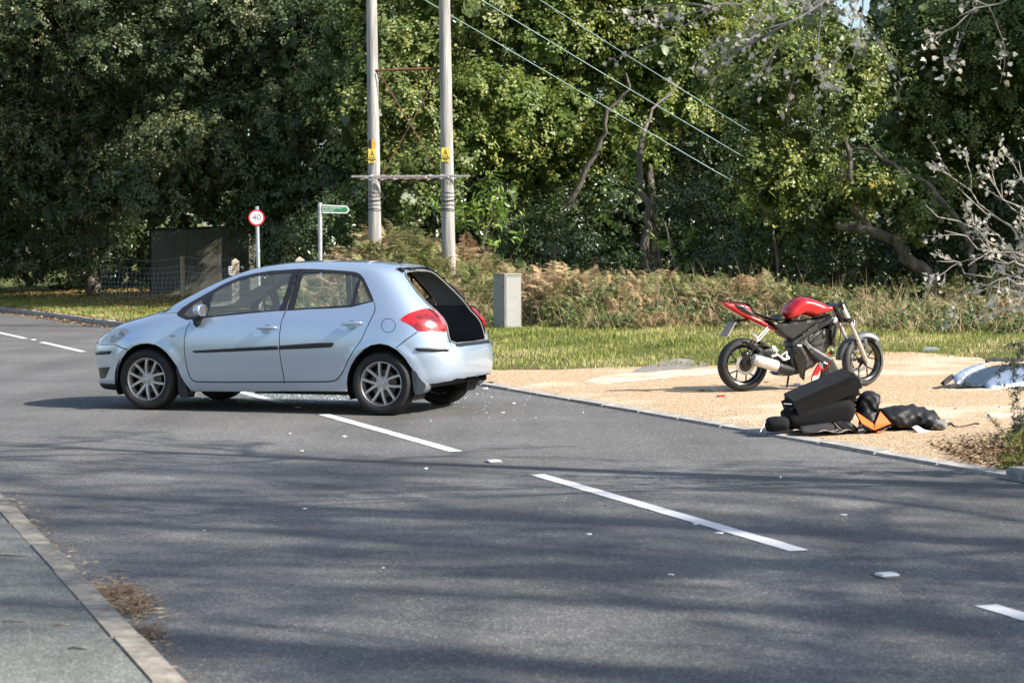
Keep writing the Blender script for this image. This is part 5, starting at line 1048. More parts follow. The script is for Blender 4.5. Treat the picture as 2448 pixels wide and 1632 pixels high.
def wz(x,f): return f*hf+.02*math.sin(x*3)-.10*f*(math.sin(math.pi*min(1,abs(x/(xb if x>0 else xa))))if True else 0)
xs=np.arange(xa,xb,.11)
for j in range(8):
    f=[.04,.14,.25,.38,.52,.67,.83,1.0][j]; m.tube([(x,wy(x)-.07,wz(x,f)) for x in np.arange(xa,xb+.01,.25)],.003,4,False)
for x in xs:
    pts=[]
    for j in range(9):
        f=j/8; pts.append((x+.028*math.sin(x*9+f*7)+.05*f*math.sin(x*1.3),wy(x)-.07,wz(x,max(.04,f))))
    m.tube(pts,.003,4,False)
m.tube([(x,wy(x)-.07,wz(x,1)+.22+.02*math.sin(x*2)) for x in np.arange(xa,xb+.01,.25)],.004,4,False)
tag(m.build('wire_mesh',mat('fence_wire',(.5,.5,.49),.45,metal=.3),wf,fix=False),kind='stuff')
A=at(345,690,61.); B=at(571,690,61.); T0=at(345,529,61.).z; T1_=at(571,521,61.).z; g=float(H(A.x,61))
sh=empty('shed',((A.x+B.x)/2,61,g-.1),math.radians(0),'dark green windowless shed under the overhanging oak behind the wire fence','shed')
SHD=mat('dark_green_cladding',(.085,.082,.06),.75,var=.2,scale=2.2,c2=(.125,.12,.09),anis=(6,1,.3)); W_=B.x-A.x; hz=T0-g+.1; hz2=T1_-g+.1
for k in range(4):
    x0=-W_/2+W_*k/4; x1=x0+W_/4-.004; za=hz+(hz2-hz)*k/4; zb=hz+(hz2-hz)*(k+1)/4
    m=MB(); v=[(x,y,z_) for y in(0,.04) for x,z_ in((x0,0),(x1,0),(x1,zb),(x0,za))]; m.add(v,[(0,1,2,3),(7,6,5,4),(0,4,5,1),(1,5,6,2),(2,6,7,3),(3,7,4,0)]); m.build('wall_panel',SHD,sh)
m=MB(); m.box((-W_/2+.02,1.3,hz/2),(.05,2.5,hz)); m.build('side_wall',SHD,sh); m=MB(); m.box((W_/2-.02,1.3,hz2/2),(.05,2.5,hz2)); m.build('side_wall',SHD,sh)
m=MB(); m.box((0,1.3,(hz+hz2)/2+.03),(W_+.1,2.75,.05),Matrix.Rotation(-math.atan2(hz2-hz,W_),3,'Y')); m.build('roof',MT['matt_black'],sh,bevel=.008)
m=MB(); m.box((0,2.55,hz/2),(W_,.05,hz)); m.build('back_wall',SHD,sh)
m=MB(); m.box((-W_/2+.012,-.012,hz/2),(.05,.03,hz)); m.build('corner_trim',MT['matt_black'],sh)
# ================================================================== vegetation
def leaf_arrays(C,N,size,wid,rng,fold=.18):
    """folded rhombic leaves at C with normals N -> verts, faces"""
    n=len(C); r=rng.normal(size=(n,3)); t=np.cross(N,r); t/=np.linalg.norm(t,axis=1,keepdims=True)+1e-9; b=np.cross(N,t)
    s=(size*rng.uniform(.65,1.3,n))[:,None]; w_=s*wid/size
    V=np.stack([C-t*s*.5,C+b*w_*.5+N*w_*fold,C+t*s*.5,C-b*w_*.5+N*w_*fold],1).reshape(-1,3)
    i=np.arange(n)[:,None]*4; F=np.concatenate([i+[0,1,2],i+[0,2,3]],1).reshape(-1,3)
    return V,F
def core_arrays(C,N,r,rng):  # dark cards added inside the leaf clumps to block light and deepen gaps
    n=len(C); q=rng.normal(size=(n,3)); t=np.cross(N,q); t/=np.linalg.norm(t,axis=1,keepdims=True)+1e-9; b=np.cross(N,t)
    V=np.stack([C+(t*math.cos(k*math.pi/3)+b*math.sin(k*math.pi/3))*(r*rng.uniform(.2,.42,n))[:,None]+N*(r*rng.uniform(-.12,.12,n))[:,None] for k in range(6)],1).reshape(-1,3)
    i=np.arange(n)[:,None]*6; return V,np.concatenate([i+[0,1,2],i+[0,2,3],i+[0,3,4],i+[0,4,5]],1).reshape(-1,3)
def crown_pts(ells,seed,dens=1.0,br=(.5,1.05),leaf=.1,front=True):
    rng=np.random.default_rng(seed); Cs=[];Ns=[];Rs=[];Kc=[];Kn=[];Kr=[]
    for (c,rx,ry,rz) in ells:
        R=(rx+rz)/2; nb=int(9.5*R*R)+4
        d=rng.normal(size=(nb,3)); d/=np.linalg.norm(d,axis=1,keepdims=True)
        if front: d[:,1]=np.where((d[:,1]>.35)&(rng.random(nb)<.7),-d[:,1],d[:,1])
        cc=np.array(c)+d*np.array([rx,ry,rz])*rng.uniform(.7,1.05,(nb,1))
        for k in range(nb):
            r=rng.uniform(*br)*min(1,.45+R*.35); n=int(dens*600*r*r*(.1/leaf)**1.3)
            dd=rng.normal(size=(n,3)); dd/=np.linalg.norm(dd,axis=1,keepdims=True)
            # leaves grow in small sprays
            ns=max(4,n//14); sc=rng.normal(size=(ns,3)); sc/=np.linalg.norm(sc,axis=1,keepdims=True); sc[:,2]=np.where((sc[:,2]<-.25)&(rng.random(ns)<.6),-sc[:,2],sc[:,2]); sc*=rng.uniform(.72,1.12,(ns,1))
            p=sc[rng.integers(0,ns,n)]*r*np.array([1.1,1.1,.8])+rng.normal(0,.075,(n,3))
            o=p/np.maximum(np.linalg.norm(p,axis=1,keepdims=True),1e-6)
            nr=o*1.0+np.array([0,0,.45])+rng.normal(0,.33,(n,3)); nr/=np.linalg.norm(nr,axis=1,keepdims=True)
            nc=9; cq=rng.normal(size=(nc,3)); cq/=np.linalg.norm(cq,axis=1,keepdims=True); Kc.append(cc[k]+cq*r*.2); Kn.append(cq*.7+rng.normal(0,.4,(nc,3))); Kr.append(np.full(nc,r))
            Cs.append(cc[k]+p); Ns.append(nr); Rs.append(np.clip(rng.uniform(0,.55)+rng.random(n)*.45,0,1))
    C=np.concatenate(Cs);N=np.concatenate(Ns);R=np.concatenate(Rs)
    # the clearing that the wires run through leaves a gap of open sky between two crowns
    a=(C[:,0]/C[:,1]-.1655)/.0095; b=((C[:,2]-CH)/C[:,1]-.1225)/.017; k=(a*a+b*b>1)|(C[:,1]<30)|(rng.random(len(C))<.03)
    global CORE
    kc=np.concatenate(Kc);kn=np.concatenate(Kn);kn/=np.linalg.norm(kn,axis=1,keepdims=True);kr=np.concatenate(Kr)
    a=(kc[:,0]/kc[:,1]-.1655)/.012; b=((kc[:,2]-CH)/kc[:,1]-.1225)/.021; kk=(a*a+b*b>1)|(kc[:,1]<30); CORE=(kc[kk],kn[kk],kr[kk])
    return C[k],N[k],R[k],rng
def crown(name,ells,seed,m,parent,leaf=.1,wid=.062,dens=1.0,**k):
    off=np.array(parent.location) if parent else np.zeros(3)
    C,N,R,rng=crown_pts([(tuple(np.array(c)+off),a,b,d) for c,a,b,d in ells],seed,dens,leaf=leaf,**k); C=C-off; V,F=leaf_arrays(C,N,leaf,wid,rng)
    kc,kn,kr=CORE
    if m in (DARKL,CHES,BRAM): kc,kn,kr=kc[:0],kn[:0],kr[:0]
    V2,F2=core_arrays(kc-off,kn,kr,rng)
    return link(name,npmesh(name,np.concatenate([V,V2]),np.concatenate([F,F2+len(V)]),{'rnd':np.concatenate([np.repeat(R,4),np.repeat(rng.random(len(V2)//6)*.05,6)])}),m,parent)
def E(x,y,Y,rx,rz=None,ry=None):
    return (tuple(at(x,y,Y)),rx,ry or rx,rz or rx*.8)
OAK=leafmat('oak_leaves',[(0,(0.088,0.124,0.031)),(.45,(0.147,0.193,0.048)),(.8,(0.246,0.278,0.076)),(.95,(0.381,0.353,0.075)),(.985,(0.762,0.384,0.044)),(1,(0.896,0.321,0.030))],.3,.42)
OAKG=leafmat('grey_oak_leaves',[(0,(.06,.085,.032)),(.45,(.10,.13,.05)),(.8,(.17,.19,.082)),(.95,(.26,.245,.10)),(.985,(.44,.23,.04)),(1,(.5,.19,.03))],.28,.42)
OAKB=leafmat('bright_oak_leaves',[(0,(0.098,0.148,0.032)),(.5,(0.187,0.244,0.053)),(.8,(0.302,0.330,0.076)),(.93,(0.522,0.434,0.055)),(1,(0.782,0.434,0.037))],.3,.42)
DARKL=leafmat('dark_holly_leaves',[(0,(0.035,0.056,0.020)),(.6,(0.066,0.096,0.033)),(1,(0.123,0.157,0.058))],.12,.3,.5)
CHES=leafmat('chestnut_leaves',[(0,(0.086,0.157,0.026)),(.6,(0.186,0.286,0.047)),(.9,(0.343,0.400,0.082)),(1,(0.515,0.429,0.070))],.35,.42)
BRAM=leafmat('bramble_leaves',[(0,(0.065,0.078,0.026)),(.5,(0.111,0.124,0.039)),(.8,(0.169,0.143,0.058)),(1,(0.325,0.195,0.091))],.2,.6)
def limb(pts,r0,r1,m,name,parent,seed=0,n=9,wob=.05):
    rng=random.Random(seed); P=[Vector(p) for p in pts]; Q=[]
    for i in range(len(P)-1):
        for k in range(4):
            q=P[i].lerp(P[i+1],k/4); Q.append(q+Vector((rng.uniform(-wob,wob),rng.uniform(-wob,wob),rng.uniform(-wob,wob)*.5)) if (i or k) else q)
    Q.append(P[-1]); m_=MB(); L_=len(Q)-1
    m_.tube(Q,[max(.004,(r0+(r1-r0)*i/L_)*rng.uniform(.9,1.1)) for i in range(L_+1)],n); return m_.build(name,m,parent,sm=70)
def tree(name,label,base,ells,seed,m,bark,tr,leaf=.1,wid=.062,dens=1.0,limbs=(),group=None,cat='tree',**k):
    """base: ground point; tr: (radius at base, radius at top, trunk points above the base)"""
    b=Vector(base); e=empty(name,tuple(b),0,label,cat,group); off=np.array(b)
    el=[(tuple(np.array(c)-off),a,bb,cc) for c,a,bb,cc in ells]
    if tr: limb([(0,0,-.15)]+[tuple(Vector(p)-b) for p in tr[2]],tr[0],tr[1],bark,'trunk',e,seed)
    for i,(pts,r0,r1) in enumerate(limbs): limb([tuple(Vector(p)-b) for p in pts],r0,r1,bark,'limb',e,seed+i+1,7)
    if el: crown('crown',el,seed,m,e,leaf,wid,dens,**k)
    return e
def gb(x,Y): 
    X=at(x,600,Y).x; return (X,Y,float(H(X,Y)))
G_='broadleaved trees along the wood edge'
# left hand oaks
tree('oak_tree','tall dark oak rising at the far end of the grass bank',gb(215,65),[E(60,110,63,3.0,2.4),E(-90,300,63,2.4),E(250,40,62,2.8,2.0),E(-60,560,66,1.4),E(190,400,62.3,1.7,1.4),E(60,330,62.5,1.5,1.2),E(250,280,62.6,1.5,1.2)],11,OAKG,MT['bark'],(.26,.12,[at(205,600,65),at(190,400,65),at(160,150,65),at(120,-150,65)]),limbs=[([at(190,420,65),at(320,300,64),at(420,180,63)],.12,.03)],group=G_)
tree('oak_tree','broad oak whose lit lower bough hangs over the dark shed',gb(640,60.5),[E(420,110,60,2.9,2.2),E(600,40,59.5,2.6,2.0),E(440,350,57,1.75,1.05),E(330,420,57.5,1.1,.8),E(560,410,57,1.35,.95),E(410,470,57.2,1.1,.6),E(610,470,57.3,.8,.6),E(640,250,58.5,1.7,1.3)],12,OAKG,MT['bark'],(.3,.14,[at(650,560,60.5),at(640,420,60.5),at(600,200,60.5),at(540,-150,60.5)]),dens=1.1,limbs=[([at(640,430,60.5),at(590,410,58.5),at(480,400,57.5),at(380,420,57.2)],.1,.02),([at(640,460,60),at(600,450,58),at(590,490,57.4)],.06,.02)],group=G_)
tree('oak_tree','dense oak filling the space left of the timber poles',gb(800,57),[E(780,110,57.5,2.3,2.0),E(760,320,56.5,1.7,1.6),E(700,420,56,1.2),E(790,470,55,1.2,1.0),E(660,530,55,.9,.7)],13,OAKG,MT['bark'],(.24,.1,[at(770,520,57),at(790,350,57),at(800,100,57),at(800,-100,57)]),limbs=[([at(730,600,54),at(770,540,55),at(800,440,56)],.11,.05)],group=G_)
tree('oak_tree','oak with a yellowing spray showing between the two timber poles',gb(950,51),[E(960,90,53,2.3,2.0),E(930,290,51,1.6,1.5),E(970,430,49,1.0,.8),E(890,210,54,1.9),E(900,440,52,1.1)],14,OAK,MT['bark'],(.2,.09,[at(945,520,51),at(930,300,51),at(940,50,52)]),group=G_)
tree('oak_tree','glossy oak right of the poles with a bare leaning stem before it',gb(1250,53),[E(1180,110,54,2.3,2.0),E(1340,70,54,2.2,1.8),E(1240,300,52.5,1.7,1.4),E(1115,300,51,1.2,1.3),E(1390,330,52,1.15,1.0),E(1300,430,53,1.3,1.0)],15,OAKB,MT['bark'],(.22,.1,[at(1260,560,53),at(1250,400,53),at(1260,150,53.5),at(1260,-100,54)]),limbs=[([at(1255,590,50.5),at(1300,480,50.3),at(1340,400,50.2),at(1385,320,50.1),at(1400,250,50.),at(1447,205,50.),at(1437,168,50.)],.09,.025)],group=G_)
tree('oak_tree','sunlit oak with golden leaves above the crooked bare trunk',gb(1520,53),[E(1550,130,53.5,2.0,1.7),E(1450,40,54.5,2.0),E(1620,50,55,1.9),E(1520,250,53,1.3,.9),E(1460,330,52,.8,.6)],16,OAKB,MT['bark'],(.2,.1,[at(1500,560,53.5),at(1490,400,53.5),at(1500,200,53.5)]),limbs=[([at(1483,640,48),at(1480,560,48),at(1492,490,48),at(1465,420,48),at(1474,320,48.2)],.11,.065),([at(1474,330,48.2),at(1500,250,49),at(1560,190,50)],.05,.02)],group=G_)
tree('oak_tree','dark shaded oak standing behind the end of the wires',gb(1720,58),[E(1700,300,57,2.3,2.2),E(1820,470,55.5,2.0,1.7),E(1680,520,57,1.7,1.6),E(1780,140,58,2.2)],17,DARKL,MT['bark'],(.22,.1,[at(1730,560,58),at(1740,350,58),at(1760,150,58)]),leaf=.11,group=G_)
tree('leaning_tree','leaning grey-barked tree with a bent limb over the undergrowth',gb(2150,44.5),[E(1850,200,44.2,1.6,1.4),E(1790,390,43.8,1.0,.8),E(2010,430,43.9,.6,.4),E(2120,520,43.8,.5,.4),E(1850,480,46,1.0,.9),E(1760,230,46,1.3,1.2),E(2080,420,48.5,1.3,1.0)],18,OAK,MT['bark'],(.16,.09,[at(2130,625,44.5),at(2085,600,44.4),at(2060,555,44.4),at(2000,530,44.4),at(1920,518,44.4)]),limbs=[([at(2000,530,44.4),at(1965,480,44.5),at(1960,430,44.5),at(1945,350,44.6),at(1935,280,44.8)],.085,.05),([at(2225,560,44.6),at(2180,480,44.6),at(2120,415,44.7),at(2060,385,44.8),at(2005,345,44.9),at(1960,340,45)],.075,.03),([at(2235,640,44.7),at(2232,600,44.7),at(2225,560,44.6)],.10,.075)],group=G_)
tree('oak_tree','fine-leaved tall oak framing the gap of sky',gb(2260,50),[E(2170,170,49,2.0,1.8),E(2300,90,49,2.2,1.9),E(2330,330,49,1.7,1.5),E(2120,300,48.5,1.2,1.1),E(2250,470,50,1.3,1.2),E(2060,200,49,1.0,.9)],19,OAK,MT['bark'],(.2,.09,[at(2260,560,50),at(2270,350,50),at(2270,100,50)]),leaf=.085,wid=.05,dens=.75,group=G_)
# the wood goes on to the right: the same kind of oak again, shading the trees beside it
src=[o for o in COL.objects if o.get('label','').startswith('dense oak filling')][0]
for i,(x,y,a,s) in enumerate([(17.5,43.5,.6,1.25),(21.5,40,2.4,1.4),(26,42.5,4.1,1.5),(28,36,5.3,1.4),(15.5,47.5,3.3,1.3)]):
    c=src.copy(); COL.objects.link(c); c.location=(x,y,float(H(x,y))); c.rotation_euler=(0,0,a); c.scale=(s,s,s); tag(c,'tall oak where the wood continues right of the gap of sky','tree','oaks continuing the wood to the right')
    for ch in src.children: d=ch.copy(); COL.objects.link(d); d.parent=c
for i,(x,y,a,s) in enumerate([(-21,79,1.,1.4),(-27,92,2.2,1.6),(-36,104,4.,1.7),(-52,98,.5,1.6),(-58,84,3.,1.5)]):
    c=src.copy(); COL.objects.link(c); c.location=(x,y,float(H(x,y))); c.rotation_euler=(0,0,a); c.scale=(s,s,s); tag(c,'tall oak further along the bend beyond the grass bank','tree','oaks further along the bend')
    for ch in src.children: d=ch.copy(); COL.objects.link(d); d.parent=c
# chestnut sprays with long bright leaves
tree('chestnut_shrub','bright long-leaved chestnut shrub at the foot of the poles',gb(1110,45.5),[E(1105,520,45.2,.75,.6),E(1160,470,45.6,.65,.5),E(1120,590,45,.6,.4),E(1060,470,46,.6)],21,CHES,MT['bark'],(.05,.02,[at(1110,560,45.5),at(1130,480,45.5)]),leaf=.19,wid=.06,dens=1.15,br=(.3,.5),cat='shrub')
tree('chestnut_shrub','bright chestnut sprays low beside the crooked bare trunk',gb(1560,47.5),[E(1545,545,47.5,.7,.4),E(1500,360,48.,.6,.5),E(1590,590,47.3,.5,.3),E(1400,540,48.5,.7,.4),E(1440,440,48.3,.6,.35)],22,CHES,MT['bark'],(.04,.015,[at(1540,570,47.6),at(1520,500,47.8)]),leaf=.19,wid=.065,dens=.85,br=(.25,.45),cat='shrub')
tree('chestnut_shrub','sunlit chestnut sprays below the fading end of the wires',gb(1800,45),[E(1790,430,45.6,.6,.5),E(1740,520,45.8,.8,.7),E(1700,440,46.5,.7,.6)],23,CHES,MT['bark'],(.04,.015,[at(1780,560,45.3),at(1780,470,45.5)]),leaf=.16,wid=.055,dens=.8,br=(.3,.5),cat='shrub')
# undergrowth
UG='dark evergreen undergrowth bushes'
for i,(l,x,Y,el) in enumerate([
 ('ivy-dark bush at the end of the grass bank beside the road',90,65,[E(70,560,65,1.5,1.3),E(60,430,66,1.8,1.5),E(180,590,64.5,1.0,.9)]),
 ('tangled evergreen bush left of the dark shed',270,64,[E(260,590,63.5,1.1,.95),E(300,480,65,1.2,1.1),E(220,470,66,1.4,1.2)]),
 ('evergreen bush behind the speed limit sign',650,56,[E(640,560,56,1.0,1.0),E(610,500,57,.9,.9),E(700,590,54,.8,.6)]),
 ('evergreen bush behind the footpath signpost',790,49,[E(770,560,49,.8,.8),E(850,500,50,1.0,.9),E(740,600,50,.7,.6)]),
 ('holly bush left of the bare leaning stem',1190,49,[E(1200,560,49.5,.9,.8),E(1270,600,48.5,.9,.6)]),
 ('holly bush between the bare leaning stem and the crooked trunk',1380,49,[E(1370,580,50,1.1,.9),E(1420,620,48.5,.8,.5),E(1330,500,51,1.0,.9)]),
 ('holly bush right of the crooked bare trunk',1640,49.5,[E(1620,610,49.5,1.0,.8),E(1690,640,48,.9,.7),E(1580,500,52,1.1,1.0)]),
 ('glossy holly bush above the motorcycle tank',1870,47,[E(1850,600,47,1.2,.9),E(1930,640,45.5,.9,.6),E(1780,620,46.5,.9,.7)]),
 ('shaded holly bush behind the leaning grey-barked tree',2060,49,[E(2050,620,49,1.2,.9),E(2150,540,50,1.3,1.0),E(1990,560,50,1.0,.9)]),
 ('shaded holly bush at the right end of the wood',2320,47,[E(2320,600,47,1.2,1.0),E(2240,640,46,.9,.7),E(2400,500,48,1.4,1.3)])]):
    tree('holly_bush',l,gb(x,Y),el,40+i,DARKL,MT['bark'],None,leaf=.085,wid=.05,dens=.9,group=UG,cat='bush')
for i,(l,x,Y,el) in enumerate([('bramble thicket under the leaning grey-barked tree',2180,39,[E(2150,700,39,.8,.45),E(2230,690,38.5,.9,.5),E(2060,720,38,.6,.3)]),('bramble thicket right of the torn-off tailgate',2330,36,[E(2320,710,36,.8,.5),E(2390,690,35,.9,.6)]),('pale ivy mound at the edge of the grass bank',180,63,[E(185,610,62.5,.55,.65)]),('red-brown bramble mound on the grass bank',75,63.5,[E(75,600,63,.9,.6)])]):
    tree('bramble_bush',l,gb(x,Y),el,60+i,BRAM,MT['bark'],None,leaf=.075,wid=.05,dens=.9,cat='bush',br=(.3,.5))
# deeper wood behind, one mass
back=[E(x,y,Y,4.0,3.4,2.0) for x,y,Y in [(-200,100,74),(0,420,75),(150,-100,74),(260,260,73),(450,520,72),(520,60,73),(700,250,72),(860,500,70),(900,0,72),(1050,260,70),(1150,-120,71),(1250,480,69),(1380,180,70),(1500,-120,71),(1560,440,68),(1650,250,70),(1760,560,68),(1750,60,72),(2020,480,66),(2200,300,68),(2300,560,66),(2400,80,68),(2160,130,70),(2480,380,66),(30,650,72),(120,150,70),(220,330,69.5),(340,180,71),(60,300,70),(430,330,69),(600,620,70),(1100,640,66),(1900,640,64)]]
C,N,R,rng=crown_pts(back,99,.36,(.8,1.4),.3); V,F=leaf_arrays(C,N,.32,.2,rng)
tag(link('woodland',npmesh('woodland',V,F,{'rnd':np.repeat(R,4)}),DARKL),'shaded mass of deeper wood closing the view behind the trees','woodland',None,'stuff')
# ---- bracken bank: dried and green fronds
def frond_template(seed,pairs=15):
    r=np.random.default_rng(seed); V=[];F=[]
    L_=1.0; pts=[]
    for i in range(9):
        u=i/8; pts.append(np.array([u*.62,0,.75*u-.42*u*u*u]))
    def P(u): 
        k=min(int(u*8),7); f=u*8-k; return pts[k]*(1-f)+pts[k+1]*f
    for i in range(8):
        b=len(V); w0=.008*(1-i/9); w1=.008*(1-(i+1)/9); V+= [pts[i]+[0,-w0,0],pts[i]+[0,w0,0],pts[i+1]+[0,w1,0],pts[i+1]+[0,-w1,0]]; F+= [(b,b+1,b+2),(b,b+2,b+3)]
    for i in range(pairs):
        u=.22+.77*i/(pairs-1); p=P(u); tan=P(min(1,u+.05))-P(max(0,u-.05)); tan/=np.linalg.norm(tan); ln=.30*(1-u)**.75*(.35+.65*min(1,(u-.15)/.2))+.02
        for s in(-1,1):
            d=np.array([tan[0]*.45,s*.9,tan[2]*.45-.25+r.normal(0,.12)]); d/=np.linalg.norm(d); q=p+d*ln*r.uniform(.8,1.15); mid=p+d*ln*.45; wv=tan*ln*.12
            b=len(V); V+= [p,mid+wv,q-[0,0,ln*.15],mid-wv]; F+= [(b,b+1,b+2),(b,b+2,b+3)]
    return np.array(V),np.array(F)
TPL=[frond_template(i,p) for i,p in enumerate((13,15,17,14))]
def scatter(tpls,pos,scale,yaw,pitch,val,rng,name,m,parent=None):
    Vs=[];Fs=[];As=[];b=0
    k=rng.integers(0,len(tpls),len(pos))
    for j,(V,F) in enumerate(tpls):
        i=np.where(k==j)[0]
        if not len(i): continue
        cp,sp=np.cos(pitch[i]),np.sin(pitch[i]); cy,sy=np.cos(yaw[i]),np.sin(yaw[i])
        x=V[:,0][None]*cp[:,None]+V[:,2][None]*sp[:,None]; z=-V[:,0][None]*sp[:,None]+V[:,2][None]*cp[:,None]; y=np.repeat(V[:,1][None],len(i),0)
        X=x*cy[:,None]-y*sy[:,None]; Y=x*sy[:,None]+y*cy[:,None]
        W=np.stack([X,Y,z],-1)*scale[i][:,None,None]+pos[i][:,None,:]
        Vs.append(W.reshape(-1,3)); Fs.append((F[None]+(np.arange(len(i))*len(V))[:,None,None]+b).reshape(-1,3)); As.append(np.repeat(val[i],len(V))); b+=len(i)*len(V)
    V=np.concatenate(Vs);F=np.concatenate(Fs); return link(name,npmesh(name,V,F,{'rnd':np.concatenate(As)}),m,parent)
BRK=leafmat('bracken_fronds',[(0,(.13,.17,.05)),(.35,(.23,.25,.09)),(.52,(.32,.29,.14)),(.7,(.40,.29,.16)),(.88,(.47,.33,.19)),(1,(.34,.18,.08))],.35,.7,.2)
rng=np.random.default_rng(21)
N_=8600; X=rng.uniform(-4.6,9.5,N_); front=bfront(X); Yb=front+rng.beta(1.1,1.5,N_)*6.5
keep=rng.random(N_)<np.where(X>5.5,.75,1); X,Yb,front=X[keep],Yb[keep],front[keep]; Z=H(X,Yb)
dd_=Yb-front; hgt=np.interp(X,[-5,-3,-1,0,4,6,10],[.8,.95,.9,.72,.68,.6,.5])*np.clip(.45+dd_*.25,0,1.0)*rng.uniform(.5,1.35,len(X))*(1+.3*np.sin(X*1.7)*np.sin(X*.6+Yb*.8))
dry=np.clip(rng.normal(.6,.2,len(X))+.3*np.sin(X*1.3+.6)*np.sin(Yb*1.1+X*.4)+.15*np.sin(X*3.1)-.12*(X>5),0,.88)
tag(scatter(TPL,np.stack([X,Yb,Z-.03],-1),hgt*1.0,rng.uniform(0,2*np.pi,len(X)),rng.normal(-.12,.38,len(X)),dry,rng,'bracken',BRK),'bank of browning bracken fronds between the verge and the wood','bracken',None,'stuff')
# dead stalks and straws through the bracken
n=2600; X=rng.uniform(-4.4,9,n); Yb=bfront(X)+rng.uniform(-.2,4,n); Z=H(X,Yb); L_=rng.uniform(.3,1.1,n); th=rng.uniform(0,2*np.pi,n); tl=rng.uniform(.3,1.45,n)
d=np.stack([np.cos(th)*np.sin(tl),np.sin(th)*np.sin(tl),np.cos(tl)],-1); a=np.stack([X,Yb,Z],-1); b=a+d*L_[:,None]; w_=np.array([.0055,0,0])
V=np.stack([a-w_,a+w_,b],1).reshape(-1,3); F=np.arange(n*3).reshape(-1,3)
STRAW=leafmat('dead_stalks',[(0,(.36,.25,.13)),(.6,(.50,.38,.22)),(1,(.6,.5,.36))],.2,.7,.2)
tag(link('dead_stalks',npmesh('dead_stalks',V,F,{'rnd':np.repeat(rng.random(n),3)}),STRAW),'pale dead stalks poking through the bracken bank','stalks',None,'stuff')
# bramble leaves woven into the front of the bracken
n=19000; X=rng.uniform(-4.2,9.5,n); f0=bfront(X); Yb=f0+rng.beta(1,3,n)*4; cl=np.sin(X*2.3+1)*np.sin(Yb*2.9)+.6*np.sin(X*5.1-Yb*3.3); k=cl+rng.normal(0,.4,n)>.1; X,Yb,f0=X[k],Yb[k],f0[k]
Z=H(X,Yb)+rng.random(len(X))**1.5*np.clip(.25+(Yb-f0)*.25,0,.75); C=np.stack([X,Yb,Z],-1); Nn=rng.normal(0,.5,C.shape)+np.array([0,-.35,.8]); Nn/=np.linalg.norm(Nn,axis=1,keepdims=True); V,F=leaf_arrays(C,Nn,.075,.055,rng)
tag(link('bramble_leaves',npmesh('bramble_leaves',V,F,{'rnd':np.repeat(rng.random(len(C))*.75,4)}),leafmat('verge_bramble',[(0,(.06,.10,.03)),(.5,(.11,.16,.045)),(1,(.22,.2,.08))],.3,.5)),'low green bramble leaves threaded through the foot of the bracken','bramble',None,'stuff')
# ---- grass
GRS=leafmat('grass_blades',[(0,(.14,.18,.04)),(.35,(.26,.29,.07)),(.65,(.40,.39,.13)),(.85,(.52,.46,.21)),(1,(.56,.46,.26))],.35,.6,.25)
def grass(name,label,X,Y,h,rng,w=.007,parent=None,zoff=0,green=None):
    n=len(X); Z=H(X,Y)+zoff; th=rng.uniform(0,2*np.pi,n); ln=rng.normal(0,.45,n); hh=h*rng.uniform(.45,1.25,n)
    a=np.stack([X,Y,Z-.01],-1); wv=np.stack([np.cos(th),np.sin(th),0*th],-1)*w; lean=np.stack([np.sin(th)*ln,np.cos(th)*ln,np.ones(n)],-1)
    m_=a+lean*[.35,.35,.6]*hh[:,None]; tp=a+lean*hh[:,None]*[1.2,1.2,.92]
    V=np.stack([a-wv,a+wv,m_+wv*.7,m_-wv*.7,tp],1).reshape(-1,3); i=np.arange(n)[:,None]*5; F=np.concatenate([i+[0,1,2],i+[0,2,3],i+[3,2,4]],1).reshape(-1,3)
    val=np.clip(rng.random(n)*.6+.18+.22*np.sin(X*.9+Y*.5)+.2*np.sin(X*2.7-Y*1.9)-.25*sst(1.5,0,bfront(X)-Y)*(Y<40),0,1) if green is None else np.clip(rng.random(n)*green,0,1)
    return tag(link(name,npmesh(name,V,F,{'rnd':np.repeat(val,5)}),GRS,parent),label,'grass',None,'stuff')
def inap(X,Y,mar=0.0):
    q=np.stack([X,Y],1); r=inpoly(q,APN); return r&(pdist(q,APN)>mar)
n=120000; X=rng.uniform(-7,10.5,n); Y=rng.uniform(26.3,38.5,n); k=(X>xk(Y)+.18)&~inap(X,Y,rng.random(n)**3*.45)&(Y<(bfront(X)+1))
bare=(np.sin(X*1.1+.5)*np.sin(Y*1.7+X*.7)+.5*np.sin(X*3.3-Y*2.1))>.62; k&=~(bare&(rng.random(n)<.7)); X,Y=X[k],Y[k]
hh=.03+.03*(np.sin(X*1.7+Y*1.1)>.3)+.06*(np.sin(X*4.3+Y*2.2)*np.sin(Y*5.1-X*1.7)>.35)+.07*np.clip((Y-(bfront(X)-.6))/1.5,0,1)
grass('grass_verge','short sunlit grass verge between the gravel and the bracken',X,Y,hh,rng)
n=60000; Y=rng.uniform(40,74,n); X=xk(Y)+.2+rng.random(n)**1.2*8.5; k=~((X>-5.4)&(Y>37)&(Y<50))&~((X-xk(Y)>5.5)&(rng.random(n)<.6)); X,Y=X[k],Y[k]
grass('grass_bank','grassy bank between the far kerb and the dark undergrowth',X,Y,np.full(len(X),.10),rng,.011)
n=26000; X=rng.uniform(3.4,6.5,n); Y=rng.uniform(14.4,18.5,n); k=(X>xk(Y)+.3)&~inap(X,Y,.05)&((X-3.65)>.18*np.sin(Y*5)+.0); X,Y=X[k],Y[k]
grass('grass_tuft','rich green grass mound at the kerb below the dark shrub',X,Y,np.full(len(X),.07),rng,.004,green=.5)
n=2600; X=rng.uniform(5.0,7.5,n); Y=rng.uniform(22.3,25.5,n); k=(np.hypot((X-6.3)/1.2,(Y-23.3)/.7)<1)&(np.sin(X*6)*np.sin(Y*7)>-.2); X,Y=X[k],Y[k]
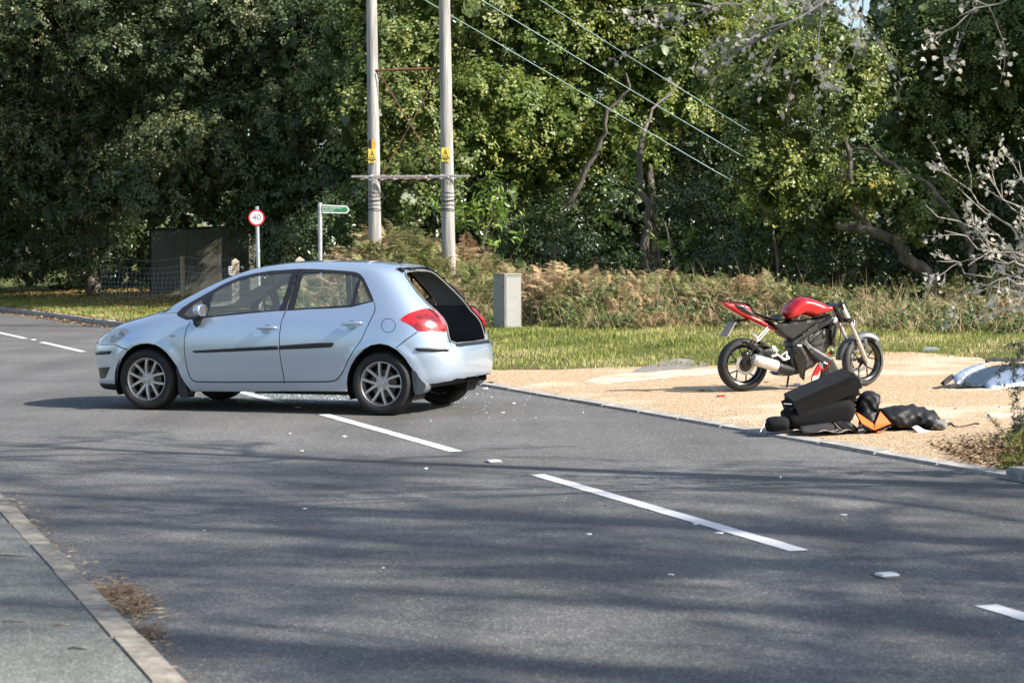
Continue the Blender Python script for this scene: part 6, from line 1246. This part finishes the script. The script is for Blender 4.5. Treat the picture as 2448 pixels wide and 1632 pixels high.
grass('grass_patch','thin patch of grass around the torn-off tailgate',X,Y,np.full(len(X),.05),rng,.005,zoff=.012)
# ---- leaf litter, twigs, chips
def litter(name,label,C,rng,size,m,cat='leaves'):
    n=len(C); Nn=rng.normal(0,.35,(n,3))+[0,0,1]; Nn/=np.linalg.norm(Nn,axis=1,keepdims=True); V,F=leaf_arrays(C,Nn,size,size*.6,rng)
    return tag(link(name,npmesh(name,V,F,{'rnd':np.repeat(rng.random(n),4)}),m),label,cat,None,'stuff')
LIT=leafmat('fallen_leaves',[(0,(.13,.06,.025)),(.5,(.26,.12,.05)),(.85,(.4,.24,.11)),(1,(.5,.36,.2))],.15,.8,.2)
n=9000; Y=rng.uniform(48,70,n); X=xk(Y)+.3+np.abs(rng.normal(4.2,1.5,n)); C=np.stack([X,Y,H(X,Y)+.02+rng.random(n)*.05],-1)
n2=900; Y2=rng.uniform(42,66,n2); X2=xk(Y2)+rng.normal(-.1,.25,n2); C2=np.stack([X2,Y2,np.where(X2<xk(Y2),.01,.12)],-1)
litter('leaf_litter','brown fallen leaves along the foot of the wood and the far kerb',np.concatenate([C,C2]),rng,.09,LIT)
n=2600; X=3.3+np.abs(rng.normal(.5,.35,n)); Y=rng.normal(15.4,.55,n); k=X>xk(Y)+.16; C=np.stack([X,Y,np.maximum(H(X,Y),.02)+.018+rng.random(n)*.012],-1)[k]
litter('leaf_litter','dark brown litter of dead leaves at the foot of the dark shrub',C,rng,.035,leafmat('dark_litter',[(0,(.05,.03,.015)),(.6,(.13,.075,.035)),(1,(.3,.22,.13))],.1,.85,.2))
def twigs(name,label,cx,cy,z,n,sx,sy,rng,ang,ll,m,zs=.03):
    t_=rng.normal(0,1,(n,2)); px=cx+t_[:,0]*sx*math.cos(ang)-t_[:,1]*sy*math.sin(ang); py=cy+t_[:,0]*sx*math.sin(ang)+t_[:,1]*sy*math.cos(ang)
    th=rng.normal(ang,.7,n); L_=ll*rng.uniform(.3,1.2,n); a=np.stack([px,py,z+.003+rng.random(n)**2*zs],-1); d=np.stack([np.cos(th)*L_,np.sin(th)*L_,rng.normal(0,.012,n)],-1); w_=np.stack([-np.sin(th),np.cos(th),0*th],-1)*rng.uniform(.0012,.003,n)[:,None]; up_=np.array([0,0,.004])
    V=np.stack([a-w_,a+w_,a+d,a+up_],1).reshape(-1,3); V[2::4,2]=np.maximum(V[2::4,2],z+.002); i=np.arange(n)[:,None]*4; F=np.concatenate([i+[0,2,3],i+[1,3,2]],1).reshape(-1,3)
    return tag(link(name,npmesh(name,V,F,{'rnd':np.repeat(rng.random(n),4)}),m),label,'twigs',None,'stuff')
TWG=leafmat('twig_litter',[(0,(.16,.10,.06)),(.5,(.32,.22,.13)),(1,(.52,.42,.28))],.0,.85,.2)
c=gp(290,1385,.0); kd=math.atan2(1,-.36)
twigs('twig_heap','heap of dry twigs and straw swept against the near kerb',c.x,c.y,.0,900,.20,.055,rng,kd,.11,TWG,.05)
c=gp(345,1460,.0); twigs('twig_heap','small clump of dry twigs further along the near kerb',c.x,c.y,.0,160,.06,.035,rng,kd,.07,TWG,.03)
Yk=rng.uniform(6.5,13.5,420); Xk=xl(Yk)+np.abs(rng.normal(0,.07,420))+.02
twigs('kerb_straw','scattered straw and grit in the gutter of the near kerb',0,0,.0,1,.1,.1,rng,0,.05,TWG)
o=bpy.data.objects['kerb_straw']; th=rng.normal(kd,.8,420); L_=rng.uniform(.015,.07,420); a=np.stack([Xk,Yk,np.full(420,.005)],-1); d=np.stack([np.cos(th)*L_,np.sin(th)*L_,0*th],-1); w_=np.stack([-np.sin(th),np.cos(th),0*th],-1)*.002
V=np.stack([a-w_,a+w_,a+d,a+[0,0,.004]],1).reshape(-1,3); i=np.arange(420)[:,None]*4; F=np.concatenate([i+[0,2,3],i+[1,3,2]],1).reshape(-1,3); o.data=npmesh('kerb_straw',V,F,{'rnd':np.repeat(rng.random(420),4)}); o.data.materials.append(TWG)
tg_=[(40,1222,.10),(60,1278,.35),(470/2.4,1370,.12)]
for x,y,l_,lb in [(18,1277,.22,'longest dark dry twig lying on the pavement'),(35,1428,.10,'short pale dry twig alone on the pavement'),(140,1437,.06,'stubby dark twig between the pavement edge and a long twig'),(180,1490,.08,'dark dry twig on the pavement close to the kerb joint'),(275,1312,.12,'curved dry twig lying in the gutter above the twig heap')]:
    p=gp(x,y,.1 if x<200 else .0); m=MB(); a_=random.uniform(-.3,.5); m.tube([p+Vector((math.cos(a_)*l_*u-l_/2,math.sin(a_)*l_*u*.5,.105-p.z+.0 if False else .004+.004*math.sin(u*5))) for u in (0,.3,.6,1)],[.003,.004,.003,.002],5); tag(m.build('twig',MT['bark'],None,sm=60),lb,'twig','loose twigs by the near kerb')
# ---- white poplars on the right: a pattern tree grown once, copied off to the side where their shade falls from
POP=leafmat('poplar_leaves',[(0,(.16,.18,.08)),(.15,(.46,.42,.32)),(1,(.82,.77,.66))],.4,.8,.25)
PBARK=mat('poplar_bark',(.2,.175,.15),.85,var=.35,scale=14,bump=.5,bscale=40,c2=(.4,.37,.33))
def grow(p,d,L_,r,depth,rng,mb,tips,spread=.6,droop=0.,seg=4,ratio=.72,kids=(2,4)):
    pts=[p]; q=p.copy(); dd=d.copy()
    for i in range(seg):
        dd=(dd+Vector((rng.gauss(0,.13),rng.gauss(0,.13),rng.gauss(0,.13)-droop))).normalized(); q=q+dd*(L_/seg); pts.append(q)
    mb.tube(pts,[r*(1-.45*i/seg) for i in range(seg+1)],6 if r>.03 else 4,False)
    if depth==0: tips+= [(pts[k],dd.copy()) for k in range(1,seg+1)]; return
    if depth==1: tips+= [(pts[-1],dd.copy())]
    for k in range(rng.randint(*kids)):
        j=rng.randint(max(1,seg//2),seg); ax=Vector((rng.gauss(0,1),rng.gauss(0,1),rng.gauss(0,.6))); nd=(dd+ax.normalized()*spread*rng.uniform(.6,1.3)).normalized()
        grow(pts[j],nd,L_*ratio*rng.uniform(.75,1.15),r*.5,depth-1,rng,mb,tips,spread,droop,seg,ratio,kids)
LEAFS=np.array([(0,0),(.14,-.02),(.46,.12),(.34,.30),(.44,.52),(.20,.58),(0,1.0),(-.20,.58),(-.44,.52),(-.34,.30),(-.46,.12),(-.14,-.02)])
def lobed(tips,n,size,rng,spread):
    V=[];F=[];A=[]
    for k in range(n):
        p,d=tips[rng.integers(0,len(tips))]; c=np.array(p)+rng.normal(0,spread,3); nn=rng.normal(0,1,3)+np.array([0,-.35,.15]); nn/=np.linalg.norm(nn); t=np.cross(nn,rng.normal(size=3)); t/=np.linalg.norm(t); bb=np.cross(nn,t); s=size*rng.uniform(.6,1.25)
        b0=len(V)
        for x,y in LEAFS: V.append(c+t*x*s+bb*y*s+nn*(abs(x)*.35*s))
        ctr=len(V); V.append(c+bb*.4*s); F+= [(b0+i,b0+(i+1)%12,ctr) for i in range(12)]; A+= [rng.random()]*13
    return np.array(V),np.array(F),np.array(A)
def quadleaves(tips,n,size,rng,spread):
    ix=rng.integers(0,len(tips),n); C=np.array([tuple(tips[i][0]) for i in ix])+rng.normal(0,spread,(n,3)); Nn=rng.normal(0,1,(n,3)); Nn/=np.linalg.norm(Nn,axis=1,keepdims=True); V,F=leaf_arrays(C,Nn,size,size*.8,rng); return V,F,np.repeat(rng.random(n),4)
pr=random.Random(12); mb=MB(); tips=[]; trunk=MB()
tp_=[Vector((0,0,-.2)),Vector((.1,.05,1.5)),Vector((-.05,.1,3.2)),Vector((.1,0,5.2)),Vector((0,.1,7.4)),Vector((.15,0,10.))]
trunk.tube(tp_,[.24,.2,.17,.13,.09,.03],10)
for k in range(17):
    u=.28+.7*k/16; z=u*10; c=Vector((.05,.05,z)); a=k*2.4+pr.uniform(-.4,.4); dr=Vector((math.cos(a),math.sin(a),pr.uniform(.25,.8))).normalized(); grow(c,dr,2.3*(1.15-u*.7),.07*(1.2-u),3,pr,mb,tips,.65,.01,3,.68,(2,3))
PR=[(14,6.2,0,1.45),(17.5,3.6,2.1,1.6),(15,1.6,4.0,1.6),(21,.6,5.2,1.8),(18,-2.2,1.2,1.6),(13.5,-1.4,3.3,1.4),(24,2.0,.6,1.9)]
LB=['half-bare white poplar rooted on the right verge opposite the near kerb']
qv,qf,qa=quadleaves(tips,3000,.08,np.random.default_rng(3),.10); lm=npmesh('leaves',qv,qf,{'rnd':qa}); lm.materials.append(POP)
e0=None
for i,(x,y,a,s) in enumerate(PR):
    e=empty('poplar_tree',(x,y,float(H(x,y))),a,'half-bare white poplar set back on the right, shading the road','tree','white poplars shading the road'); e.scale=(s,s,s)
    if i==0: t0=trunk.build('trunk',PBARK,e,sm=70); b0=mb.build('branches',PBARK,e,sm=70,fix=False); l0=link('leaves',lm,None,e)
    else:
        for s_ in (t0,b0,l0): c=s_.copy(); COL.objects.link(c); c.parent=e
# the poplar whose boughs reach into view
pt=(6.3,12.6); pe=empty('poplar_tree',(pt[0],pt[1],float(H(*pt))),0,'white poplar with pale silvery leaves hanging out over the road','tree')
pz0=Vector((pt[0],pt[1],float(H(*pt)))); m=MB(); m.tube([Vector(p) for p in [(0,0,-.2),(.05,0,1.3),(-.1,-.1,3.2),(0,-.1,5.6),(.1,0,8.5)]],[.2,.17,.14,.1,.03],10); m.build('trunk',PBARK,pe,sm=70)
pr=random.Random(5); mb=MB(); tips=[]
def bough(pts,r,n,L_,depth,spread,droop,kids=(2,3)):
    P=[Vector(p)-pz0 for p in pts]; Q=[]
    for i in range(len(P)-1):
        for k in range(4): Q.append(P[i].lerp(P[i+1],k/4)+Vector((pr.gauss(0,.02),pr.gauss(0,.02),pr.gauss(0,.02))))
    Q.append(P[-1]); mb.tube(Q,[r*(1-.8*i/(len(Q)-1)) for i in range(len(Q))],7,False)
    for k in range(n):
        j=pr.randint(len(Q)//2,len(Q)-2); d=(Q[j+1]-Q[j]).normalized(); nd=(d+Vector((pr.gauss(0,.5),pr.gauss(0,.5),pr.gauss(0,.5)-droop*3))).normalized(); grow(Q[j],nd,L_*pr.uniform(.6,1.2),r*.32,depth,pr,mb,tips,spread,droop,4,.65,kids)
bough([pz0+Vector((0,-.1,2.6)),at(2330,-120,11.4),at(2130,-90,11.2),at(1980,-20,11.),at(1950,80,11.)],.018,6,.45,1,.5,.06)
bough([pz0+Vector((0,-.1,3.0)),at(2250,-160,11.),at(2000,-60,10.8),at(1840,40,10.7),at(1700,100,10.7)],.016,8,.42,1,.45,.05)
bough([pz0+Vector((0,-.1,3.2)),at(2200,-190,11.5),at(1900,-90,11.3),at(1700,20,11.2),at(1600,10,11.2)],.015,7,.35,1,.45,.03)
bough([pz0+Vector((0,-.1,2.4)),at(2500,-60,12.),at(2330,-10,12.),at(2200,40,12.)],.014,4,.4,1,.5,.04)
t1=list(tips)
mb.build('branches',PBARK,pe,sm=70,fix=False); mb=MB(); tips=[]
for tgt in [(2140,370),(2125,470),(2150,600),(2210,500),(2260,380),(2340,370),(2180,690),(2260,590),(2330,470),(2170,530),(2200,430),(2300,420),(2240,650),(2320,560),(2230,740),(2310,680)]:
    bough([pz0+Vector((-.05,0,1.25)),at(2520,690,13.6),at((2420+tgt[0])/2+10,(640+tgt[1])/2,13.5),at(tgt[0],tgt[1],13.4)],.012,3,.22,1,.5,.0,(1,2))
t2=list(tips)
mb2=mb; ub=MB(); ut=[]
for k in range(11):
    z=5.6+k*.3; a_=k*2.4; grow(Vector((0,-.05,z)),Vector((math.cos(a_),math.sin(a_),.55)).normalized(),1.5-.08*k,.04,2,pr,ub,ut,.6,.0,4,.68,(2,3))
ub.build('upper_branches',PBARK,pe,sm=70,fix=False)
mb.build('shoots',mat('pale_shoots',(.36,.31,.26),.8,var=.2,c2=(.55,.49,.43)),pe,sm=70,fix=False)
rg=np.random.default_rng(8); uv_,uf_,ua_=quadleaves(ut,900,.07,rg,.08); link('upper_leaves',npmesh('upper_leaves',uv_,uf_,{'rnd':ua_}),POP,pe); v1,f1,a1=lobed(t1,520,.037,rg,.035); v2_,f2_,a2=lobed(t2,560,.037,rg,.018)
link('leaves',npmesh('leaves',np.concatenate([v1,v2_]),np.concatenate([f1,f2_+len(v1)]),{'rnd':np.concatenate([a1,a2])}),POP,pe)
# dark feathery shrub at the kerb
sb=(4.25,14.6); se=empty('evergreen_shrub',(sb[0],sb[1],float(H(*sb))),0,'dark feathery evergreen shrub overhanging the grass mound at the kerb','shrub'); pr=random.Random(9); mb=MB(); tips=[]
s0=Vector((sb[0],sb[1],float(H(*sb))))
for tgt,L_ in [((2310,830),.5),((2320,890),.4),((2300,985),.3),((2340,780),.5),((2345,940),.4),((2400,800),.5),((2390,900),.5)]:
    e_=at(tgt[0],tgt[1],14.2)-s0; mid=e_*.55+Vector((.1,0,.16)); pts=[Vector((.25,0,.02)),mid*.5+Vector((.12,0,.03)),mid,e_]; mb.tube(pts,[.014,.011,.007,.003],5,False)
    for k in range(16):
        u=.35+.65*k/15; p=pts[1].lerp(pts[2],u*2-.7) if u<.85 else pts[2].lerp(pts[3],(u-.6)/.4); p=mid.lerp(e_,max(0,min(1,(u-.35)/.65))); grow(p,Vector((pr.gauss(-.3,.6),pr.gauss(0,.6),pr.gauss(-.1,.5))).normalized(),.12,.003,0,pr,mb,tips,.5,.08,3)
mb.build('stems',MT['bark'],se,sm=70,fix=False)
n=7000; ix=rg.integers(0,len(tips),n); C=np.array([tuple(tips[i][0]) for i in ix])+rg.normal(0,.012,(n,3)); Nn=rg.normal(0,1,(n,3)); Nn/=np.linalg.norm(Nn,axis=1,keepdims=True); V,F=leaf_arrays(C,Nn,.03,.006,rg)
link('needles',npmesh('needles',V,F,{'rnd':np.repeat(rg.random(n),4)}),leafmat('dark_needles',[(0,(.02,.035,.02)),(.7,(.05,.075,.04)),(1,(.1,.12,.06))],.1,.6),se)
# ---- crash debris
def chip(name,label,x,y,z,s,m,group,seed,cat='debris',fl=.35,xyz=None):
    r=random.Random(seed); n=r.randint(5,7); P=[(s*r.uniform(.5,1)*math.cos(2*math.pi*k/n),s*r.uniform(.4,1)*math.sin(2*math.pi*k/n)) for k in range(n)]; h=s*fl*r.uniform(.5,1.1)
    m_=MB(); v=[(a,b,0) for a,b in P]+[(a*.75,b*.75,h*r.uniform(.6,1)) for a,b in P]; m_.add(v,[tuple(range(n))[::-1],tuple(range(n,2*n))]+[(i,(i+1)%n,n+(i+1)%n,n+i) for i in range(n)])
    o=m_.build(name,m,None); p=gp(x,y,z) if xyz is None else Vector(xyz); o.location=(p.x,p.y,z+.003); o.rotation_euler=(0,0,r.uniform(0,6)); tag(o,label,cat,group); return o
PALE=mat('pale_fragment',(.66,.62,.58),.6,var=.15); BLUEC=mat('blue_fragment',(.42,.52,.64),.35,coat=.6)
for i,(x,y,s) in enumerate([(790,1003,.035),(693,1036,.03),(880,990,.035),(978,1077,.045),(1353,1228,.04),(1652,1225,.045),(1595,1205,.03),(1938,1183,.035),(880,1305,.02),(1115,893,.06),(1128,912,.035),(1062,893,.03),(1180,927,.04),(1155,948,.04),(665,996,.03),(468,1219,.02),(1010,1031,.02),(1095,905,.03),(1205,930,.02),(1540,1320,.03),(700,1169,.03),(1230,960,.025),(1075,885,.03)]):
    chip('plastic_fragment','small pale plastic fragment scattered on the asphalt',x,y,0,s*.75,PALE if i%4 else MT['white'],'pale fragments scattered on the asphalt',i)
chip('bumper_clip','long flat white clip lying in the hatchback shadow',685,936,0,.06,MT['white'],None,77,fl=.15)
for i,(x,y,s,m,l) in enumerate([(1640,896,.06,MT['white'],'white plastic shard by the motorcycle rear tyre'),(1612,897,.045,DGREY,'dark grey plastic shard left of the motorcycle rear tyre'),(1655,911,.075,REDP,'flat red fairing shard in front of the motorcycle rear tyre'),(1760,878,.05,REDP,'red plastic shard under the motorcycle sump'),(1260,903,.03,DGREY,'black rubber scrap alone on the gravel near the hatchback'),(2194,939,.03,REDP,'tiny dark red scrap on the gravel right of the coat')]):
    p=gp(x,y,.06); chip('plastic_shard',l,x,y,Ha(p.x,p.y),s,m,None,100+i,fl=.25)
p=gp(1858,890,.06); chip('plastic_shard','pale grey plastic shard beside the shattered red fairing',1830,886,Ha(p.x,p.y),.07,MT['white'],None,130,fl=.4)
for i in range(26):
    x=rng.uniform(1.2,7); y=rng.uniform(17.5,26.5)
    if inpoly(np.array([[x,y]]),APN)[0] and x>xk(y)+.4: chip('pebble','small pale stone lying loose on the sandy gravel',0,0,Ha(x,y),rng.uniform(.015,.04),PALE,'loose stones on the gravel',200+i,'stone',.6,(x,y,0))
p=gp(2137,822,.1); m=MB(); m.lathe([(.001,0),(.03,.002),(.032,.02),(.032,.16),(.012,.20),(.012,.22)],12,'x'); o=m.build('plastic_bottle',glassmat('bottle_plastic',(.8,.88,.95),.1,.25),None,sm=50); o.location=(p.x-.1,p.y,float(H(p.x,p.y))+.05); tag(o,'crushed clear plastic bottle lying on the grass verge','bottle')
# shattered window glass under the car
n=2600; u=rng.normal(0,1,(n,2)); g0=gp(740,915,0); X=g0.x+u[:,0]*.75; Y=g0.y+.35+u[:,1]*.55; n2=220; X=np.concatenate([X,rng.normal(-.1,.9,n2)]); Y=np.concatenate([Y,rng.normal(21.3,1.4,n2)]); n3=50; X=np.concatenate([X,rng.uniform(-1.5,2.5,n3)]); Y=np.concatenate([Y,rng.uniform(12,20,n3)]); k=(X<xk(Y)-.05); X,Y=X[k],Y[k]; n=len(X); C=np.stack([X,Y,.004+rng.random(n)*.006],-1); Nn=rng.normal(0,.5,(n,3))+[0,0,1]; Nn/=np.linalg.norm(Nn,axis=1,keepdims=True); V,F=leaf_arrays(C,Nn,.014,.012,rng)
gm=bpy.data.materials.new('broken_glass'); gm.use_nodes=True; b=gm.node_tree.nodes['Principled BSDF']; b.inputs['Base Color'].default_value=(.55,.75,.74,1); b.inputs['Roughness'].default_value=.08; b.inputs['Specular IOR Level'].default_value=.9; b.inputs['Transmission Weight'].default_value=.35
tag(link('broken_glass',npmesh('broken_glass',V,F),gm),'glittering crumbs of broken window glass under the hatchback','glass',None,'stuff')
